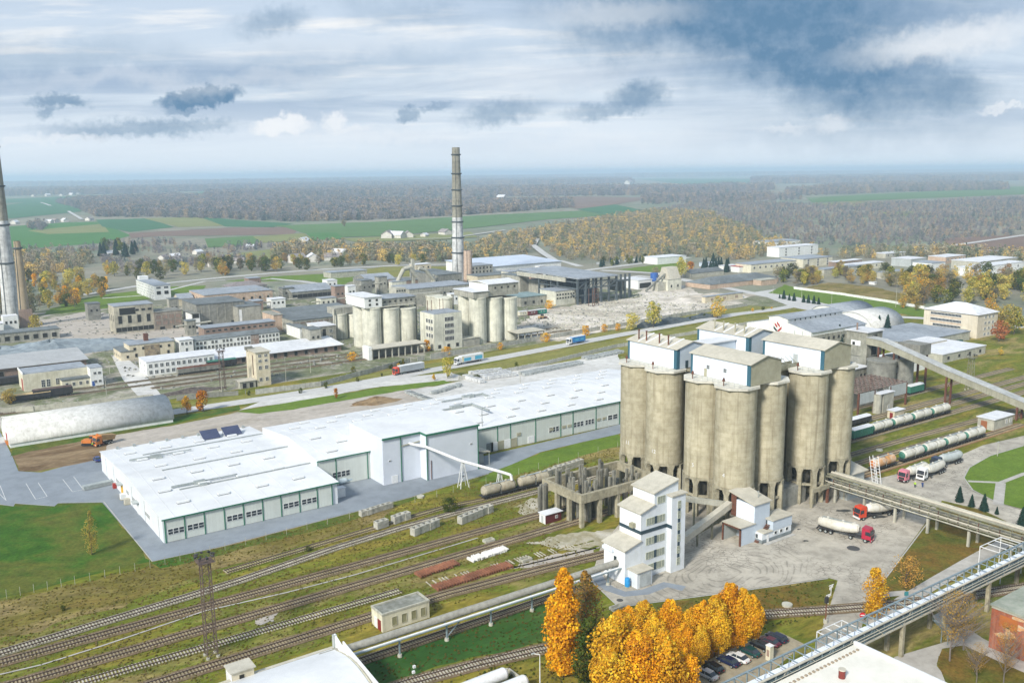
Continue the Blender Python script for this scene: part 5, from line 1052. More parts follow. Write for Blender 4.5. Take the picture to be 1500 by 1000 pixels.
bld('wall_block', 'low pale concrete block right of the five-storey building', 'ruin', (678, 508), (703, 505), 498, None, old_con, pale_con, depth=6, h=4)
t_, b_ = bld('loading_canopy', 'small dark canopy on posts right of the gabled cement silos', 'canopy', (760, 502), (797, 497), 488, None, dark_con, roof_tan, h=5, depth=10, over=.6, base=4.5)
for k in range(5): MB().box(b_[0] + k * (b_[1] - b_[0]) / 4 - .25, b_[0] + k * (b_[1] - b_[0]) / 4 + .25, b_[2], b_[2] + .5, 0, 4.5).build('post', pale_con, t_)
cg = thing('conveyor_gallery', 'long horizontal conveyor gallery linking the two old silo rows', 'conveyor', (*G(612, 470), 0))
u0, v0, z0 = c1[-2][0] + 5, c1[1][1], c1[0][2]; MB().box(u0, c3[0][0] - 4, v0 - 1.5, v0 + 1.5, z0 + 1, z0 + 3.4).build('gallery', old_con, cg)
for k in range(4): MB().box(u0 + 8 + k * 8, u0 + 8.5 + k * 8, v0 - 1, v0 + 1, 0, z0 + 1).build('support', dark_con, cg)
# kiln buildings behind
bld('crusher_house', 'grey barrel-roofed hall with dark openings left of the tall chimney', 'ruin', (641, 428), (677, 424), 408, 600, dark_con, roof_dark, h=13, wv=[(4, [.55], 1.6, 3, HK)])
bld('kiln_house', 'long grey flat hall in front of the tall striped chimney', 'ruin', (600, 448), (692, 438), 424, None, old_con, roof_grey, depth=26, wv=[(10, [.6], 1.6, 1.6, HK)])
bld('kiln_house', 'small white turret building with three windows behind kiln pipes', 'ruin', (609, 410), (632, 408), 388, None, tan_wall, roof_pale, depth=10, wv=[(3, [.8], 1.5, 1.6, HK)])
bld('kiln_house', 'low brick shed below the bent white kiln pipes', 'ruin', (585, 425), (612, 422), 412, None, brick_far, roof_dark, depth=18)
bld('mill_building', 'pale three-storey building with dark holes right of brick chimney', 'ruin', (690, 408), (722, 405), 390, None, old_con, roof_grey, depth=22, wv=[(6, [.8, .5], 1.6, 2, HK)])
bld('mill_building', 'grey box-shaped mill building behind the gabled silo houses', 'ruin', (762, 432), (775, 430), 405, None, old_con, roof_dark, depth=25)
bld('mill_building', 'stepped low building with small dark holes below the blue-white roof', 'ruin', (700, 424), (775, 418), 405, None, tan_wall, roof_dark, depth=16, wv=[(9, [.6], 1.4, 1.4, HK)])
bld('store_hall', 'wide hall with smooth blue-white roof behind the mill buildings', 'hall', (705, 402), (822, 398), 391, None, white_wall, mat('blue_white_sheet', (.52, .58, .66), (.46, .52, .6), .3, .05, .05), roof='shed', depth=60, h=8, rid=2, over=1)
bld('office', 'three-storey pale concrete building with window bands by the steel hall', 'ruin', (814, 448), (843, 444), 427, None, os_con, roof_grey, depth=18, wv=[(7, [.75, .5], 1.4, 1.2, HK)])
bld('office', 'taller grey block behind the three-storey building by the steel hall', 'ruin', (798, 436), (838, 430), 413, None, old_con, roof_dark, depth=20, wv=[(5, [.5], 1.6, 1.6, HK)])
bld('workshop', 'low building with teal-grey roof beside yellow bushes and silo row', 'workshop', (763, 449), (800, 446), 436, None, old_con, mat('teal_roof', (.22, .30, .30), None, .5), depth=22, wv=[(3, [.4], 2, 2, HK)])
# bent kiln pipes
kp = thing('kiln_pipes', 'bent white kiln exhaust pipes rising above old factory roofs', 'pipes', (*G(605, 425), 0))
x, y = G(606, 432); 
for pts, r in (([(-14, 0, 10), (-8, 0, 20), (-3, 0, 21), (3, 0, 14)], 1.6), ([(5, 0, 20), (11, 0, 18), (18, 0, 10), (19, 0, 2)], 1.5), ([(19, 2, 14), (15, 2, 2)], .9)):
    for a, b in zip(pts, pts[1:]): MB().tube((x + a[0], y + a[1], a[2]), (x + b[0], y + b[1], b[2]), r, n=12).build('pipe', pale_con, kp, True)
MB().box(x, x + 2.2, y + 1, y + 3, 0, 27).build('tower', pale_con, kp)
# great open steel hall
sh = thing('steel_hall', 'huge dark open steel hall with sloping roof and bare columns', 'hall', (*G(870, 450), 0))
u0, v0 = G(846, 446.5); u1 = ux(928, v0, 0); hh = zat(u0, v0, 409); v1 = v0 + 70
dk = mat('dark_steel', (.10, .12, .13), (.06, .075, .08), .6, .1, .2)
uR = ux(903, v0, hh)
for k in range(6):
    for v in (v0, v0 + 22, v0 + 44): u = u0 + (uR - u0) * k / 5; MB().box(u - .6, u + .6, v - .6, v + .6, 0, hh).build('column', dk, sh)
MB().add([(u0 - 1, v0 - 2, hh), (uR, v0 - 2, hh), (uR, v1, hh + 1), (u0 - 1, v1, hh + 1), (u0 - 1, v0 - 2, hh + .8), (uR, v0 - 2, hh + .8), (uR, v1, hh + 1.8), (u0 - 1, v1, hh + 1.8)], [(0, 3, 2, 1), (4, 5, 6, 7), (0, 1, 5, 4), (1, 2, 6, 5), (2, 3, 7, 6), (3, 0, 4, 7)]).build('roof', roof_grey, sh)
MB().box(u0 - 1.3, u0 - .6, v0 + 12, v1, hh - 3, hh - .1).build('fascia', pale_con, sh); MB().box(u0, uR, v0 + 30, v0 + 31, 0, hh * .8).build('rear_wall', dk, sh)
for z in (.35, .62, .86): 
    MB().box(u0, uR, v0 - .3, v0 + .3, hh * z - .35, hh * z + .35).build('girder', dk, sh); MB().box(u0 - .3, u0 + .3, v0, v0 + 44, hh * z - .35, hh * z + .35).build('girder', dk, sh)
for k in range(5): u = u0 + (uR - u0) * k / 5; MB().beam((u, v0 - .5, hh * .62), (u + (uR - u0) / 5, v0 - .5, hh * .86), .5).build('brace', dk, sh)
MB().box(u0 + (uR - u0) * .15, u0 + (uR - u0) * .5, v0 + 2, v0 + 2.4, 0, hh * .6).build('sheet_wall', plain('blue_black_sheet', (.03, .05, .08)), sh)
for k in range(4): u = uR + 4 + k * (u1 - uR - 4) / 3; MB().box(u - .6, u + .6, v0 + 4, v0 + 5.2, 0, hh).build('column', dk, sh)
MB().box(uR, u1, v0 + 4.2, v0 + 5, hh * .7, hh * .78).build('girder', dk, sh); MB().box(uR + 8, u1 - 2, v0 + 6, v0 + 16, hh * .3, hh * .72).build('concrete_bunker', dark_con, sh)
for k in range(2): MB().box(uR + 10 + k * 9, uR + 11 + k * 9, v0 + 6, v0 + 7, 0, hh * .3).build('column', dk, sh)
fm2 = thing('scaffold_tower', 'rusty lattice scaffold tower standing before the open steel hall', 'scaffold', (*G(868, 449), 0))
x, y = G(868, 449); ht_ = 12
for (a, b) in ((0, 0), (5, 0), (0, 4), (5, 4)): MB().beam((x + a, y + b, 0), (x + a, y + b, ht_), .35).build('post', rusty, fm2)
for k in range(5): MB().beam((x, y, k * 2.4), (x + 5, y, k * 2.4 + 2.4), .25).build('brace', rusty, fm2); MB().beam((x, y, k * 2.4 + 2.4), (x + 5, y, k * 2.4 + 2.4), .25).build('brace', rusty, fm2)
# chimneys
def chimney(label, base, top_py, rb, rt, bands, m_lo, m_hi, split, h=None, steps=26):
    x, y = G(*base); h = h or zat(x, y, top_py); t = thing('chimney', label, 'chimney', (x, y, 0))
    f = lambda z: rb + (rt - rb) * (z / h) ** .8
    zs = [h * split * i / 8 for i in range(9)]; MB().lathe(x, y, [(f(z), z) for z in zs], 28).build('lower_shaft', m_lo, t, True)
    zs = [h * split + h * (1 - split) * i / 8 for i in range(9)]; MB().lathe(x, y, [(f(z), z) for z in zs], 28).build('upper_shaft', m_hi, t, True)
    for b in bands: z = h * b; MB().lathe(x, y, [(f(z) + .05, z - .8), (f(z) + .9, z - .3), (f(z) + .9, z + .3), (f(z), z + .4)], 28).build('platform_ring', dk, t)
    MB().lathe(x, y, [(f(h) * .8, h - 2), (f(h) * .8, h + .02)], 20).build('flue', hole, t)
    mb = MB(); mb.tube((x - rb * .7, y - rb * .75, 4), (x - rt * .7, y - rt * .75, h), .18, n=5); mb.build('ladder', dk, t); return t, (x, y, h)
ch_lo = mat('chimney_white', (.62, .63, .61), (.40, .41, .40), .35, .06, .12, streak=.6, sc=(.16, .16, .15), joints=(5, 3, (.6, .6, .58), .5)); ch_hi = mat('chimney_grey', (.31, .30, .24), (.21, .20, .165), .4, .06, .15, streak=.5, sc=(.1, .09, .07), joints=(6, 3, (.65, .65, .6), .5))
chimney('tall tapering chimney, grey above and white below, in the middle of the works', (672, 418), 216, 5.6, 3.1, [.245, .355, .47, .585, .70, .815, .95], ch_lo, ch_hi, .50)
chimney('tall white tapering chimney leaning out of the picture at its left edge', (18, 467), 0, 5.4, 2.9, [.3, .5, .7, .9], ch_lo, ch_hi, .52, h=122)
chimney('shorter brown chimney with red brick foot beside the white one', (38, 478), 353, 3.5, 1.9, [.92], mat('chimney_brown', (.36, .29, .19), (.28, .22, .14), .4, .1, .1, streak=.3), MATS['chimney_brown'], .5)
x, y = G(38, 478); tag(MB().box(x - 3.6, x + 3.8, y - 4, y - 3.2, 0, 11).build('brick_flue', brick_far), 'red brick flue wall at the foot of the brown chimney', 'flue')
chimney('square-looking red brick chimney right beside the tall striped chimney', (686, 420), 367, 3.9, 3.3, [], pink_wall, pink_wall, .5)
# slag heap and scrap
def mound(name, label, cat, px, r1, r2, h, m, n=26, seed=1, ang=0.0):
    x, y = G(*px); rr = random.Random(seed); mb = MB(); vs_ = []; K = 9
    ph = [rr.uniform(0, 6) for _ in range(6)]
    for j in range(K + 1):
        for i in range(n):
            a = 2 * math.pi * i / n; q = j / K; lump = 1 + .16 * math.sin(2 * a + ph[0]) + .1 * math.sin(5 * a + ph[1]) + .06 * math.sin(9 * a + ph[2])
            z = h * (1 - q) ** .8 * (1 + .25 * math.sin(3 * a + ph[3] + j) * (q < 1) * .6) + rr.uniform(-.05, .05) * h * (0 < j < K)
            X, Y = r1 * q * lump * math.cos(a), r2 * q * lump * math.sin(a); vs_.append((x + X * math.cos(ang) - Y * math.sin(ang), y + X * math.sin(ang) + Y * math.cos(ang), max(z, 0) if j < K else 0))
    mb.add(vs_, [(j * n + i, (j + 1) * n + i, (j + 1) * n + (i + 1) % n, j * n + (i + 1) % n) for j in range(K) for i in range(n)])
    return tag(mb.build(name, m), label, cat) if cat != 'x' else tag(mb.build(name, m), kind='structure')
slag = mat('slag', (.25, .29, .31), (.16, .19, .21), .3, .06, .2, bump=.4)
mound('slag_heap', 'big grey-blue slag heap behind the ribbed freight shed', 'heap', (75, 515), 46, 24, 6, slag, seed=3); mound('slag_heap', 'dark slag heap at the left edge by the freight shed', 'heap', (0, 522), 26, 17, 5, slag, seed=4)
mound('earth_heap', 'brown earth heap on the gravel behind the white warehouse', 'heap', (550, 589), 11, 4.5, 2.2, g_soil, seed=5)
bm = mat('scrap_dark', (.05, .07, .08), (.10, .11, .11), .6, .2, .3, bump=.5); mound('scrap_heap', 'dark heap of scrap behind the fence near the yellow trees', 'heap', (980, 472), 22, 6, 3, bm, seed=6); mound('scrap_heap', 'dark scrap heap left of the round yellow tree', 'heap', (945, 478), 8, 6, 3, bm, seed=8); mound('scrap_heap', 'dark scrap heap right of the orange tree by the fence', 'heap', (1028, 465), 14, 5, 2.6, bm, seed=7)
mound('scrap_heap', 'blackish timber and scrap heap behind the roadside fence near office', 'heap', (280, 574), 14, 3.5, 1.8, mat('scrap_brown', (.07, .055, .05), (.14, .12, .1), .8, .3, .3, bump=.5), seed=9)
mound('rubble_heap', 'pale rubble heap in front of the crusher ruin', 'heap', (1045, 435), 30, 20, 2.0, g_rubble, seed=11); mound('rubble_heap', 'cream rubble heap at the centre of quarry floor', 'heap', (1000, 440), 20, 16, 1.6, g_rubble, seed=12)
# ---------------------------------------------------------------- right-hand side
t_, b_ = bld('crusher_ruin', 'tall concrete crusher ruin with a broken steel hopper on top', 'ruin', (978, 426), (998, 424), 410, None, os_con, pale_con, depth=12, wv=[(2, [.4], 1.6, 2, HK)])
u0, u1, v0, v1, h = b_; MB().ex([(v0, h), (v1, h), (v1 - 3, h + 9), (v0 + 4, h + 9)], u0 + 2, u1 - 1).build('hopper', roof_tan, t_); MB().box(u0 - 8, u0, v0 + 2, v1 - 3, 0, h * .8).build('ramp_block', pale_con, t_); MB().beam((u0 - 18, v0 + 5, 1), (u0 + 2, v0 + 5, h + 4), 1.4).build('conveyor', dark_con, t_)
bld('canopy_hall', 'white flat canopy building with open bay by blue silo', 'building', (935, 424), (955, 422), 407, None, white_p, roof_pale, depth=22, h=7, wv=[(1, [.4], 12, 4, HK)])
x, y = G(958, 418); t = thing('blue_silo', 'small blue silo bin between white canopy building and ruin', 'silo', (x, y, 0)); MB().lathe(x, y, [(1, 1.5), (3, 4), (3, 10)], 16).build('bin', plain('blue_paint', (.03, .12, .4)), t, True); MB().box(x - 2, x + 2, y - 2, y + 2, 0, 1.5).build('stand', dk, t)
x, y = G(974, 419); t = thing('yellow_tank', 'faded yellow horizontal tank beside the blue silo bin', 'tank', (x, y, 0)); MB().capsule((x - 6, y, 2), (x + 3, y, 2), 2).build('tank_shell', plain('faded_yellow', (.5, .42, .18)), t, True)
bld('flat_store', 'wide low building with grey roof behind the orange tree', 'store', (1033, 443), (1088, 438), 429, 1028, tan_wall, roof_grey, h=4.2, wv=[(3, [.5], 3, 2, dict(gl=brick_far, fr=tan_wall))])
bld('stable_block', 'long low pink-walled shed with dark slate hip roof by the road', 'shed', (1040, 413), (1140, 424), 410, None, pink_wall, roof_dark, roof='hip', depth=26, h=3.5, rid=4)
bld('long_barn', 'long dark-roofed barn behind the crossroads', 'barn', (1012, 406), (1060, 403), 398, None, pale_con, roof_dark, roof='gu', depth=16, h=3.5, rid=2.5)
bld('kiosk', 'small pinkish roadside kiosk building with flat canopy at the junction', 'building', (1115, 417), (1138, 417), 410, None, pink_wall, pale_con, depth=8, h=4)
# hall with a red and green emblem on its gable
A = G(1187, 512); hb = thing('emblem_hall', 'large white hall with stepped clerestory and a red and black emblem', 'hall', (*A, 0))
u0 = A[0]; v0 = A[1]; hE = zat(u0, v0, 487.5); u1 = ux(1268, v0, hE); v1 = vx(1094, u0, hE); vm = (v0 + v1) / 2; hW = (v1 - v0)
MB().ex([(v0, 0), (v1, 0), (v1, hE), (vm + 6, hE + 3.2), (vm + 6, hE + 5), (vm - 6, hE + 5), (vm - 6, hE + 3.2), (v0, hE)], u0, u1).build('wall', white_wall, hb)
MB().ex([(v0 - .6, hE - .1), (vm - 6.05, hE + 3.2), (vm - 6.05, hE + 3.5), (v0 - .6, hE + .2)], u0 + .3, u1 + .5).build('roof', roof_grey, hb); MB().ex([(vm + 6.05, hE + 3.2), (v1 + .6, hE - .1), (v1 + .6, hE + .2), (vm + 6.05, hE + 3.5)], u0 + .3, u1 + .5).build('roof', roof_grey, hb)
MB().ex([(vm - 6.8, hE + 5), (vm, hE + 6.3), (vm + 6.8, hE + 5), (vm + 6.8, hE + 5.3), (vm, hE + 6.7), (vm - 6.8, hE + 5.3)], u0 - .3, u1).build('roof', roof_grey, hb)
MB().ex([(vm - 6, hE + 5), (vm + 6, hE + 5), (vm, hE + 6.2)], u0, u1 - .3).build('clerestory_gable', white_wall, hb)
wins(hb, 'v', vm - 6.03, lin(u0 + 4, u1 - 4, 9), [hE + 4.2], .9, .9, **HK); MB().box(u0, u1, v0 - .05, v0 - .01, 0, hE * .8).build('side_wall', old_con, hb); wins(hb, 'v', v0 - .08, lin(u0 + 4, u1, 10), [hE * .5], 1.8, 1.8, **HK)
MB().box(u0 - .06, u0 - .01, v0 + 5, v0 + 5.3, 0, hE).build('conduit', panel_grey, hb); MB().box(u0 - .06, u0 - .01, v0 + 10, v0 + 10.3, 0, hE).build('conduit', panel_grey, hb)
# the emblem: nested chevrons, black on one arm and red on the other, with two small bars above
ev = vx(1139, u0, hE - 1); ez = zat(u0, ev, 479.5); red = plain('emblem_red', (.42, .02, .02)); blk = plain('emblem_black', (.02, .035, .04))
def chev(a, b, c, d, m, nm): MB().add([(u0 - .12, ev + p[0], ez + p[1]) for p in (a, b, c, d)] + [(u0 - .02, ev + p[0], ez + p[1]) for p in (a, b, c, d)], [(0, 1, 2, 3), (7, 6, 5, 4), (0, 4, 5, 1), (1, 5, 6, 2), (2, 6, 7, 3), (3, 7, 4, 0)]).build(nm, m, hb)
chev((2.6, .6), (2.6, -.7), (0, -2.9), (0, -1.6), blk, 'emblem'); chev((-2.6, .9), (-2.6, -.4), (0, -2.9), (0, -1.6), red, 'emblem'); chev((1.9, 2.4), (1.9, 1.2), (.2, -.3), (.2, .9), red, 'emblem'); chev((.5, 3.2), (.5, 2.0), (-1.4, .2), (-1.4, 1.4), red, 'emblem')
# barrel hangars
def quonset(label, px_near, ua, ub, v0, w, hgt_, wallh=0.6, m=None, gate=None):
    t = thing('hangar', label, 'hangar', (ua, v0, 0)); n = 16; c = v0 + w / 2
    pr = [(c - w / 2 * math.cos(math.pi * k / n), wallh + hgt_ * math.sin(math.pi * k / n) ** .9) for k in range(n + 1)]
    MB().ex([(v0, 0), (v0 + w, 0)] + pr[::-1], ua + .4, ub - .4).build('end_wall', white_wall, t); MB().ex(pr + [(p[0] + (p[0] - c) * .03, p[1] + .25) for p in pr[::-1]], ua, ub).build('roof_vault', m or arch_sheet, t, True)
    if gate: MB().box(ua + .3, ua + .39, c - 4, c - 1, 0, 3.6).build('gate', gate, t)
    return t
quonset('long corrugated barrel hangar beside the parking yard, red end gate', None, 32.8, 87.5, 345.0, 20.5, 7.0, 1.2, arch_sheet, plain('hangar_red', (.4, .04, .04)))
p_, q_ = G(1245, 470), G(1268, 470); quonset('barrel hangar directly behind the emblem hall', None, b0 := ux(1225, 330, 3), b0 + 34, 326, 24, 9.5, .5, roof_grey)
quonset('barrel hangar with rounded end standing left of the cream office block', None, ux(1268, 300, 3), ux(1325, 296, 3), 296, 27, 10.5, .4, arch_sheet)
# four-storey cream office
a_, b2 = G(1430, 496), G(1460, 487)
t = thing('office_block', 'four-storey cream office block with pale hip roof and many windows', 'office building', (*a_, 0)); u0, v0 = a_; h = zat(u0, v0, 461.5); u1 = ux(1460, v0, 3); v1 = vx(1354, u0, h)
MB().box(u0, u1, v0, v1, 0, h).build('wall', tan_wall if False else mat('cream_block', (.66, .60, .48), (.58, .52, .40), .4, .08, .06, streak=.2), t)
MB().add([(u0 - .8, v0 - .8, h), (u1 + .8, v0 - .8, h), (u1 + .8, v1 + .8, h), (u0 - .8, v1 + .8, h), ((u0 + u1) / 2, v0 + 12, h + 4.5), ((u0 + u1) / 2, v1 - 12, h + 4.5)], [(0, 1, 4), (1, 2, 5, 4), (2, 3, 5), (3, 0, 4, 5), (3, 2, 1, 0)]).build('roof', roof_pale, t)
wins(t, 'u', u0 - .03, lin(v0 + 9, v1 - 4, 11), [h * .87, h * .62, h * .38, h * .13], 1.7, 1.5, 2, 1, skip=.08); wins(t, 'v', v0 - .03, lin(u0 + 6, u1 - 3, 3), [h * .85, h * .6, h * .36, h * .13], 2.2, 1.5, 3, 1)
MB().box(u0 - 3, u0, v0 + 5, v0 + 10, 0, 4.5).build('porch', pale_con, t)
MB().box(u0 - .05, u0 - .01, v0 + 9, v1 - 4, h * .48, h * .53).build('spandrel', pink_wall, t); MB().box(u0 - .05, u0 - .01, v0 + 9, v1 - 4, h * .73, h * .77).build('spandrel', pink_wall, t)
# low service buildings in front of it
bld('service_building', 'wide flat-roofed workshop range in front of the cream office block', 'workshop', (1330, 500), (1420, 515), 492, None, pale_con, roof_grey, depth=34, h=4.6)
bld('service_building', 'flat building with pale roof and brick front beside conveyor', 'workshop', (1352, 520), (1386, 511), 508, 1324, tan_wall, roof_pale, h=5, wv=[(8, [.5], 1.6, 2, dict(gl=brick_far, fr=tan_wall))])
bld('service_building', 'long low white-roofed workshop beside the tracks, below the office block', 'workshop', (1380, 533), (1443, 517), 521, None, pale_con, roof_pale, depth=26, h=4, wv=[(4, [.5], 2, 1.6, HK)])
bld('service_building', 'white gabled end building behind the conveyor tower', 'workshop', (1325, 547), (1358, 541), 533, None, white_wall, roof_white, depth=18, h=4.5)
bld('service_building', 'small pinkish annex with mossy roof by barrel hangar', 'annex', (1305, 499), (1330, 495), 489, None, pink_wall, roof_pale, depth=10, h=4)
mb = MB(); 
for k in range(14): x, y = G(1388 + k * 1.6, 506 - k * .3); mb.box(x, x + 1.2, y, y + 1.2, 0, 1.6)
tag(mb.build('bins', plain('teal_bin', (.03, .12, .12))), 'row of dark green bins beside the flat workshop range', 'bins', None, 'stuff')
# concrete conveyor tower and inclined gallery
tw_m = mat('tower_dark_concrete', (.29, .285, .235), (.19, .19, .155), .5, .1, .2, streak=.5)
ct = thing('conveyor_tower', 'concrete transfer tower with white broken window band', 'tower', (333, 221, 0))
cu0, cv0 = 333.5, 221.5; MB().box(cu0, cu0 + 10.5, cv0, cv0 + 9.8, 13.5, 23.6).build('head_house', tw_m, ct); MB().box(cu0 - .5, cu0 + 11, cv0 - .5, cv0 + 10.4, 23.62, 24).build('roof', roof_pale, ct)
MB().box(cu0, cu0 + 3, cv0, cv0 + 3, 0, 13.5).build('shaft', tw_m, ct); MB().box(cu0 + 7, cu0 + 10, cv0 + 1, cv0 + 8, 0, 13.5).build('shaft', dark_con, ct); MB().box(cu0 - .08, cu0 - .01, cv0 + 3, cv0 + 7.5, 17.8, 19.9).build('window_band', white_p, ct)
MB().box(cu0 - .12, cu0 - .09, cv0 + 5.6, cv0 + 6.8, 17.9, 19.2).build('broken_pane', hole, ct); MB().box(cu0 + 3.2, cu0 + 6.8, cv0 - .06, cv0 - .01, 14, 22.4).build('opening', hole, ct); MB().cyl(cu0 + 1.5, cv0 + 6, 24, 27, .35, n=8).build('flue', brick_far, ct)
MB().box(cu0 - 14, cu0 - 1, cv0 - 2, cv0 + 8, 0, 10).build('lower_block', tw_m, ct); MB().box(cu0 - 14.4, cu0 - .6, cv0 - 2.4, cv0 + 8.4, 10, 10.3).build('roof', roof_pale, ct)
wins(ct, 'v', cv0 - 2.04, [cu0 - 6, cu0 - 3.5], [4, 7], 1.5, 1.6, **HK)
for (a, b) in ((346, 206), (346, 214), (352, 206), (352, 214)): MB().box(a - .35, a + .35, b - .35, b + .35, 0, 15).build('column', rust, ct)
MB().box(345, 353, 205, 215, 15, 19.5).build('hopper_house', dark_con, ct); MB().box(cu0 + .5, cu0 + 9, cv0 + 3.2, cv0 + 9, 3, 13.4).build('machine_room', dark_con, ct); MB().box(cu0 + 3.1, cu0 + 6.9, cv0 + .2, cv0 + 1, 6, 13.5).build('duct_bank', dark_con, ct)
t = thing('feed_silos', 'two squat dark concrete silos under the transfer tower', 'silos', (340, 216, 0))
for (a, b) in ((330, 212), (341.5, 211.5)): old_silo(t, a, b, 5.6, 14.5, dark_con)
ig = thing('inclined_gallery', 'long inclined grey conveyor gallery descending to the right', 'conveyor', (335, 190, 0))
prof = [(221.6, 18.9, 21.8), (216, 18.8, 21.7), (211, 17.6, 20.3), (187, 11.6, 14.0), (159, 5.1, 7.3), (120, -3.0 + 3, 4.6)]
prof = [(221.6, 18.9, 21.8), (215, 18.7, 21.5), (209, 17.2, 19.9), (187, 11.6, 14.1), (159, 5.0, 7.6), (140, .6, 3.2)]
for (a, b) in zip(prof, prof[1:]):
    for nm, m_, dz, dw in (('gallery', mat('gallery_sheet', (.36, .35, .27), (.29, .28, .21), .5, .1, .12, streak=.3, joints=(1.5, 40, (.8, .8, .8), .4)), 0, 0), ('gallery_roof', mat('gallery_roof_grey', (.44, .45, .43), (.33, .34, .33), .6), 1, .25)):
        za0, za1, zb0, zb1 = (a[1], a[2], b[1], b[2]) if dz == 0 else (a[2] + .01, a[2] + .2, b[2] + .01, b[2] + .2)
        MB().add([(333 - dw, b[0], zb0), (337.4 + dw, b[0], zb0), (337.4 + dw, a[0], za0), (333 - dw, a[0], za0), (333 - dw, b[0], zb1), (337.4 + dw, b[0], zb1), (337.4 + dw, a[0], za1), (333 - dw, a[0], za1)], [(0, 3, 2, 1), (4, 5, 6, 7), (0, 1, 5, 4), (1, 2, 6, 5), (2, 3, 7, 6), (3, 0, 4, 7)]).build(nm, m_, ig)
for v, z in ((216, 18.7), (209, 17.2), (186.5, 11.5), (159.4, 5.2)):
    mb = MB()
    for u in (333.4, 337): mb.box(u - .3, u + .3, v - .3, v + .3, 0, z)
    for k in range(int(z / 3)): mb.beam((333.4, v, k * 3 + .3), (337, v, k * 3 + 3), .18)
    mb.build('trestle', rust, ig)
# roofless steel platform
pt = thing('steel_platform', 'roofless steel platform with bare rusty purlins over the sidings', 'platform', (293, 196, 0)); pu0, pu1, pv0, pv1, pz = 292.5, 323.5, 196.6, 212, 9.1
rusty2 = mat('purlin_rust', (.26, .20, .17), (.18, .12, .10), 1, .2, .2)
for k in range(9): v = pv0 + (pv1 - pv0) * k / 8; MB().box(pu0, pu1, v - .13, v + .13, pz, pz + .3).build('purlin', rusty2, pt)
for k in range(13): u = pu0 + (pu1 - pu0) * k / 12; MB().box(u - .12, u + .12, pv0, pv1, pz - .32, pz - .02).build('rafter', rusty2, pt)
MB().box(pu0 + 1, pu0 + 11, pv0 - .2, pv0 - .05, 4.6, 8.7).build('cladding', panel_grey, pt); MB().box(pu0 + 19, pu1, pv0 - .2, pv0 - .05, 4.6, 8.9).build('cladding', panel_grey, pt)
for u in (pu0 + .3, pu0 + 10, pu0 + 20, pu1 - .3):
    for v in (pv0, pv1): MB().box(u - .3, u + .3, v - .3, v + .3, 0, pz - .3).build('column', rust, pt)
MB().box(pu0 + 2, pu1 - 3, pv0 + 8, pv0 + 8.3, 0, 6).build('inner_wall', dark_con, pt)
t = thing('concrete_cabin', 'narrow pale concrete cabin with cylinder before the steel platform', 'cabin', (305, 195, 0)); MB().box(305.6, 312, 194.6, 197.4, 0, 7.3).build('wall', pale_con, t); MB().cyl(303.6, 196, 0, 7.2, 1.6, n=16).build('stair_cylinder', pale_con, t); MB().box(303, 312.3, 194.3, 197.7, 7.31, 7.55).build('roof', roof_pale, t); wins(t, 'v', 194.57, [309], [2], 1, 1.4)
t = thing('hut', 'small cream hut with dark red door behind the tank wagons', 'hut', (300.6, 186.7, 0)); MB().box(300.6, 306.8, 186.7, 189.6, 0, 2.9).build('wall', tan_wall, t); MB().box(300.3, 307.1, 186.4, 189.9, 2.91, 3.1).build('roof', roof_pale, t); MB().box(300.5, 300.59, 187.4, 188.6, 0, 2.2).build('door', plain('dark_red_door', (.22, .02, .02)), t)
# industrial estate and houses on the right horizon side
SM = [('white three-storey hospital-like building on the rise at the wood edge', (1141, 374), (1198, 375), 363, white_wall, roof_pale, 16, 3),
      ('wide white hall with grey roof behind the three-storey building', (1127, 365), (1172, 362), 355, white_wall, roof_grey, 24, 0), ('small blue-grey shop with red gates among the trees', (1040, 390), (1054, 392), 386, panel_bw3, roof_grey, 14, 0),
      ('white low shed with two bright red gates', (1083, 398), (1098, 399), 391, white_wall, plain('red_sheet', (.4, .06, .05)), 10, 0), ('long cream storehouse beside the shed with red gates', (1100, 399), (1166, 394), 388, cream_wall, roof_grey, 18, 8),
      ('cream hall with a tall brown gate behind golden trees', (1176, 390), (1219, 390), 380, cream_wall, roof_grey, 26, 3), ('low brick garage row with white roof', (1224, 390), (1262, 393), 384, brick_far, roof_pale, 8, 7),
      ('low white garage row beside the brick garages', (1246, 397), (1296, 392), 389, cream_wall, roof_pale, 12, 6), ('flat grey depot roofs in front of the garage rows', (1207, 400), (1262, 402), 395, pale_con, roof_grey, 10, 0),
      ('small grey hall with two brown gates on the right', (1334, 390), (1356, 390), 380, panel_grey, roof_pale, 20, 2), ('pink two-storey block behind the grey hall', (1385, 385), (1414, 384), 377, pink_wall, roof_pale, 18, 5),
      ('white wall building between bare trees', (1364, 399), (1384, 398), 386, white_wall, roof_grey, 18, 0), ('long pale factory hall at right, behind bare trees', (1434, 392), (1490, 394), 384, pale_con, roof_pale, 26, 9),
      ('white flat building in front of the long pale factory hall', (1423, 400), (1500, 400), 393, white_wall, roof_white, 14, 4), ('small white cabin on the meadow by the lawn', (1281, 417), (1284, 417), 414, white_wall, roof_pale, 5, 0),
      ('grey roofed sheds cut by the right frame below golden trees', (1300, 405), (1330, 410), 400, pale_con, roof_grey, 10, 3), ('long white roofed building beyond the garages', (1297, 378), (1326, 376), 372, pale_con, roof_pale, 14, 4),
      ('white boarded compound building beside dark hedge', (963, 388), (1005, 384), 378, white_wall, roof_white, 20, 0), ('pale bungalow row left of red-gated shed', (1062, 394), (1082, 396), 390, white_wall, roof_pale, 8, 2)]
for lab, bl, br, tp, wm_, rm_, dp, nw in SM:
    bld('hall' if nw > 3 else 'depot', lab, 'building', bl, br, tp, None, wm_, rm_, depth=dp, wv=[(nw, [.6] if nw != 3 else [.8, .5, .2], 2.4, 2.0, dict(gl=hole))] if nw else None)
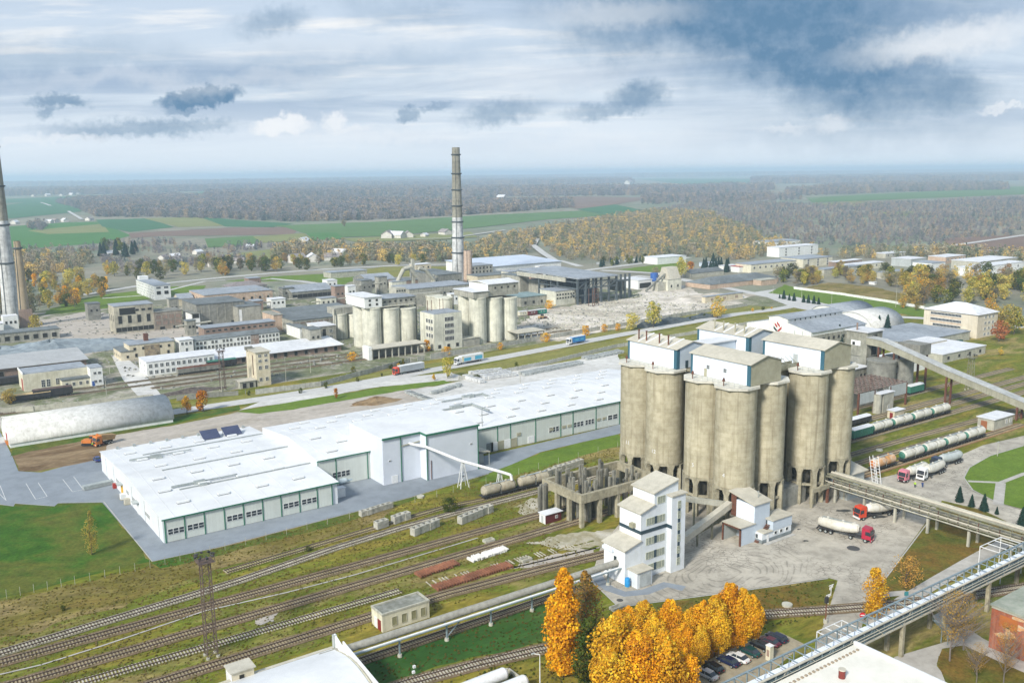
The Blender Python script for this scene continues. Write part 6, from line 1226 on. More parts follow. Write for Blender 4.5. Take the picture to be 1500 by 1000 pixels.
# ---------------------------------------------------------------- vehicles
paint = lambda n, c: plain('paint_' + n, c, .3, 0, .5)
wheel_me = None
def wheel(par, x, y, r=.5, w=.3):
    k = (round(r, 2), round(w, 2))
    if k not in WC: WC[k] = (MB().tube((0, -w / 2, 0), (0, w / 2, 0), r, n=14).mesh('wheel', black_m), MB().tube((0, -w / 2 - .02, 0), (0, w / 2 + .02, 0), r * .55, n=10).mesh('rim', duct))
    o = bpy.data.objects.new('wheel', WC[k][0]); COL.objects.link(o); o.parent = par; o.location = (x, y, r)
    q = bpy.data.objects.new('rim', WC[k][1]); COL.objects.link(q); q.parent = o
def truck_cab(t, x, m, low=None, w=1.22):
    "tractor cab whose nose is at +X = x"
    pr = [(x - 2.2, .9), (x, .9), (x + .02, 1.9), (x - .28, 3.2), (x - .5, 3.55), (x - 2.2, 3.7)]
    MB().ey(pr, -w, w).build('cab', m, t)
    MB().add([(x + .035, -w * .9, 1.95), (x + .035, w * .9, 1.95), (x - .24, w * .86, 3.1), (x - .24, -w * .86, 3.1)], [(0, 1, 2, 3)]).build('windscreen', glass, t)
    for s in (-1, 1): MB().box(x - 1.35, x - .3, s * (w + .005), s * (w + .03), 1.95, 2.9).build('side_window', glass, t)
    MB().box(x - .1, x + .1, -w, w, .45, .95).build('bumper', low or m, t); MB().box(x + .02, x + .06, -w * .7, w * .7, 1.05, 1.75).build('grille', chassis_m, t)
    for s in (-1, 1): MB().box(x + .05, x + .13, s * w * .72 - .18, s * w * .72 + .18, .6, .85).build('headlight', white_p, t); MB().box(x - .2, x - .05, s * (w + .1), s * (w + .35), 2.0, 2.8).build('mirror', chassis_m, t)
def tanker_truck(label, m, loc, rz, tank=None, low=None, deck=None):
    t = thing('tanker_truck', label, 'tanker truck', (0, 0, 0), 0, 'cement tanker trucks'); tank = tank or tank_white
    truck_cab(t, 6.9, m, low)
    MB().box(.9, 6.7, -.45, .45, .75, 1.05).build('chassis', chassis_m, t); MB().box(-6.6, 1.3, -.5, .5, .95, 1.25).build('trailer_frame', chassis_m, t)
    mb = MB(); prof = [(-6.7, .6, 2.5), (-6.4, 1.05, 2.5), (-5.5, 1.28, 2.5), (-2.4, 1.36, 2.35), (-.4, 1.36, 2.4), (2.2, 1.28, 2.65), (3.4, 1.02, 2.8), (3.8, .5, 2.85)]
    for a, b in zip(prof, prof[1:]): mb.tube((a[0], 0, a[2]), (b[0], 0, b[2]), a[1], b[1], 16, False)
    mb.build('tank', tank, t, True)
    for x in (-4.6, -.9): MB().lathe(x, 0, [(.15, .7), (.75, 1.9)], 12).build('discharge_cone', tank, t)
    MB().box(-5.6, 2.6, -.3, .3, 3.8, 3.88).build('catwalk', deck or duct, t)
    for x in (-4.2, -.4, 2.4): MB().cyl(x, 0, 3.7, 4.1, .3, n=10).build('hatch', tank, t)
    for x in (-5.6, -4.3, -3.0, 2.0, 5.6): 
        for s in (-1, 1): wheel(t, x, s * 1.05)
    MB().box(-6.7, -6.5, -1.2, 1.2, .6, .95).build('rear_bumper', chassis_m, t)
    for s in (-1, 1): MB().box(-5.9, -2.6, s * .8, s * 1.25, 1.05, 1.12).build('mudguard', chassis_m, t)
    t.location = loc; t.rotation_euler = (0, 0, rz); return t
def heading(a, b):
    p, q = Vector(G(*a)), Vector(G(*b)); m_ = (p + q) / 2; d = q - p; return (m_.x, m_.y, .09), math.atan2(d.y, d.x)
l_, r_ = heading((1216, 780), (1257, 790)); tanker_truck('white cement tanker with crimson cab alone on open concrete yard', paint('crimson', (.42, .02, .05)), l_, r_)
l_, r_ = heading((1306, 752), (1263, 760)); tanker_truck('cement tanker with orange-red cab beside pipe rack legs', paint('orange_red', (.62, .06, .02)), l_, r_, low=white_p)
l_, r_ = heading((1353, 694), (1323, 706)); tanker_truck('cement tanker with faded pink and black cab beside the tank wagons', paint('pink', (.62, .2, .25)), l_, r_, low=paint('dark', (.05, .02, .03)))
l_, r_ = heading((1380, 690), (1348, 704)); tanker_truck('cement tanker with white cab and blue rear panel in middle of queue', white_p, l_, r_)
l_, r_ = heading((1402, 677), (1372, 686)); tanker_truck('cement tanker with dark navy cab last in the queue of three', paint('navy', (.02, .03, .06)), l_, r_, tank=panel_grey)
def artic(label, cab, side, loc, rz, L=13.6, curtain=None, marks=None):
    t = thing('articulated_lorry', label, 'lorry', (0, 0, 0), 0, 'lorries on the main road'); truck_cab(t, L / 2 + 2.6, cab)
    MB().box(-L / 2, L / 2 - .2, -1.26, 1.26, 1.1, 3.9).build('trailer_body', side, t); MB().box(-L / 2, L / 2 - .2, -1.27, 1.27, 3.9, 4.0).build('trailer_roof', white_p, t)
    for s in (-1, 1):
        MB().box(-L / 2 + .4, L / 2 - .6, s * 1.27, s * 1.29, 1.3, 3.75).build('curtain', curtain or side, t)
        for k, (a, b, c, d, mm) in enumerate(marks or []): MB().box(a, b, s * 1.295, s * 1.305, c, d).build('advert_panel', mm, t)
    MB().box(-L / 2, L / 2 + 2, -.5, .5, .8, 1.1).build('chassis', chassis_m, t); MB().box(-L / 2 + 3, L / 2 - 4, -1.2, 1.2, .5, 1.1).build('side_guard', chassis_m, t)
    for x in (-L / 2 + 1.3, -L / 2 + 2.5, L / 2 - .6, L / 2 + 1.7):
        for s in (-1, 1): wheel(t, x, s * 1.0)
    t.location = loc; t.rotation_euler = (0, 0, rz)
def onroad(px, py):
    x, y = G(px, py); a, b = G(600, 548), G(700, 530); return (x, y, .12), math.atan2(b[1] - a[1], b[0] - a[0]) + math.pi
l_, r_ = onroad(602, 545.5); artic('lorry with orange-red cab and grey curtain trailer on the road', paint('orange_red', (.62, .06, .02)), panel_grey, l_, r_, 13.6, mat('grey_curtain', (.34, .37, .39), (.29, .32, .34), .6))
l_, r_ = onroad(690, 531); sky_b = plain('advert_blue', (.08, .42, .62)); artic('white lorry with blue painted trailer side between two others', white_p, white_p, l_, r_, 13.6, white_p, [(-6, -1.5, 1.4, 3.3, sky_b), (.8, 5.2, 1.4, 3.0, sky_b), (5.6, 6.1, 1.3, 3.8, plain('advert_yellow', (.7, .55, .08)))])
l_, r_ = onroad(846, 503); artic('shorter lorry with white cab and bright blue trailer', white_p, plain('lorry_blue', (.03, .22, .55)), l_, r_, 9.5, plain('lorry_blue', (.03, .22, .55)), [(-3.4, -1, 2, 2.8, sky_b), (.2, 3, 2, 2.8, sky_b)])
# cars
def car(label, m, loc, rz, kind=0, group='cars parked on the gravel lot'):
    t = thing('parked_car', label, 'car', (0, 0, 0), 0, group); L = 2.25; w = .86
    secs = [(-L, .72, .42, .62), (-L + .12, .82, .38, .82), (-L + .5, w, .32, .92), (-.9, w, .3, .95), (.6, w, .3, .92), (L - .55, w * .98, .32, .84), (L - .12, w * .9, .38, .7), (L, w * .78, .42, .58)]
    mb = MB(); vs_ = []
    for x, hw, z0, z1 in secs: vs_ += [(x, -hw, z0 + .1), (x, -hw, z1 - .12), (x, -hw * .9, z1), (x, hw * .9, z1), (x, hw, z1 - .12), (x, hw, z0 + .1), (x, hw * .9, z0), (x, -hw * .9, z0)]
    fs = [tuple(range(8))[::-1], tuple(range(56, 64))] + [(i * 8 + j, i * 8 + (j + 1) % 8, (i + 1) * 8 + (j + 1) % 8, (i + 1) * 8 + j) for i in range(7) for j in range(8)]
    mb.add(vs_, [f[::-1] for f in fs]).build('body', m, t)
    rear = (-2.1, -1.75) if kind else (-1.75, -1.15)
    b = [(rear[0], .9), (1.15, .88), (.45, 1.4), (rear[1], 1.42)]
    def cabin(pts, hw0, hw1, nm, mm, g=0):
        q = [(pts[0][0] - g, hw0), (pts[1][0] + g, hw0), (pts[2][0] + g * .6, hw1), (pts[3][0] - g * .6, hw1)]; vv = []
        for (x, hh), (_, z) in zip(q, pts): vv += [(x, -hh, z), (x, hh, z)]
        MB().add(vv, [(0, 1, 3, 2), (2, 3, 5, 4), (4, 5, 7, 6), (6, 7, 1, 0), (0, 2, 4, 6), (1, 7, 5, 3)]).build(nm, mm, t)
    cabin(b, .8, .64, 'glasshouse', glass); MB().box(rear[1] - .02, .47, -.66, .66, 1.39, 1.45).build('roof', m, t)
    for s in (-1, 1):
        MB().box(L - .12, L + .01, s * .58 - .14, s * .58 + .14, .52, .66).build('headlight', white_p, t); MB().box(-L - .01, -L + .1, s * .58 - .12, s * .58 + .12, .58, .72).build('tail_light', plain('tail_red', (.4, .01, .01)), t)
        for x in (-.15,): MB().beam((x, s * .79, .92), (x, s * .65, 1.4), .07).build('door_pillar', m, t)
        for x in (-1.35, 1.35): wheel(t, x, s * .78, .31, .2)
    t.location = loc; t.rotation_euler = (0, 0, rz)
CARS = [('silver hatchback nearest the bottom edge of the parking row', (.45, .46, .47), (1024, 986), (1046, 997), 0), ('black car beside the silver one, second from the bottom edge', (.012, .013, .015), (1033, 975), (1054, 987), 1),
        ('dark navy hatchback between the black car and the white saloon', (.01, .018, .06), (1055, 967), (1078, 978), 0), ('white saloon car in the middle of the parking row', (.72, .72, .70), (1070, 962), (1092, 972), 0),
        ('dark green saloon just past the white saloon', (.01, .06, .055), (1087, 953), (1108, 963), 0), ('black estate car with light roof rails between green and maroon cars', (.012, .012, .014), (1103, 944), (1126, 955), 1),
        ('maroon saloon between the black estate and the last dark car', (.10, .015, .03), (1116, 939), (1137, 948), 0), ('dark blue hatchback last in the row at far end of lot', (.015, .02, .045), (1128, 933), (1147, 942), 1)]
for lab, c_, a, b, k in CARS:
    l_, r_ = heading(b, a); car(lab, paint(lab.split()[0] + lab.split()[1][:4], c_), (l_[0], l_[1], .085), r_, k)
l_, r_ = heading((146, 678), (139, 672)); car('dark blue car parked at the corner of white warehouse', paint('deep_blue', (.02, .05, .2)), l_, r_, 0, None)
# digger and dumper with two workers
og = plain('machine_orange', (.62, .19, .03)); x, y = G(131, 652)
t = thing('excavator', 'orange tracked excavator digging by the barrel hangar', 'excavator', (x, y, .08))
for s in (-1, 1): MB().ey([(-1.9, .1), (1.9, .1), (2.2, .5), (1.9, .9), (-1.9, .9), (-2.2, .5)], s * 1.2 - .3, s * 1.2 + .3).build('track', black_m, t)
MB().box(-1.7, 1.2, -1.25, 1.25, 1.0, 2.1).build('upper_body', og, t); MB().box(.1, 1.4, .2, 1.2, 1.9, 3.1).build('cab', glass, t); MB().box(-2.1, -1.5, -1.25, 1.25, 1.1, 2.0).build('counterweight', og, t); MB().box(0, 1.5, .15, 1.25, 3.1, 3.2).build('cab_roof', og, t)
mb = MB(); mb.beam((1, -.4, 1.6), (3.2, -.4, 4.0), .45); mb.beam((3.2, -.4, 4.0), (4.9, -.4, 2.6), .35); mb.build('boom', og, t); mb = MB(); mb.beam((4.9, -.4, 2.7), (4.8, -.4, .9), .3); mb.box(4.2, 5.2, -.9, .1, .2, 1.0); mb.build('bucket_arm', rust, t)
t.rotation_euler = (0, 0, math.radians(-35)); t.children[0]
for o in t.children: o.location = (0, 0, 0)
x, y = G(153, 651); t = thing('dump_truck', 'orange dump truck with raised tan tipping body behind the excavator', 'dump truck', (x, y, .08))
MB().box(-3, 3, -.5, .5, .8, 1.1).build('chassis', chassis_m, t); MB().add([(-3.2, -1.2, 1.3), (1.2, -1.2, 1.9), (1.2, 1.2, 1.9), (-3.2, 1.2, 1.3), (-3.8, -1.4, 2.9), (1.5, -1.4, 3.9), (1.5, 1.4, 3.9), (-3.8, 1.4, 2.9)], [(0, 3, 2, 1), (0, 1, 5, 4), (1, 2, 6, 5), (2, 3, 7, 6), (3, 0, 4, 7), (4, 5, 6, 7)]).build('tipping_body', mat('tipper_tan', (.45, .30, .14), (.36, .22, .1), 1), t)
for o in list(t.children): o.location = (0, 0, 0)
truck_cab(t, 3.6, og)
for o in list(t.children): o.location = (0, 0, 0)
for xx in (-2.2, -1.0, 2.4):
    for s in (-1, 1): wheel(t, xx, s * 1.0)
t.rotation_euler = (0, 0, math.radians(200))
x, y = G(17, 650); t = thing('orange_skip', 'small orange skip beside the red gate of barrel hangar', 'skip', (x, y, .1)); MB().ey([(x - 1.6, .1), (x + 1.6, .1), (x + 2, 1.5), (x - 2, 1.5)], y - 1, y + 1).build('bin', og, t); MB().box(x - 1.7, x + 1.7, y - .9, y + .9, 1.3, 1.52).build('load', mat('skip_load', (.3, .2, .1), None, 1), t)
# people: skinned skeleton, clothes as children
def person(label, px, facing, jacket, trousers, helmet=None, reach=0.3, z=.09):
    x, y = G(*px); t = thing('person', label, 'person', (x, y, z)); 
    V_ = [(0, 0, .95), (0, 0, 1.2), (0, 0, 1.45), (0, 0, 1.55), (.02, 0, 1.66), (.02, 0, 1.76), (0, .1, .9), (.06, .11, .5), (.02, .11, .08), (.15, .11, .04), (0, -.1, .9), (-.05, -.11, .5), (-.12, -.11, .08), (.02, -.11, .04),
          (0, .2, 1.42), (.05, .27, 1.15), (reach, .24, .98), (0, -.2, 1.42), (-.02, -.27, 1.15), (.12, -.26, .92)]
    E_ = [(0, 1), (1, 2), (2, 3), (3, 4), (4, 5), (0, 6), (6, 7), (7, 8), (8, 9), (0, 10), (10, 11), (11, 12), (12, 13), (2, 14), (14, 15), (15, 16), (2, 17), (17, 18), (18, 19)]
    R = [.15, .14, .15, .06, .1, .09, .1, .065, .05, .04, .1, .065, .05, .04, .07, .05, .035, .07, .05, .035]
    me = bpy.data.meshes.new('body'); me.from_pydata(V_, E_, []); me.materials.append(plain('skin', (.5, .3, .2))); o = bpy.data.objects.new('body', me); COL.objects.link(o); o.parent = t
    o.modifiers.new('skin', 'SKIN'); sub = o.modifiers.new('sub', 'SUBSURF'); sub.levels = sub.render_levels = 1
    if me.skin_vertices:
        for i, d in enumerate(me.skin_vertices[0].data): d.radius = (R[i], R[i]); d.use_root = i == 0
    a = MB(); a.lathe(0, 0, [(.17, .92), (.185, 1.2), (.21, 1.42), (.09, 1.53)], 12); a.tube((0, .2, 1.44), (.05, .28, 1.15), .085, .075); a.tube((0, -.2, 1.44), (-.02, -.28, 1.15), .085, .075); a.tube((.05, .28, 1.15), (reach - .05, .25, 1.0), .07, .055); a.tube((-.02, -.28, 1.15), (.1, -.27, .95), .07, .055)
    j = a.mesh('jacket', jacket, True); q = bpy.data.objects.new('jacket', j); COL.objects.link(q); q.parent = t
    a = MB(); a.tube((0, .1, .98), (.06, .11, .5), .13, .09); a.tube((.06, .11, .5), (.02, .11, .1), .09, .075); a.tube((0, -.1, .98), (-.05, -.11, .5), .13, .09); a.tube((-.05, -.11, .5), (-.12, -.11, .1), .09, .075)
    q = bpy.data.objects.new('trousers', a.mesh('trousers', trousers)); COL.objects.link(q); q.parent = t
    a = MB(); a.lathe(.02, 0, [(.13, 1.72), (.125, 1.8), (.07, 1.87), (.01, 1.88)], 12); q = bpy.data.objects.new('helmet' if helmet else 'hair', a.mesh('helmet', helmet or chassis_m, True)); COL.objects.link(q); q.parent = t
    t.rotation_euler = (0, 0, facing); return t
hv = plain('hi_vis_yellow', (.45, .75, .05)); dkb = plain('work_blue', (.02, .06, .2)); dkt = plain('dark_trousers', (.03, .035, .045))
person('person in yellow high-visibility jacket standing near the queue of tankers', (1340, 714), 0.4, hv, dkt, white_p); person('person in blue work clothes facing the one in yellow', (1351, 714), 3.4, dkb, dkb)
person('worker in yellow vest in front of excavator, facing it', (136, 655), 2.2, hv, dkt, white_p); person('worker in yellow vest standing next to the dump truck', (142, 655), 1.0, hv, dkt, white_p)
# ---------------------------------------------------------------- railway wagons
def bogies(t, xs, z=.14):
    for x in xs:
        MB().box(x - 1.2, x + 1.2, -.95, .95, .5, .8).build('bogie', chassis_m, t)
        for dx_ in (-.8, .8):
            for s in (-1, 1): wheel(t, x + dx_, s * .76, .46, .14)
def cement_wagon(label, tank, ends, group=None):
    t = thing('tank_wagon', label, 'tank wagon', (0, 0, 0), 0, group); MB().box(-5.9, 5.9, -1.2, 1.2, .95, 1.2).build('frame', chassis_m, t); bogies(t, (-3.9, 3.9))
    mb = MB(); pr = [(-5.6, .6, 2.4), (-5.3, 1.15, 2.4), (-4.7, 1.42, 2.45), (-1.6, 1.5, 2.5), (-.35, 1.42, 2.45), (0, 1.2, 2.35), (.35, 1.42, 2.45), (1.6, 1.5, 2.5), (4.7, 1.42, 2.45), (5.3, 1.15, 2.4), (5.6, .6, 2.4)]
    for a, b in zip(pr[1:-1], pr[2:-1]): mb.tube((a[0], 0, a[2]), (b[0], 0, b[2]), a[1], b[1], 18, False)
    mb.build('tank', tank, t, True)
    for s in (-1, 1): MB().tube((s * 5.25, 0, 2.4), (s * 5.62, 0, 2.4), 1.16, .6, 16).build('tank_end', ends, t)
    MB().box(-4.6, 4.6, -.35, .35, 3.98, 4.05).build('catwalk', duct, t)
    for x in (-2.6, 2.6): MB().cyl(x, 0, 3.85, 4.35, .35, n=10).build('hatch', tank, t); MB().lathe(x, 0, [(.2, .7), (.8, 1.4)], 10).build('discharge_cone', ends, t)
    MB().beam((0, -1.3, 1.0), (0, -1.35, 3.4), .08).build('ladder', duct, t); return t
w0_ = cement_wagon('white twin-bellied cement tank wagon in the row by the yard', tank_white, green_p, 'white cement tank wagons')
row2 = [(249.2, 'orange-stained tank wagon nearest the ladder hoops'), (261.4, 'white tank wagon with a streaked orange belly, second in yard-side row'), (273.6, 'white tank wagon in middle of the yard-side row'), (285.8, 'white tank wagon fourth in yard-side row, beside the navy tanker truck'), (298, 'white tank wagon at the hut end of the yard-side row')]
w0_.location = (273.6, 155.7, .2); w0_['label'] = row2[2][1]
or_tank = mat('tank_orange_stain', (.60, .50, .38), (.52, .25, .08), .35, .2, .15, streak=.5, sc=(.5, .2, .05))
for i, (u, lab) in enumerate(row2):
    if i == 2: continue
    if i == 0: o = cement_wagon(lab, or_tank, plain('orange_paint', (.55, .17, .03)), 'white cement tank wagons'); o.location = (u - 3, 155.8, .2)
    else: copy_tree(w0_, (u, 155.7, .2), 0, lab)
for u, lab in ((281.5, 'white tank wagon directly behind the green hopper wagons'), (293.7, 'white tank wagon in far row in front of the small cream hut'), (305.9, 'white tank wagon in far row just past the cream hut'), (318.1, 'white tank wagon at the far end of the far row, rusty frame')): copy_tree(w0_, (u, 179.6, .2), 0, lab)
def hopper(label, L=11, side=green_p, top=roof_white, H=3.6):
    t = thing('hopper_wagon', label, 'freight wagon', (0, 0, 0)); MB().box(-L / 2, L / 2, -1.35, 1.35, 1.0, H).build('body', side, t); MB().ex([(-1.4, H), (1.4, H), (.7, H + .45), (-.7, H + .45)], -L / 2 + .2, L / 2 - .2).build('roof', top, t)
    for k in range(9): x = -L / 2 + .3 + k * (L - .6) / 8; MB().box(x - .07, x + .07, -1.47, -1.35, 1.0, H).build('rib', side, t)
    MB().ey([(-L / 2 + 1.5, 1), (L / 2 - 1.5, 1), (L / 2 - 3, .45), (-L / 2 + 3, .45)], -1, 1).build('hopper', chassis_m, t); bogies(t, (-L / 2 + 1.7, L / 2 - 1.7)); return t
h_ = hopper('green ribbed hopper wagon with white roof right beside the silo'); h_.location = (257.6, 179.8, .2); copy_tree(h_, (269.6, 179.7, .2), 0, 'green ribbed hopper wagon with white roof coupled to tank wagons')
o = hopper('dark open wagon behind the green hopper wagons', 12, chassis_m, roof_pale, 2.6); o.location = (284, 190.3, .2)
o = hopper('green covered wagon with white roof beyond the steel platform', 10); o.location = (342, 204.5, .2); track([(290, 204.5), (420, 205)], sleeper_m, ballast_g)
wA = cement_wagon('dusty beige cement tank wagon under the white filling pipe', tank_dirty, tank_dirty); wA.location = (139.2, 206.3, .2); wB = copy_tree(wA, (151.5, 206.3, .2), 0, 'dusty beige tank wagon with orange-brown end, second by the pipe')
for lab, px, L, side, top, H in (('rust-red loaded wagon standing in front of the white office', (292, 546), 20, dark_con, rust, 3), ('dark green wagon beyond the rust-red wagon', (325, 538), 14, chassis_m, green_p, 3.4),
                              ('dark locomotive-like wagon left of the signal tower lawn', (78, 582), 15, chassis_m, mat('wagon_brown', (.1, .07, .06), None, 1), 3.8), ('flat wagon loaded with yellow timber at the left', (42, 587), 17, chassis_m, mat('timber', (.55, .42, .22), None, 1), 2.8),
                              ('dark wagon under the freight shed canopy at left edge', (15, 563), 14, chassis_m, chassis_m, 3.2)):
    o = hopper(lab, L, side, top, H); x, y = G(*px); o.location = (x, y, .2)
# site cabins on wheels near the canopy
for lab, px, m_ in (('cream site caravan beside the right silo row', (768, 463), cream_wall), ('dark red site container between cream and green ones', (781, 462), plain('maroon_wall', (.12, .02, .02))), ('green site container at right of the three', (795, 460), plain('container_green', (.02, .2, .14)))):
    x, y = G(*px); t = thing('site_container', lab, 'container', (x, y, 0)); MB().box(x - 3.5, x + 3.5, y, y + 2.5, .5, 3.1).build('body', m_, t); MB().box(x - 3.6, x + 3.6, y - .1, y + 2.6, 3.1, 3.2).build('roof', roof_pale, t); MB().box(x - 2.8, x + 2.8, y + .2, y + 2.2, .05, .5).build('chassis', chassis_m, t); wins(t, 'v', y - .03, [x - 1, x + 1], [2], .8, .8)
x, y = G(794, 467); t = thing('wheel_loader', 'orange-brown wheel loader by the green site container', 'loader', (x, y, 0)); MB().box(x - 2.5, x + 1.5, y - 1, y + 1, .8, 1.9).build('body', mat('tipper_tan', (.45, .3, .14)), t); MB().box(x - .6, x + .8, y - .7, y + .7, 1.9, 3).build('cab', glass, t); MB().box(x + 2.2, x + 3.4, y - 1.3, y + 1.3, .3, 1.3).build('bucket', rust, t)
for a in (-1.6, 1.0):
    for s in (-1, 1): MB().tube((x + a, y + s * .8, .7), (x + a, y + s * 1.2, .7), .7, n=12).build('wheel', black_m, t)
# ---------------------------------------------------------------- stacked precast pieces along the sidings
pre = mat('precast', (.46, .45, .39), (.30, .295, .25), 1, .2, .15, streak=.3, sc=(.2, .2, .17))
def precast_row(label, a, b, h, w=1.8, n=6):
    a, b = Vector(a), Vector(b); d = (b - a); L = d.length; t = thing('precast_stack', label, 'concrete stack', (0, 0, 0), 0, 'rows of stacked precast frames'); s = L / n
    if ('pre', round(s, 1), h) not in WC:
        mb = MB()
        for k in range(int(h / .5)):
            z = k * .5; j = .03 * (k % 2)
            mb.box(-s / 2 + .02, s / 2 - .02, -w / 2 + j, -w / 2 + .3 + j, z, z + .46); mb.box(-s / 2 + .02, s / 2 - .02, w / 2 - .3, w / 2, z, z + .46); mb.box(-s / 2 + .02, -s / 2 + .3, -w / 2 + .3, w / 2 - .3, z, z + .46); mb.box(s / 2 - .3, s / 2 - .02, -w / 2 + .3, w / 2 - .3, z, z + .46)
        WC[('pre', round(s, 1), h)] = mb.mesh('precast_frame', pre)
    for i in range(n):
        if random.random() < .08: continue
        o = bpy.data.objects.new('precast_frame', WC[('pre', round(s, 1), h)]); COL.objects.link(o); o.parent = t; o.location = (-L / 2 + s * (i + .5), random.uniform(-.12, .12), random.uniform(-.02, .02)); o.rotation_euler = (0, 0, random.uniform(-.02, .02))
    m_ = (a + b) / 2; t.location = (m_.x, m_.y, .15); t.rotation_euler = (0, 0, math.atan2(d.y, d.x))
precast_row('row of stacked concrete frames left of the round bush', (99.8, 204.6), (110.5, 206.4), 2.0); precast_row('row of stacked concrete frames below the asphalt edge, far left row', (100.6, 215.2), (110.6, 216.6), 1.5, 1.5)
precast_row('row of stacked concrete frames nearest the camera, ending at gap', (103.5, 194.8), (114, 197.3), 2.0); precast_row('row of stacked concrete frames between gap and beige wagons', (119, 194.8), (130.8, 197.6), 2.0)
precast_row('row of concrete frames behind the unfinished pile frame, near half', (152.6, 210.2), (163.4, 212.2), 2.0); precast_row('row of concrete frames behind the unfinished pile frame, far half', (164.2, 212.6), (176, 214.2), 2.0)
def sleeper_stack(label, a, b, w, m, n):
    a, b = Vector(a), Vector(b); d = b - a; L = d.length; t = thing('sleeper_stack', label, 'sleeper stack', (0, 0, 0), 0, 'stacks of sleepers'); k = ('slp', m.name)
    if k not in WC: mb = MB(); mb.add([(-.17, -w / 2, 0), (.17, -w / 2, 0), (.17, w / 2, 0), (-.17, w / 2, 0), (-.13, -w / 2, .3), (.13, -w / 2, .3), (.13, w / 2, .3), (-.13, w / 2, .3)], [(0, 3, 2, 1), (4, 5, 6, 7), (0, 1, 5, 4), (1, 2, 6, 5), (2, 3, 7, 6), (3, 0, 4, 7)]); WC[k] = mb.mesh('sleeper', m)
    for lay in range(2):
        for i in range(n):
            if random.random() < .06: continue
            o = bpy.data.objects.new('sleeper', WC[k]); COL.objects.link(o); o.parent = t; o.location = (-L / 2 + L * (i + .5) / n, random.uniform(-.15, .15), lay * .34); o.rotation_euler = (0, 0, random.uniform(-.03, .03))
    m_ = (a + b) / 2; t.location = (m_.x, m_.y, .1); t.rotation_euler = (0, 0, math.atan2(d.y, d.x))
rs_m = mat('rusty_sleeper', (.27, .115, .06), (.16, .065, .04), 1.2, .3, .3); wss = mat('white_sleeper', (.74, .73, .70), (.56, .55, .52), 1, .2, .1)
sleeper_stack('short stack of rust-brown sleepers left of the white stack', (94.5, 173.6), (105.6, 174.4), 3.0, rs_m, 17); sleeper_stack('long stack of rust-brown sleepers on the camera side of the sleeper line', (94.3, 165.6), (115, 165.9), 2.6, rs_m, 31); sleeper_stack('stack of white concrete sleepers beside the track', (108.6, 173.7), (119.6, 174.2), 2.6, wss, 18)
for px, lab in (((716, 793), 'open white concrete box lying in the grass by the tracks'), ((770, 821), 'open white concrete box beside the row of lone sleepers'), ((903, 892), 'open concrete box at the corner of the paved yard')):
    x, y = G(*px); mb = MB(); mb.box(x - 1.4, x + 1.4, y - .8, y - .6, .05, .7); mb.box(x - 1.4, x + 1.4, y + .6, y + .8, .05, .7); mb.box(x - 1.4, x - 1.2, y - .6, y + .6, .05, .7); mb.box(x + 1.2, x + 1.4, y - .6, y + .6, .05, .7); mb.box(x - 1.2, x + 1.2, y - .6, y + .6, .05, .12); tag(mb.build('concrete_box', pale_con), lab, 'concrete box')
for px, lab in (((616, 728), 'round concrete well cover on the grass by the asphalt'), ((1288, 660), 'white manhole slab between the rail sidings'), ((1153, 887), 'small white slab on the grass strip below the yard')):
    x, y = G(*px); tag(MB().cyl(x, y, .05, .5, 1.1, n=14).build('well_cover', pale_con), lab, 'well cover')
ORD = 'first second third fourth fifth sixth seventh eighth ninth tenth eleventh twelfth thirteenth fourteenth fifteenth sixteenth seventeenth'.split()
# stacked pallets of goods on the aprons behind the warehouse
pg = mat('goods_grey', (.42, .44, .42), (.22, .24, .24), 1.5, .3, .2); pw = mat('goods_white', (.6, .61, .6), (.45, .46, .46), 1.5, .3, .1)
pal = MB().box(-1.2, 1.2, -1, 1, .15, 1.25).box(-1.2, 1.2, -1, -.8, 0, .15).box(-1.2, 1.2, .8, 1, 0, .15).mesh('goods_pallet', pg); pal2 = MB().box(-1.2, 1.2, -1, 1, .15, 1.7).box(-1.2, 1.2, -.1, .1, 0, .15).mesh('goods_pallet', pw)
def pallets(label, pts, n, me, rows=1, dv=2.6):
    for i in range(n):
        for r__ in range(rows):
            f = i / max(1, n - 1); px = pts[0][0] + (pts[1][0] - pts[0][0]) * f; py = pts[0][1] + (pts[1][1] - pts[0][1]) * f; x, y = G(px, py)
            o = bpy.data.objects.new('goods_pallet', me); COL.objects.link(o); o.location = (x + random.uniform(-.3, .3), y + r__ * dv + random.uniform(-.2, .2), .1); o.rotation_euler = (0, 0, random.uniform(-.08, .08)); tag(o, label + ', ' + ORD[i] + ' from the left' + ('', ' in second row', ' in third row', ' in back row')[r__ if rows > 1 else 0], 'pallet', 'palletised goods on the aprons')
pallets('grey goods pallet right of the earth heap', ((602, 578), (634, 590)), 9, pal, 2); pallets('grey goods pallet before the concrete apron', ((636, 577), (672, 566)), 8, pal)
pallets('pale block pallet beside the weedy verge', ((688, 556), (705, 561)), 5, pal2, 2, 3); pallets('pale bundled goods in broad apron block', ((712, 556), (752, 551)), 9, pal2, 4, 4)
pallets('grey goods pallet on loose verge line', ((770, 550), (850, 534)), 16, pal, 2, 3); pallets('grey goods pallet nearest the silo block', ((862, 527), (910, 517)), 9, pal, 2, 3)
gw = MB().box(-6, 6, -1, 1, .1, 1.2).mesh('metal_skip', duct)
for px, lab in (((153, 711), 'long grey metal trough lying beside the warehouse wall'),): o = bpy.data.objects.new('metal_trough', gw); COL.objects.link(o); o.location = (*G(*px), .08); o.rotation_euler = (0, 0, .12); tag(o, lab, 'trough')
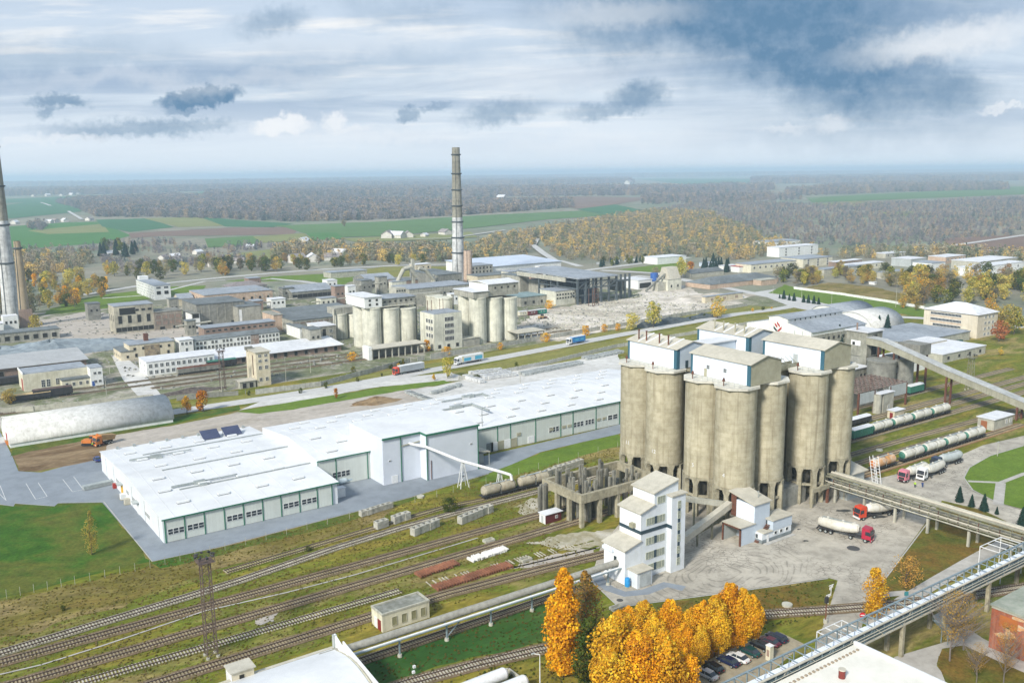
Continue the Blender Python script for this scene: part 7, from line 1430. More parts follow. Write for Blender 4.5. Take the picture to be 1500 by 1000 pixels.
for px, lab in (((181, 731), 'white water cube container near the yellow warehouse door'), ((187, 738), 'stack of cardboard boxes on pallet beside the cube container')): 
    x, y = G(*px); t = thing('cube_container' if 'cube c' in lab and 'water' in lab else 'carton_stack', lab, 'container', (x, y, .08)); MB().box(x - .8, x + .8, y - .8, y + .8, .25, 1.7).build('box', white_p if 'water' in lab else roof_tan, t); MB().box(x - .9, x + .9, y - .9, y + .9, .08, .24).build('pallet', panel_tan, t)
for px, lab, s in (((497, 727), 'white square kiosk tank at the corner of low warehouse', 1), ((502, 709), 'left one of two silver wrapped bales by the high warehouse', 0), ((510, 706), 'right one of two silver wrapped bales by the high warehouse', 0)):
    x, y = G(*px)
    if s: t = thing('kiosk', lab, 'kiosk', (x, y, .08)); MB().box(x - 1.5, x + 1.5, y - 1, y + 1, .08, 2.6).build('wall', white_p, t); MB().box(x - 1.7, x + 1.7, y - 1.2, y + 1.2, 2.61, 2.75).build('roof', roof_pale, t)
    else: o = MB().capsule((x - 1.4, y, 1), (x + 1.6, y, 1), .9, 12).build('wrapped_bale', mat('silver_wrap', (.5, .58, .62), (.38, .46, .5), 2, .3, .1, rough=.3), None, True); tag(o, lab, 'bale')
# ---------------------------------------------------------------- fences and walls
def fence(name, label, pts, m, h=2.4, step=3.0, post=None, gap=.0, mod=None, capm=None):
    t = thing(name, label, 'fence', (0, 0, 0)); P_ = [Vector(G(*p)) for p in pts]
    me = (MB().box(-step / 2 + .06, step / 2 - .06, -.08, .08, .05, h)).mesh('panel', m); pm = MB().box(-.13, .13, -.14, .14, 0, h + .15).mesh('post', post or m)
    for p, d in resample([tuple(q) for q in P_], step):
        q = bpy.data.objects.new('post', pm); COL.objects.link(q); q.parent = t; q.location = (p.x, p.y, 0); q.rotation_euler = (0, 0, math.atan2(d.y, d.x))
        if random.random() < gap: continue
        o = bpy.data.objects.new('panel', me); COL.objects.link(o); o.parent = t; c_ = p + d * step / 2; o.location = (c_.x, c_.y, random.uniform(-.05, .05)); o.rotation_euler = (random.uniform(-.03, .03), 0, math.atan2(d.y, d.x))
fence('concrete_fence', 'long grey concrete panel fence along the far side of road', [(375, 578), (470, 566), (600, 531), (700, 513.5), (800, 497), (900, 480), (1000, 463), (1090, 449)], mat('fence_concrete', (.44, .44, .39), (.30, .30, .26), .6, .1, .15, streak=.4), 2.3, 4, None, .03)
fence('concrete_fence', 'concrete retaining fence along the near side of the main road', [(672, 557), (720, 550), (800, 534), (900, 510), (990, 494), (1100, 475)], mat('fence_pale', (.52, .51, .46), (.40, .40, .36), .6, .1, .15, streak=.3), 1.9, 4)
fence('concrete_fence', 'pale concrete kerb wall behind the long barrel hangar', [(0, 606), (40, 603), (215, 586)], pale_con, 2.2, 4, None, .05); fence('concrete_fence', 'short dark wooden fence behind scrap heap near larch trees', [(248, 588), (300, 583), (370, 577)], dark_con, 2.0, 3, None, .1)
fence('white_wall', 'long white boundary wall of the green right of the crossroads', [(1163, 423.5), (1230, 432), (1300, 443), (1352, 452)], white_wall, 1.8, 6); fence('white_wall', 'white boundary wall with pillars far behind the steel hall', [(868, 388), (905, 384), (960, 380)], white_wall, 2.2, 5, dark_con, .5)
# thin fence posts along the grass edge
fp = MB().cyl(0, 0, 0, 2.1, .05, n=5).mesh('fence_post', pale_con); t = thing('wire_fence', 'line of thin pale wire fence posts across the grass by the sidings', 'fence', (0, 0, 0))
for k in range(36):
    f = k / 35; pts = [(10, 876), (110, 856), (220, 832), (330, 806), (480, 768), (640, 728), (760, 695), (905, 655)]; i = min(6, int(f * 7)); g_ = f * 7 - i; x, y = G(pts[i][0] + (pts[i + 1][0] - pts[i][0]) * g_, pts[i][1] + (pts[i + 1][1] - pts[i][1]) * g_)
    o = bpy.data.objects.new('fence_post', fp); COL.objects.link(o); o.parent = t; o.location = (x, y, 0)
# ---------------------------------------------------------------- masts, lamps, signs
def lattice(label, x, y, h, w0, w1, m, lamps=8):
    t = thing('floodlight_mast', label, 'light mast', (x, y, 0)); n = int(h / 1.6)
    legs = MB()
    for a, b in ((-1, -1), (1, -1), (-1, 1), (1, 1)): legs.beam((x + a * w0, y + b * w0, .3), (x + a * w1, y + b * w1, h), .16)
    for a, b in ((-1, -1), (1, -1), (-1, 1), (1, 1)): MB().cyl(x + a * w0, y + b * w0, 0, .4, .35, n=8).build('footing', pale_con, t)
    for k in range(n):
        z0, z1 = h * k / n, h * (k + 1) / n; q0, q1 = w0 + (w1 - w0) * k / n, w0 + (w1 - w0) * (k + 1) / n
        for a, b, c, d in ((-1, -1, 1, -1), (1, -1, 1, 1), (1, 1, -1, 1), (-1, 1, -1, -1)):
            legs.beam((x + a * q0, y + b * q0, z0 + .3), (x + c * q1, y + d * q1, z1), .07); legs.beam((x + c * q0, y + d * q0, z0 + .3), (x + a * q1, y + b * q1, z1), .07)
    legs.build('lattice_frame', m, t); W_ = w1 + .7; MB().box(x - W_, x + W_, y - W_, y + W_, h, h + .12).build('platform', m, t)
    rl = MB()
    for a, b in ((-1, -1), (1, -1), (-1, 1), (1, 1)): rl.beam((x + a * W_, y + b * W_, h), (x + a * W_, y + b * W_, h + 1.1), .08)
    for z in (h + .6, h + 1.1):
        rl.beam((x - W_, y - W_, z), (x + W_, y - W_, z), .06); rl.beam((x - W_, y + W_, z), (x + W_, y + W_, z), .06); rl.beam((x - W_, y - W_, z), (x - W_, y + W_, z), .06); rl.beam((x + W_, y - W_, z), (x + W_, y + W_, z), .06)
    rl.build('railing', m, t)
    for k in range(lamps):
        a = 2 * math.pi * k / lamps; MB().tube((x + W_ * .8 * math.cos(a), y + W_ * .8 * math.sin(a), h + 1.4), (x + W_ * 1.25 * math.cos(a), y + W_ * 1.25 * math.sin(a), h + 1.1), .14, .27, 8).build('floodlight', chassis_m, t)
mast_m = mat('mast_rust', (.15, .11, .085), (.10, .07, .06), 1, .2, .2)
lattice('tall rusty lattice floodlight mast among the tracks', 45.6, 166.2, 19.2, .95, .8, mast_m, 8)
lattice('rusty lattice floodlight mast in the old works by signal tower', *G(327, 572), 17, 1.0, .8, mast_m, 6); lattice('grey lattice floodlight mast on the far sidings, right edge', *G(1420, 571), 13.5, 1.2, .8, steel_gr, 6)
def lamp(label, px, top, arm=0.0, m=None, r=.1, ang=0.0):
    x, y = G(*px); h = zat(x, y, top); t = thing('lamp_post', label, 'lamp post', (x, y, 0)); MB().cyl(x, y, 0, h, r * 1.3, r * .7, 7).build('pole', m or duct, t); a = arm
    if a: MB().beam((x, y, h), (x + a * math.cos(ang), y + a * math.sin(ang), h + .25), r * 1.2).build('arm', m or duct, t)
    MB().box(x + a * math.cos(ang) - .35, x + a * math.cos(ang) + .35, y + a * math.sin(ang) - .15, y + a * math.sin(ang) + .15, h + .15, h + .32).build('lamp_head', panel_grey, t)
lamp('grey lamp post in front of the tall loading hall', (707, 662), 598, 1.2, r=.16); lamp('lamp post with curved top by the bottom track', (791, 1002), 958, 1.2, white_p, .1, 2.6)
for lab, px, tp in (('thin concrete pole on the lawn before the workshop hall', (157, 588), 553), ('thin pole above the barrel hangar, left one', (95, 610), 588), ('thin pole above the barrel hangar, middle one', (116, 608), 586), ('pole by the white concrete road behind office', (161, 547), 531),
                    ('tall pale pole beside floodlight mast in the works', (325, 574), 545), ('pole in the works before the goods shed', (419, 558), 524), ('second pole in the works right of the first one', (455, 546), 518), ('pole beside roadside wall near blue lorry', (819, 497), 481),
                    ('pale pole on the apron behind the warehouse', (762, 566), 545), ('white pole on the green, leftmost', (1132, 431), 420), ('white pole on the green, second', (1174, 438), 427), ('white pole on the green, third', (1218, 445), 431), ('white pole on the green before the barrel hangar', (1264, 450), 436),
                    ('tall thin mast behind the crossroads', (1053, 427), 412), ('lamp mast by the golden trees left of office block', (1312, 450), 418), ('thin lamp pole on the right lawn edge road', (1461, 668), 648), ('pole near the emblem hall spruce', (1233, 490), 468)):
    lamp(lab, px, tp, 0, pale_con, .12)
# no-entry sign, parking sign, small signs
def sign(label, px, zc, m, m2=None, shape='round', r=.45, z0=0.07):
    x, y = G(*px); t = thing('road_sign', label, 'sign', (x, y, 0)); MB().cyl(x, y, z0, zc, .05, n=6).build('pole', duct, t); fx, fy = -.57, -.82
    if shape == 'round':
        MB().tube((x, y, zc), (x + fx * .06, y + fy * .06, zc), r, n=20).build('plate', m, t)
        if m2: q = Vector((.82, -.57, 0)) * r * .7; c_ = Vector((x + fx * .08, y + fy * .08, zc)); MB().beam(c_ - q, c_ + q, .16).build('bar', m2, t)
    else:
        q = Vector((.82, -.57, 0)) * r; c_ = Vector((x + fx * .05, y + fy * .05, zc)); mb = MB(); n_ = Vector((fx, fy, 0)) * .04; P_ = [c_ - q, c_ + q]
        mb.add([P_[0] - Vector((0, 0, r)), P_[1] - Vector((0, 0, r)), P_[1] + Vector((0, 0, r)), P_[0] + Vector((0, 0, r)), P_[0] - Vector((0, 0, r)) + n_, P_[1] - Vector((0, 0, r)) + n_, P_[1] + Vector((0, 0, r)) + n_, P_[0] + Vector((0, 0, r)) + n_], [(0, 1, 2, 3), (7, 6, 5, 4), (0, 4, 5, 1), (1, 5, 6, 2), (2, 6, 7, 3), (3, 7, 4, 0)]); mb.build('plate', m, t)
        if m2:
            cu = bpy.data.curves.new('letter', 'FONT'); cu.body = 'P'; cu.size = r * 2.0; cu.align_x = 'CENTER'; cu.align_y = 'CENTER'; cu.extrude = .01; cu.materials.append(m2); tmp = bpy.data.objects.new('letter', cu); COL.objects.link(tmp)
            me = bpy.data.meshes.new_from_object(tmp.evaluated_get(bpy.context.evaluated_depsgraph_get())); bpy.data.objects.remove(tmp); o = bpy.data.objects.new('letter', me); COL.objects.link(o); o.parent = t
            o.location = Vector((fx * .12, fy * .12, zc)) ; o.rotation_euler = (math.pi / 2, 0, -math.atan2(.57, .82))
sign('red round no-entry sign beside the yellow birch', (1262, 920), 2.9, plain('sign_red', (.6, .01, .02)), white_p, r=.55, z0=0.07); sign('small blue parking sign under the golden poplars', (1020, 980), 2.6, plain('sign_blue', (.03, .16, .5)), white_p, 'square', .42)
sign('small teal utility box sign at the path corner', (1327, 877), 1.3, plain('teal_box', (.04, .22, .25)), None, 'square', .45)
for lab, px, tp in (('white slatted mast fitting on the grass strip beside yard', (1217, 872), 857), ('thin white post with cross arm near the level crossing', (1213, 884), 874)):
    x, y = G(*px); h = max(zat(x, y, tp), 2); t = thing('signal_post', lab, 'signal', (x, y, 0)); MB().cyl(x, y, 0, h, .07, n=6).build('pole', white_p, t); MB().box(x - .8, x + .8, y - .05, y + .05, h, h + .15).build('arm', white_p, t); 
    for k in range(3): MB().box(x - .5 + k * .4, x - .3 + k * .4, y - .08, y + .08, h - .9 + k * .2, h - .3 + k * .2).build('blade', white_p, t)
x, y = G(1209, 912); t = thing('railway_signal', 'dark railway signal post beside the level crossing', 'signal', (x, y, 0)); MB().cyl(x, y, 0, 4.6, .12, n=7).build('pole', rust, t); MB().box(x - .35, x + .35, y - .25, y + .25, 4.4, 5.6).build('signal_head', chassis_m, t); MB().cyl(x, y, 0, .8, .45, n=8).build('base', pale_con, t)
for lab, px in (('small points lever lamp beside the bottom track, left one', (606, 992)), ('small points lever lamp beside the bottom track, upper one', (607, 984))):
    x, y = G(*px); t = thing('points_lever', lab, 'signal', (x, y, 0)); MB().cyl(x, y, 0, 1.0, .08, n=6).build('rod', chassis_m, t); MB().box(x - .25, x + .25, y - .2, y + .2, .9, 1.35).build('lamp_box', white_p, t)
x, y = G(1127, 966); t = thing('ticket_kiosk', 'narrow pale kiosk box beside the parked cars and truss gallery', 'kiosk', (x, y, 0)); MB().box(x - .5, x + .5, y - .5, y + .5, 0, 2.9).build('wall', cream_wall, t); MB().box(x - .6, x + .6, y - .6, y + .6, 2.91, 3.02).build('roof', white_p, t); MB().box(x - .53, x - .505, y - .3, y + .3, .9, 2.2).build('louvre', brick_far, t)
for px, w_, lab in (((1250, 803), 1.5, 'round manhole with dark stain in the middle of yard'), ((908, 879), .7, 'small dark manhole on the yard beside the white tower')):
    x, y = G(*px); tag(MB().cyl(x, y, .05, .12, w_, n=18).build('manhole', plain('manhole_dark', (.07, .07, .07), .9)), lab, 'manhole')
stain = plain('oil_stain', (.055, .055, .05), .8)
for i, (cx, cy, rx, ry) in enumerate(((1234, 748, 14, 2.2), (1288, 757, 15, 2.5), (1180, 792, 5, 1.5), (1170, 775, 3, 1))):
    patch('yard_stain', [(cx + rx * math.cos(a) * random.uniform(.6, 1.15), cy + ry * math.sin(a) * random.uniform(.5, 1.2)) for a in [k * .45 for k in range(14)]], stain, .078)
pm_ = plain('road_marking', (.7, .7, .68), .8)
for pts in ([(92, 702), (106, 720), (122, 717), (108, 698)], [(38, 708), (52, 731), (69, 727), (56, 707)], [(-12, 712), (8, 732)], [(0, 711), (9, 733)]):
    for a, b in zip(pts, pts[1:]): strip('parking_line', [a, b], .14, pm_, .085)
strip('wet_asphalt', [(872, 838), (878, 850), (892, 862), (915, 870), (945, 867), (975, 856), (1002, 862)], 2.6, asphalt, .082)
strip('kerb', [(866, 851), (906, 889.5), (1080, 866.5), (1213, 847.5)], .35, curb_m, .16)
strip('kerb', [(1290, 857), (1364, 759)], .3, curb_m, .18); strip('kerb', [(1600, 779), (1500, 747.5), (1462, 737), (1425, 718), (1412, 700), (1420, 685), (1450, 668), (1500, 653)], .3, curb_m, .18)
strip('kerb', [(-200, 745), (0, 739), (20, 741.5), (22, 737.5), (80, 741.5), (85, 737), (152, 735), (223, 822.5), (324, 801), (600, 729), (716, 694)], .25, curb_m, .14)
# ---------------------------------------------------------------- trees
def crown(name, kind, n, size, cols, seed=0, blobs=26, width=.26, low=.16, m=None, gaps=.0):
    r = np.random.RandomState(seed)
    def rad(z):
        if kind == 'poplar': return width * np.sin(np.pi * np.clip((z - low) / (1.0 - low), 0, 1) ** .62) ** .75
        if kind == 'cone': return width * (1 - z) ** .85 + .012
        return width * np.sqrt(np.clip(1 - ((z - (low + 1) / 2) / ((1 - low) / 2)) ** 2, 0, 1))
    bz = low + (1 - low) * r.beta(1.3, 1.4, blobs); ba = r.uniform(0, 2 * np.pi, blobs); br = rad(bz) * np.sqrt(r.uniform(.1, 1, blobs)) * .74
    bs = rad(bz) * r.uniform(.35, .62, blobs) + .02
    if kind == 'cone': idx = None
    k = r.randint(0, blobs, n); d = r.normal(size=(n, 3)); d /= np.linalg.norm(d, axis=1)[:, None]; q = r.uniform(.55, 1.05, n) ** .6
    if kind == 'cone':
        z = low + (1 - low) * (1 - np.sqrt(r.uniform(0, 1, n))); tier = (z * 13) % 1; rr_ = rad(z) * (1.08 - .42 * tier) * r.uniform(.55, 1, n); a = r.uniform(0, 2 * np.pi, n); arm = 1 + .16 * np.sin(a * 7 + np.floor(z * 13) * 1.7)
        P_ = np.stack([rr_ * arm * np.cos(a), rr_ * arm * np.sin(a), z], 1); d = np.stack([np.cos(a), np.sin(a), .6 + 0 * a], 1)
    else:
        C_ = np.stack([br * np.cos(ba), br * np.sin(ba), bz], 1); st_ = 1.35 if kind == 'poplar' else .9
        P_ = C_[k] + d * (bs[k] * q)[:, None] * np.array([1, 1, st_]); P_[:, 2] = np.clip(P_[:, 2], low * .6, 1.03)
    nn = d + r.normal(scale=.55, size=(n, 3)); nn /= np.linalg.norm(nn, axis=1)[:, None]; t = np.cross(nn, r.normal(size=(n, 3))); t /= np.linalg.norm(t, axis=1)[:, None]; b = np.cross(nn, t)
    s = (size * r.uniform(.6, 1.35, n))[:, None]; t = t * s; b = b * s * .75
    V_ = np.stack([P_ - t, P_ - b * .9, P_ + t, P_ + b], 1).reshape(-1, 3)
    me = bpy.data.meshes.new(name); me.vertices.add(4 * n); me.vertices.foreach_set('co', V_.astype(np.float32).ravel())
    me.loops.add(4 * n); me.loops.foreach_set('vertex_index', np.arange(4 * n, dtype=np.int32)); me.polygons.add(n); me.polygons.foreach_set('loop_start', np.arange(0, 4 * n, 4, dtype=np.int32)); me.polygons.foreach_set('loop_total', np.full(n, 4, dtype=np.int32))
    cols = np.array(cols); f = r.uniform(0, 1, n); bc = r.randint(0, len(cols), blobs)[k]; pick = np.where(f < .6, bc, r.randint(0, len(cols), n)); c_ = cols[pick] * r.uniform(.78, 1.22, n)[:, None]
    C4 = np.ones((4 * n, 4), np.float32); C4[:, :3] = np.repeat(c_, 4, 0); at = me.attributes.new('Col', 'FLOAT_COLOR', 'POINT'); at.data.foreach_set('color', C4.ravel())
    me.materials.append(m or LEAF); me.update(); me.validate(); return me
LEAF = leaf_mat('leaves', .12, .35); LEAFV = leaf_mat('leaves_varied', .38, .3)
bark = mat('bark', (.12, .10, .08), (.07, .055, .045), 3, .3, .2); birch = mat('birch_bark', (.5, .5, .47), (.25, .24, .22), 3, .3, .2); bark_g = mat('bark_grey', (.22, .19, .17), (.15, .13, .12), 3, .3, .2)
def trunk(name, m, h=.8, r0=.014, limbs=10, seed=0, spread=.2, twigs=0):
    rr = random.Random(seed); mb = MB(); pts = [(0, 0, 0)]
    for k in range(1, 6): pts.append((rr.uniform(-.008, .008) * k, rr.uniform(-.008, .008) * k, h * k / 5))
    for i, (a, b) in enumerate(zip(pts, pts[1:])): mb.tube(a, b, r0 * (1 - i * .18), r0 * (1 - (i + 1) * .18), 6, False)
    for i in range(limbs):
        z = rr.uniform(.22, .85) * h; a = rr.uniform(0, 6.28); L = spread * (1.15 - z) * rr.uniform(.7, 1.2); e = (L * math.cos(a), L * math.sin(a), z + L * rr.uniform(.7, 1.5)); mb.tube((0, 0, z), e, r0 * .42, r0 * .14, 4, False)
        for j in range(twigs):
            f = rr.uniform(.25, 1); p = (e[0] * f, e[1] * f, z + (e[2] - z) * f); a2 = a + rr.uniform(-1.3, 1.3); L2 = L * rr.uniform(.3, .7); e2 = (p[0] + L2 * math.cos(a2), p[1] + L2 * math.sin(a2), p[2] + L2 * rr.uniform(.3, 1.3)); mb.tube(p, e2, r0 * .16, r0 * .07, 3, False)
            for _ in range(2): a3 = a2 + rr.uniform(-1, 1); mb.tube(e2, (e2[0] + L2 * .5 * math.cos(a3), e2[1] + L2 * .5 * math.sin(a3), e2[2] + L2 * .4), r0 * .07, r0 * .04, 3, False)
    return mb.mesh(name, m)
OR = [(.86, .43, .02), (.78, .34, .015), (.9, .54, .03), (.6, .26, .02)]; YO = [(.86, .50, .03), (.82, .58, .05), (.70, .36, .02), (.55, .30, .03)]; BR = [(.46, .27, .06), (.38, .24, .08), (.55, .32, .05), (.28, .2, .08)]
GN = [(.075, .11, .02), (.05, .085, .018), (.10, .13, .025), (.12, .11, .02)]; YG = [(.32, .30, .05), (.22, .23, .04), (.42, .33, .05)]; SP = [(.025, .065, .05), (.02, .05, .035), (.04, .085, .065)]; MG = [(.60, .42, .09), (.66, .50, .12), (.44, .36, .10), (.34, .32, .11)]; GY = [(.27, .24, .16), (.31, .26, .16), (.21, .21, .14), (.38, .30, .13)]; RB = [(.5, .2, .09), (.42, .16, .06)]
KD = {'poplar': [(crown('crown', 'poplar', 13000, .0125, OR, 1, 60, .165, .06), trunk('trunk', bark, .9, .012, 10, 1))],
      'oval': [(crown('crown', 'poplar', 10000, .0145, p, 10 + i, 30, .25, .24), trunk('trunk', bark, .85, .012, 9, i)) for i, p in enumerate((OR, YO, OR, YO + OR[:1]))],
      'airy': [(crown('crown', 'poplar', 2600, .013, BR, 20, 34, .19, .15), trunk('trunk', bark, .95, .012, 16, 20, .22, 2))], 'birch': [(crown('crown', 'poplar', 4200, .0145, YO, 21, 34, .21, .1), trunk('trunk', birch, .95, .011, 12, 21, .2, 1))],
      'green': [(crown('crown', 'round', 8000, .019, GN, 22, 44, .27, .05), trunk('trunk', bark, .7, .014, 9, 22))], 'larch': [(crown('crown', 'poplar', 1700, .013, [(.42, .33, .07), (.5, .38, .08), (.3, .27, .07)], 23, 24, .17, .05), trunk('trunk', bark, .98, .01, 8, 23))],
      'shrub': [(crown('crown', 'round', 1300, .022, [(.62, .36, .08), (.68, .44, .1), (.45, .28, .07)], 24, 24, .42, .15), trunk('trunk', bark, .6, .02, 9, 24, .5, 2))], 'bare': [(crown('crown', 'round', 2600, .007, BR, 25 + i, 30, .25, .3), trunk('trunk', bark_g, .75, .013, 34, 25 + i, .36, 6)) for i in range(2)],
      'spruce': [(crown('crown', 'cone', 2600, .03, SP, 30 + i, 10, .26, .03), trunk('trunk', bark, .95, .016, 0, 30)) for i in range(2)],
      'bush': [(crown('crown', 'round', 1500, .04, GN, 33, 20, .5, .0), trunk('trunk', bark, .5, .02, 4, 33))],
      'mgold': [(crown('crown', 'round', 1300, .030, p, 40 + i, 24, .35, .1, LEAFV), trunk('trunk', bark, .6, .02, 4, 40)) for i, p in enumerate((MG, MG + OR[:1], MG + YG, YG + MG[:2]))], 'mgrey': [(crown('crown', 'round', 1100, .024, p, 50 + i, 18, .34, .14, LEAFV), trunk('trunk', bark_g, .8, .018, 10, 50 + i, .3)) for i, p in enumerate((GY, GY, BR))],
      'mgreen': [(crown('crown', 'round', 1100, .034, p, 60 + i, 18, .36, .08, LEAFV), trunk('trunk', bark, .6, .02, 4, 60)) for i, p in enumerate((GN, YG + GN))], 'mcol': [(crown('crown', 'poplar', 1000, .028, p, 70 + i, 16, .2, .1, LEAFV), trunk('trunk', bark, .8, .02, 2, 70)) for i, p in enumerate((YO, OR))],
      'red': [(crown('crown', 'round', 900, .04, RB, 80, 16, .4, .14), trunk('trunk', bark, .5, .03, 4, 80))]}
KD['gbush'] = [(crown('crown', 'round', 700, .05, YO + OR[:1], 85, 14, .55, .0), trunk('trunk', bark, .4, .02, 4, 85))]
def tree(label, px, kind, top=None, h=None, sx=1.0, group=None, name='tree', xy=None, i=None):
    x, y = xy or G(*px); h = h or zat(x, y, top); c_, t_ = KD[kind][(i if i is not None else random.randrange(99)) % len(KD[kind])]
    t = thing(name, label, 'bush' if name.endswith('bush') else 'tree', (x, y, 0), random.uniform(0, 6.28), group); t.scale = (h * sx, h * sx, h)
    for nm, me in (('trunk', t_), ('crown', c_)): o = bpy.data.objects.new(nm, me); COL.objects.link(o); o.parent = t
    return t
tree('tall orange poplar standing left of all the others, below the pipeline', (826, 990), 'poplar', 834, sx=1.0, name='poplar_tree'); tree('thin half-bare brown poplar right behind the tall orange poplar', (857, 946), 'airy', 838, sx=1.15, name='poplar_tree')
tree('dark green tree between the tall orange poplar and the golden group', (868, 1012), 'green', 908, sx=1.0, name='willow_tree'); tree('small orange thin tree behind the dark green tree', (884, 975), 'airy', 905, sx=1.3, name='poplar_tree')
for i, (x, yb, yt, sx) in enumerate([(921, 960, 888, 1), (943, 962, 880, 1), (980, 958, 878, 1), (1006, 957, 893, .95), (1028, 955, 880, 1.05), (1046, 962, 872, 1), (1067, 950, 853, .9), (1084, 948, 862, 1), (1101, 946, 872, 1), (1052, 968, 893, .85), (1080, 956, 888, .8), (958, 975, 900, .9), (1000, 978, 912, .9), (1025, 985, 915, .7)]):
    tree('golden poplar in the dense back group, ' + ORD[i] + ' counted from the white tower', (x, yb), 'oval', yt, sx=sx, group='golden poplars by the car park', name='poplar_tree', i=i)
for i, (x, yb, yt, lab) in enumerate([(906, 1040, 897, 'tall bright yellow poplar at the left front of golden group'), (934, 1052, 925, 'golden poplar second from the dark green tree, front row'), (966, 1045, 922, 'golden poplar in the middle of the front row'), (1000, 1035, 950, 'orange poplar at the car end of the front row'), (894, 1062, 950, 'low orange poplar touching the bottom edge by green tree')]):
    tree(lab, (x, yb), 'oval', yt, sx=1.05, name='poplar_tree', i=i + 1)
tree('slender yellow birch beside the cracked road and no-entry sign', (1279, 908), 'birch', 829, sx=1.05, name='birch_tree'); tree('spreading orange shrub-like tree on the triangular lawn', (1326, 862), 'shrub', 816, sx=1.1, name='maple_tree')
tree('bare grey tree with forked trunk in front of brick hall', (1411, 952), 'bare', 868, sx=1.1, name='bare_tree', i=0); tree('bare tree on the left, under the truss gallery', (1391, 968), 'bare', 866, sx=1.0, name='bare_tree', i=1); tree('small bare sapling on leafy lawn by brick hall', (1430, 1000), 'bare', 940, sx=.9, name='bare_tree', i=1); tree('small bare sapling nearest the right frame, before brick wall', (1470, 1000), 'bare', 915, sx=.8, name='bare_tree', i=0)
for x, yb, yt, lab in ((1405, 735, 711, 'first and tallest young spruce beside pipe rack lawn'), (1423, 742, 723, 'second small young spruce beside the pipe rack lawn'), (1441, 748, 722, 'third bushy young spruce on the strip by the pipe rack'), (1460, 753, 741, 'fourth, smallest young spruce on the strip'), (1497, 770, 741, 'young spruce at the right frame edge by the pipe rack')): tree(lab, (x, yb), 'spruce', yt, name='spruce_tree')
tree('lone thin yellow-brown larch on the left lawn', (135, 812), 'larch', 742, sx=.8, name='larch_tree'); tree('round green bush by the rails left of tank wagons', (659, 750), 'bush', 728, sx=1.0, name='green_bush'); tree('small dark bush in the dry grass at lower left', (93, 894), 'bush', 886, sx=1.1, name='dark_bush'); tree('flat brown bush on the grass beside upper track', (452, 807), 'bush', 800, sx=1.3, name='brown_bush')
for lab, px, top, k, sx in (('bright golden larch by the road end of the white concrete road', (298, 603), 567, 'mcol', 1.3), ('smaller brownish larch left of bright golden larch', (274, 606), 578, 'mcol', 1.2), ('small golden sapling on the slab strip by the road', (492, 584), 566, 'mcol', 1.0), ('orange bush in front of the yellow timber wagon', (14, 592), 568, 'mgold', 1.3), ('yellow-green tree beside road between two lorries', (656, 554), 524, 'mgold', .9),
                        ('orange dwarf tree on the slab strip', (636, 558), 547, 'mcol', 1.3), ('round bright yellow tree behind the roadside fence', (957, 480), 442, 'mgold', .95), ('round orange tree behind the fence right of dark scrap', (1051, 466), 434, 'mgold', 1.1), ('pale orange tree left of the round yellow tree', (925, 484), 457, 'mgold', 1.2), ('golden bush right of the canopy by fence', (858, 491), 477, 'gbush', 1), ('golden bush further right by fence', (885, 486), 475, 'gbush', 1),
                        ('golden bush nearest the yellow tree, by the fence', (905, 484), 474, 'gbush', 1), ('yellow bush before the teal-roofed workshop', (805, 452), 440, 'gbush', 1.2), ('orange bush at foot of cement silos, left', (516, 528), 516, 'gbush', 1.2), ('golden bush in front of five-storey building', (655, 520), 508, 'gbush', 1.4), ('orange sapling left of the five-storey building', (625, 515), 495, 'mcol', 1.4), ('orange bush below the gabled cement silos', (733, 512), 502, 'gbush', .9), ('orange bush beside small dark canopy', (800, 500), 488, 'gbush', 1.3),
                        ('golden tree before the ruined depot by slag heap', (52, 486), 462, 'mgold', 1.1), ('red-brown tree at corner of cream office block', (1463, 500), 470, 'red', 1.1), ('golden tree behind the right end of cream office block', (1470, 487), 442, 'mgold', .9), ('taller golden tree at right of the office block', (1485, 490), 450, 'mgold', 1), ('yellow tree behind cream office block', (1450, 462), 427, 'mgold', .8), ('orange tree with red foot left of the office block', (1322, 452), 426, 'mgold', .7), ('small orange tree on green by hangar', (1343, 455), 443, 'mgold', 1),
                        ('yellow-green tall tree behind crusher ruin', (998, 408), 377, 'mgold', .9), ('orange column tree beside the yellow-green tree', (1011, 402), 380, 'mcol', 1.4), ('bare brown tree left of crusher ruin', (960, 405), 389, 'mgrey', 1.2), ('brown bush on slope by goods shed', (545, 523), 515, 'mgreen', 1.4), ('orange small tree on the far bank, right edge', (1466, 520), 508, 'mgold', 1.2), ('dark willow bush at the foot of the works fence', (517, 550), 537, 'mgreen', 1.1), ('lone round tree in the big green field', (504, 333), 320, 'mgrey', 1.0)):
    tree(lab, px, k, top, sx=sx, name='autumn_tree' if 'bush' not in lab else 'golden_bush')
for i, (x, yb, yt) in enumerate(((1267, 482, 454), (1287, 486, 461), (1299, 493, 460), (1229, 503, 474))): tree(['dark spruce before barrel hangar, left one', 'dark spruce before barrel hangar, middle one', 'tall dark spruce beside the conveyor tower roof', 'dark spruce between emblem hall and conveyor tower'][i], (x, yb), 'spruce', yt, name='spruce_tree', sx=.95)
for i, (x, yb, yt) in enumerate(((1142, 437, 430), (1148, 438, 424), (1156, 440, 430), (1163, 441, 428), (1177, 443, 431), (1184, 444, 431), (1192, 445, 432), (1199, 446, 435), (1488, 470, 458), (1481, 478, 465), (1494, 478, 462))): tree('small spruce along the junction road, ' + ORD[i] + ' from the left' if i < 8 else 'small spruce right of office block, ' + ORD[i - 8] + ' from the left', (x, yb), 'spruce', yt, group='spruces along the junction' if i < 8 else 'spruces right of the office', name='spruce_tree')
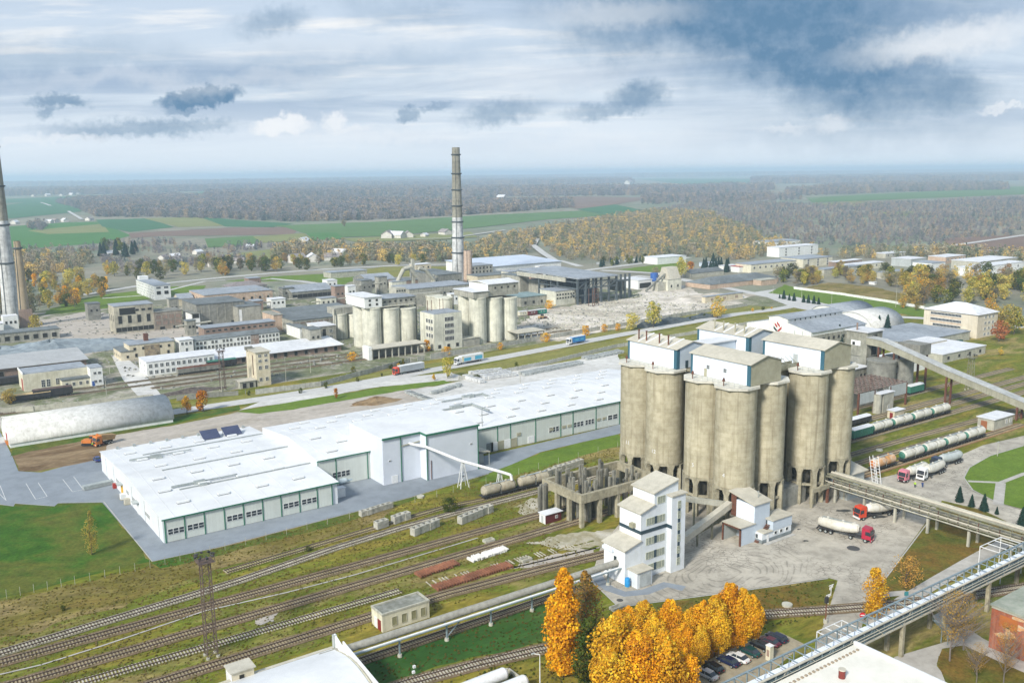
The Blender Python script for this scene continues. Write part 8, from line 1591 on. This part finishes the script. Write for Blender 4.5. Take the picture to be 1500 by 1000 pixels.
for i in range(26):
    a = random.choice([((690, 560), (900, 500)), ((560, 545), (600, 535)), ((430, 580), (600, 545)), ((700, 515), (900, 482)), ((300, 590), (370, 580)), ((1010, 470), (1150, 452))]); f = random.random(); px = (a[0][0] + (a[1][0] - a[0][0]) * f, a[0][1] + (a[1][1] - a[0][1]) * f - 2)
    tree('small wild bush on the road verge', px, random.choice(['bush', 'bush', 'mgreen', 'gbush']), h=random.uniform(1.5, 3.2), sx=.9, group='wild bushes along the road', name='verge_bush')
def inside(p, poly):
    c = False; n = len(poly); x, y = p
    for i in range(n):
        x1, y1 = poly[i]; x2, y2 = poly[(i + 1) % n]
        if (y1 > y) != (y2 > y) and x < (x2 - x1) * (y - y1) / (y2 - y1) + x1: c = not c
    return c
ADJ = {'mgold': 'golden round ', 'mgreen': 'dark green round ', 'mgrey': 'half-bare brownish ', 'mcol': 'slim golden ', 'spruce': 'pointed dark ', 'gbush': 'low '}
def belt(label, group, poly, n, kinds, h0, h1, seed):
    rr = random.Random(seed); xs = [p[0] for p in poly]; ys = [p[1] for p in poly]; k = 0; tries = 0; done = []
    while k < n and tries < 9000:
        tries += 1; p = (rr.uniform(min(xs), max(xs)), rr.uniform(min(ys), max(ys)))
        if not inside(p, poly): continue
        w = G(*p)
        if any((w[0] - q[0]) ** 2 + (w[1] - q[1]) ** 2 < 30 for q in done): continue
        done.append(w); kd = rr.choice(kinds); tree(ADJ[kd] + label, p, kd, h=rr.uniform(h0, h1), sx=rr.uniform(.85, 1.15), group=group, name='roadside_tree', i=rr.randrange(9)); k += 1
belt('tree in the belt behind the tall left chimneys', 'belt behind the left chimneys', [(-20, 468), (-20, 420), (60, 408), (165, 402), (192, 412), (160, 432), (130, 446), (50, 462)], 62, ['mgold', 'mgold', 'mgreen', 'mgrey', 'mcol'], 9, 15, 1)
belt('tree in the belt behind the white five-storey block', 'belt behind the white block', [(150, 402), (250, 392), (420, 384), (480, 388), (460, 396), (330, 404), (260, 408), (190, 412)], 55, ['mgold', 'mgreen', 'mgrey', 'mgreen'], 9, 15, 2)
belt('tree along the pale road behind the works', 'trees along the pale road', [(480, 386), (600, 384), (700, 383), (700, 387), (600, 388), (480, 393)], 18, ['mgold', 'mgreen', 'mgrey'], 7, 12, 3)
belt('tree in the grove behind the emblem hall', 'grove behind the emblem hall', [(1130, 412), (1160, 402), (1300, 404), (1350, 412), (1350, 428), (1290, 418), (1220, 415), (1165, 420)], 58, ['mgold', 'mgold', 'mgreen', 'mgrey'], 8, 13, 4)
belt('tree in the thicket behind the cream office block', 'thicket behind the office block', [(1330, 452), (1310, 425), (1350, 408), (1500, 408), (1540, 430), (1520, 455), (1470, 448), (1400, 446)], 78, ['mgrey', 'mgrey', 'mgold', 'mgold', 'mgreen'], 10, 16, 5)
belt('conifer in the hedge by the white compound', 'conifers by the white compound', [(1020, 396), (1040, 384), (1060, 384), (1075, 392), (1060, 402), (1030, 402)], 16, ['spruce'], 7, 12, 6); belt('conifer in the hedge right of the steel hall', 'conifer hedge right of the steel hall', [(868, 386), (930, 382), (960, 380), (962, 384), (880, 392)], 20, ['mgreen', 'spruce'], 6, 8, 7)
belt('tree among gardens on the left', 'conifers among the gardens', [(140, 372), (165, 366), (200, 368), (200, 376), (150, 378)], 14, ['spruce', 'spruce', 'mgreen'], 14, 19, 8)
# ---------------------------------------------------------------- woods that read as one mass: instanced trees on scattered points
def forest_leaf(name, cols, k):
    m = bpy.data.materials.new(name); m.use_nodes = True; nt_ = m.node_tree; nt_.nodes.clear(); h = N(nt_); at = h.n('ShaderNodeAttribute', attribute_name='Col').outputs[0]; oi = h.n('ShaderNodeObjectInfo').outputs['Random']
    cr = h.n('ShaderNodeValToRGB'); cr.color_ramp.interpolation = 'CONSTANT'; e = cr.color_ramp.elements
    while len(e) < len(cols): e.new(.5)
    for i, cc in enumerate(cols): e[i].position = i / len(cols); e[i].color = c4(cc)
    h.put(cr.inputs[0], oi); c_ = h.mix(1.0, cr.outputs[0], at, 'MULTIPLY'); d = h.n('ShaderNodeBsdfDiffuse'); h.put(d.inputs[0], c_); o = h.n('ShaderNodeOutputMaterial'); nt_.links.new(d.outputs[0], o.inputs[0]); return m
W1_ = [(1.0, 1.0, 1.0), (.8, .8, .8), (1.2, 1.2, 1.2)]
F_BRIGHT = forest_leaf('wood_leaves_autumn', [(0.293, 0.257, 0.148), (0.411, 0.301, 0.148), (0.161, 0.189, 0.1), (0.527, 0.362, 0.132), (0.264, 0.241, 0.182), (0.293, 0.271, 0.165), (0.132, 0.165, 0.108), (0.352, 0.301, 0.198), (0.615, 0.437, 0.132), (0.22, 0.219, 0.148), (0.19, 0.211, 0.132), (0.322, 0.271, 0.198)], 0)
F_DULL = forest_leaf('wood_leaves_dull', [(0.219, 0.204, 0.208), (0.263, 0.233, 0.228), (0.132, 0.156, 0.159), (0.191, 0.195, 0.208), (0.306, 0.25, 0.199), (0.103, 0.141, 0.14), (0.234, 0.22, 0.239), (0.365, 0.281, 0.199)], 0)
def protos(m, tag_):
    out = []
    for i, (kind, w, low) in enumerate((('round', .55, .0), ('round', .46, .0), ('poplar', .3, .02))):
        out.append(bpy.data.objects.new('wood_source_' + tag_, crown('wood_crown', kind, 300, .048, W1_, 90 + i, 12, w, low, m)))
    return out
PR = {'b': protos(F_BRIGHT, 'bright'), 'd': protos(F_DULL, 'dull')}
def wood(label_px, pal, spacing, h0, h1, cap=30000, seed=0):
    poly = [G(*p) for p in label_px]; xs = [p[0] for p in poly]; ys = [p[1] for p in poly]; r = np.random.RandomState(seed)
    ar = abs(sum(poly[i][0] * poly[(i + 1) % len(poly)][1] - poly[(i + 1) % len(poly)][0] * poly[i][1] for i in range(len(poly)))) / 2
    n = int(min(cap, ar / spacing ** 2)); box = (max(xs) - min(xs)) * (max(ys) - min(ys)); m_ = int(n * box / ar * 1.15) + 10
    P_ = np.stack([r.uniform(min(xs), max(xs), m_), r.uniform(min(ys), max(ys), m_)], 1); ins = np.zeros(m_, bool)
    for i in range(len(poly)):
        (x1, y1), (x2, y2) = poly[i], poly[(i + 1) % len(poly)]; c_ = (y1 > P_[:, 1]) != (y2 > P_[:, 1]); ins ^= c_ & (P_[:, 0] < (x2 - x1) * (P_[:, 1] - y1) / ((y2 - y1) or 1e-9) + x1)
    P_ = P_[ins]; n = len(P_); me = bpy.data.meshes.new('wood'); me.vertices.add(n); me.vertices.foreach_set('co', np.concatenate([P_, np.zeros((n, 1))], 1).astype(np.float32).ravel())
    sc = me.attributes.new('tree_height', 'FLOAT', 'POINT'); fld = np.sin(P_[:, 0] * .013 + seed) * np.sin(P_[:, 1] * .017); sc.data.foreach_set('value', ((h0 + (h1 - h0) * r.uniform(0, 1, n)) * (1 + .15 * fld)).astype(np.float32))
    o = bpy.data.objects.new('wood', me); COL.objects.link(o); tag(o, kind='stuff')
    ng = bpy.data.node_groups.new('wood_scatter', 'GeometryNodeTree'); ng.interface.new_socket('Geometry', in_out='INPUT', socket_type='NodeSocketGeometry'); ng.interface.new_socket('Geometry', in_out='OUTPUT', socket_type='NodeSocketGeometry')
    nd = ng.nodes; L = ng.links; gi = nd.new('NodeGroupInput'); go = nd.new('NodeGroupOutput'); jn = nd.new('GeometryNodeJoinGeometry'); L.new(jn.outputs[0], go.inputs[0])
    na = nd.new('GeometryNodeInputNamedAttribute'); na.data_type = 'FLOAT'; na.inputs[0].default_value = 'tree_height'
    g2 = nd.new('GeometryNodeGeometryToInstance')
    for ob in PR[pal]: oi = nd.new('GeometryNodeObjectInfo'); oi.inputs['Object'].default_value = ob; oi.inputs['As Instance'].default_value = True; L.new(oi.outputs['Geometry'], g2.inputs[0])
    # one instance per source object, picked at random
    jo = nd.new('GeometryNodeJoinGeometry')
    for l in list(g2.inputs[0].links): L.new(l.from_socket, jo.inputs[0])
    nd.remove(g2); ip = nd.new('GeometryNodeInstanceOnPoints'); L.new(gi.outputs[0], ip.inputs['Points']); L.new(jo.outputs[0], ip.inputs['Instance']); ip.inputs['Pick Instance'].default_value = True
    ri = nd.new('FunctionNodeRandomValue'); ri.data_type = 'INT'; [s for s in ri.inputs if s.name == 'Max' and s.type == 'INT'][0].default_value = 2; L.new([s for s in ri.outputs if s.type == 'INT'][0], ip.inputs['Instance Index'])
    rv_ = nd.new('FunctionNodeRandomValue'); rv_.data_type = 'FLOAT_VECTOR'; rv_.inputs[0].default_value = (0, 0, 0); rv_.inputs[1].default_value = (0, 0, 6.28); L.new(rv_.outputs[0], ip.inputs['Rotation']); L.new(na.outputs[0], ip.inputs['Scale'])
    L.new(ip.outputs[0], jn.inputs[0]); md = o.modifiers.new('scatter', 'NODES'); md.node_group = ng; return o
WOODS = [
    ([(685, 388), (688, 362), (740, 346), (800, 335), (905, 318), (960, 310), (1040, 312), (1075, 330), (1130, 352), (1190, 366), (1130, 372), (1080, 384), (1010, 376), (900, 383), (830, 381), (812, 372), (790, 352), (770, 372), (770, 380)], 'b', 9.5, 5, 11),
    ([(1000, 300), (1100, 296), (1200, 300), (1330, 296), (1500, 288), (1640, 282), (1640, 345), (1500, 343), (1380, 358), (1280, 366), (1190, 360), (1130, 350), (1070, 326), (1000, 318), (960, 308)], 'd', 12.5, 3.5, 8),
    ([(1200, 374), (1290, 368), (1380, 368), (1500, 376), (1640, 380), (1640, 402), (1520, 396), (1430, 380), (1340, 376), (1250, 380)], 'b', 10, 7, 12),
    ([(-80, 410), (-80, 372), (30, 372), (130, 376), (140, 384), (110, 396), (60, 404)], 'b', 10, 7, 12), ([(150, 380), (230, 384), (330, 374), (390, 384), (300, 390), (200, 400), (150, 398)], 'd', 11, 5, 10),
    ([(395, 384), (415, 366), (470, 362), (560, 366), (680, 366), (680, 384), (600, 384), (480, 382), (440, 380)], 'b', 10, 8, 14), ([(40, 366), (130, 362), (230, 352), (300, 364), (380, 358), (420, 362), (340, 370), (200, 372), (60, 372)], 'd', 13, 4, 9),
    ([(82, 297), (110, 294), (250, 287), (330, 292), (540, 293), (680, 296), (838, 297), (842, 304), (700, 314), (560, 322), (430, 325), (330, 321), (220, 318), (140, 318), (115, 306)], 'd', 15, 13, 20),
    ([(300, 284), (420, 281), (560, 277), (700, 277), (860, 276), (1000, 276), (1130, 272), (1135, 278), (1000, 286), (860, 287), (700, 289), (560, 287), (420, 292), (300, 296)], 'd', 26, 20, 28),
    ([(1150, 281), (1250, 273), (1380, 267), (1475, 272), (1480, 278), (1300, 282), (1150, 288)], 'd', 26, 18, 26), ([(940, 288), (1000, 285), (1120, 285), (1180, 292), (1080, 297), (940, 300)], 'd', 22, 12, 20),
    ([(-80, 281), (200, 276), (330, 274), (330, 277), (200, 284), (-80, 289)], 'd', 34, 22, 32), ([(250, 276), (600, 266), (760, 264), (920, 262), (930, 268), (760, 272), (600, 274), (400, 279), (250, 281)], 'd', 36, 24, 34), ([(1100, 262), (1300, 257), (1640, 252), (1640, 262), (1300, 268), (1100, 270)], 'd', 40, 25, 36),
    ([(900, 256), (1200, 252), (1640, 246), (1640, 250), (1200, 257), (900, 261)], 'd', 85, 40, 60), ([(-80, 271), (300, 267), (700, 260), (900, 257), (900, 260), (700, 264), (300, 272), (-80, 275)], 'd', 75, 36, 52), ([(40, 334), (56, 330), (70, 331), (60, 338)], 'd', 14, 8, 14)]
for i, wd in enumerate(WOODS): wood(*wd, seed=i + 1)
# ---------------------------------------------------------------- farmsteads and the distant town
hw = mat('farm_wall', (.62, .60, .55), (.5, .48, .42), .5); hr = mat('farm_roof', (.30, .27, .26), (.22, .2, .19), .5)
hm_w = MB().ex([(-4, 0), (4, 0), (4, 3), (0, 5.6), (-4, 3)], -6, 6).mesh('wall', hw); hm_r = MB().ex([(-4.5, 2.9), (0, 5.7), (4.5, 2.9), (4.5, 3.2), (0, 6.1), (-4.5, 3.2)], -6.4, 6.4).mesh('roof', hr); hm_r2 = MB().ex([(-4.5, 2.9), (0, 5.7), (4.5, 2.9), (4.5, 3.2), (0, 6.1), (-4.5, 3.2)], -6.4, 6.4).mesh('roof', roof_pale)
def farm(label, px, s, group=None, k=0):
    t = thing('farmhouse', label, 'house', (*G(*px), 0), random.uniform(0, 3), group); t.scale = (s, s, s)
    for nm, me in (('wall', hm_w), ('roof', hm_r if k % 2 else hm_r2)): o = bpy.data.objects.new(nm, me); COL.objects.link(o); o.parent = t
for i, (x, y) in enumerate(((72, 327), (80, 326), (95, 325), (131, 323), (22, 328), (50, 288), (70, 287), (90, 287), (105, 286), (115, 285))): farm('pale farmhouse in the hamlet beyond the first green field', (x, y), 1.3 if y > 300 else 2, 'hamlet on the left', i)
for i, (x, y) in enumerate(((160, 374), (168, 373), (178, 372), (240, 380), (256, 378), (262, 383), (290, 372), (298, 381), (367, 364), (312, 390), (328, 388), (350, 385))): farm('small garden house among the allotments on the left', (x, y), .9, 'allotment houses', i)
for i, (x, y, lab) in enumerate(((445, 358, 'white farmhouse alone above the mixed trees'), (434, 384, 'grey house hidden in trees above the pale road'), (458, 383, 'second grey house in the trees right of the first'), (486, 381, 'pale barn at the tree edge by the pale road'), (498, 377, 'grey-roofed house behind the pale barn'), (569, 349, 'tall white farmhouse left of the field farm row'), (582, 349, 'grey barn in the field farm row'), (598, 348, 'white gabled farmhouse right in the field farm row'), (622, 347, 'small white shed by the field road'), (652, 344, 'white gabled house just left of the tall chimney'), (735, 292, 'white barn far away right of the tall chimney'), (921, 270, 'long white barn on the horizon fields'))): farm(lab, (x, y), [1.6, 1.5, 1.5, 1.3, 1.6, 1.9, 1.7, 1.6, 1, 1.5, 2.6, 5][i], None, i)
for i in range(26):
    x = 190 + i * 15 + random.uniform(-6, 6); px = (x, 271.5 - (x - 190) * .0135 - 3.2); u, v = G(*px); t = thing('town_building', 'tiny pale building in the distant town on the horizon', 'building', (u, v, 0), 0, 'distant town'); a, h = random.uniform(40, 110), random.uniform(14, 34)
    MB().box(-a, a, -20, 20, 0, h).build('wall', white_wall, None).parent = t
    for o in (t.children): MB().box(-a, a, -20, 20, h, h + 1).build('roof', roof_pale, None).parent = t; break
# ---------------------------------------------------------------- air
hz_m = bpy.data.materials.new('haze'); hz_m.use_nodes = True; n_ = hz_m.node_tree; n_.nodes.clear(); pv = n_.nodes.new('ShaderNodeVolumePrincipled'); mo = n_.nodes.new('ShaderNodeOutputMaterial'); n_.links.new(pv.outputs[0], mo.inputs['Volume'])
pv.inputs['Color'].default_value = (.66, .84, 1.0, 1); pv.inputs['Density'].default_value = .00014; pv.inputs['Anisotropy'].default_value = .1
hb_ = MB().box(-61000, 61000, -61000, 61000, -1, 135).build('haze', hz_m); hb_['kind'] = 'stuff'

# ---------------------------------------------------------------- litter and tufts that nobody could count
def scatter(name, poly, n, m, lo, hi, tuft=False, cols=None, seed=0):
    r = random.Random(seed); P_ = [G(*p) for p in poly]; xs = [p[0] for p in P_]; ys = [p[1] for p in P_]; mb = MB(); C_ = []; k = 0
    while k < n:
        x, y = r.uniform(min(xs), max(xs)), r.uniform(min(ys), max(ys))
        if not inside((x, y), P_): continue
        k += 1; a = r.uniform(0, 3.14); s_ = r.uniform(lo, hi); dx_, dy_ = math.cos(a) * s_, math.sin(a) * s_
        if tuft:
            for q in (0, 1): mb.add([(x - dx_, y - dy_, .02), (x + dx_, y + dy_, .02), (x + dx_ * .6 + .1, y + dy_ * .6, s_ * 1.1), (x - dx_ * .7, y - dy_ * .7 + .1, s_ * .9)], [(0, 1, 2, 3)]); dx_, dy_ = -dy_, dx_
            C_ += [r.choice(cols)] * 8
        else: h = s_ * r.uniform(.3, .9); mb.add([(x - dx_, y - dy_, 0), (x + dy_ * .6, y - dx_ * .6, 0), (x + dx_, y + dy_, 0), (x - dy_ * .6, y + dx_ * .6, 0), (x - dx_ * .7, y - dy_ * .7, h), (x + dy_ * .4, y - dx_ * .4, h), (x + dx_ * .7, y + dy_ * .7, h), (x - dy_ * .4, y + dx_ * .4, h)], [(4, 5, 6, 7), (0, 1, 5, 4), (1, 2, 6, 5), (2, 3, 7, 6), (3, 0, 4, 7)])
    o = mb.build(name, m); o['kind'] = 'stuff'
    if tuft: at = o.data.attributes.new('Col', 'FLOAT_COLOR', 'POINT'); at.data.foreach_set('color', [v for c in C_ for v in (*c, 1)])
scatter('grass_tufts', [(0, 880), (225, 826), (700, 710), (900, 655), (905, 690), (790, 780), (880, 820), (500, 935), (300, 1000), (0, 1000)], 12000, LEAF, .08, .30, True, [(.24, .19, .05), (.17, .15, .03), (.13, .13, .022), (.26, .20, .08), (.2, .16, .04)], 2)
scatter('grass_tufts', [(400, 1010), (830, 870), (905, 895), (1210, 850), (1205, 900), (1100, 930), (880, 1010)], 2200, LEAF, .12, .35, True, [(.07, .10, .018), (.12, .12, .03), (.16, .12, .03)], 3)
scatter('rubble', [(60, 470), (250, 445), (440, 440), (600, 425), (780, 430), (930, 440), (1080, 440), (1000, 470), (800, 490), (560, 525), (300, 570), (150, 570), (60, 560)], 2600, dark_con, .3, 1.2, seed=4)
scatter('rubble', [(760, 470), (930, 430), (1010, 430), (1080, 448), (990, 466), (800, 492)], 1300, pale_con, .3, 1.1, seed=5)
rr = random.Random(31); fam = [('small flat ruin', old_con, roof_dark), ('pale lean-to', os_con, roof_grey), ('low brick outbuilding', brick_far, roof_grey), ('white boxy annex', white_wall, roof_pale), ('dark sheet-roofed shed', dark_con, roof_dark)]
for i, (x, y, near) in enumerate([(275, 492, 'behind the long white wing'), (340, 470, 'before the kiln hall'), (372, 455, 'behind the kiln hall'), (398, 452, 'left of the press hall'), (415, 440, 'behind the press hall'), (452, 462, 'on the press hall yard'), (470, 452, 'right of the press hall'), (492, 448, 'by the pitched halls'), (510, 440, 'below the second pitched hall'), (530, 436, 'behind the cement silos'), (555, 430, 'left of the kiln pipes'), (575, 436, 'behind the control house'),
    (640, 440, 'before the kiln house'), (665, 446, 'left of the gabled silo row'), (690, 436, 'below the brick chimney'), (730, 414, 'right of the mill'), (745, 424, 'behind the gabled silos'), (778, 424, 'by the grey mill box'), (790, 408, 'under the blue-white roof'), (430, 486, 'by the switch house'), (455, 512, 'behind the goods shed'), (500, 480, 'left of the short silos'), (520, 470, 'beside the short silos'), (625, 492, 'left of the five-storey building'), (690, 495, 'right of the five-storey building'), (250, 470, 'behind the brown hall'), (310, 440, 'behind the mill hall'), (365, 425, 'by the hip-roofed house'), (480, 425, 'between the two pitched halls'), (130, 470, 'on the rubble field')]):
    x0, y0 = G(x, y); a, b, h = rr.uniform(5, 12), rr.uniform(5, 11), rr.uniform(5, 14); nm, w_, r_ = fam[i % 5]; t = thing('outbuilding', nm + ' ' + near, 'outbuilding', (x0, y0, 0))
    MB().box(x0, x0 + a, y0, y0 + b, 0, h).build('wall', w_, t); MB().box(x0 - .3, x0 + a + .3, y0 - .3, y0 + b + .3, h, h + .3).build('roof', r_, t); wins(t, 'v', y0 - .03, lin(x0 + .5, x0 + a - .5, max(2, int(a / 3))), [h * .6], 1.3, 1.5, **HK)
    if i % 3 == 0: MB().tube((x0 - 6, y0 + 1, h * .7), (x0 + a + 9, y0 + 1, h * .7 + 1), .5, n=8).build('duct', pale_con, t)
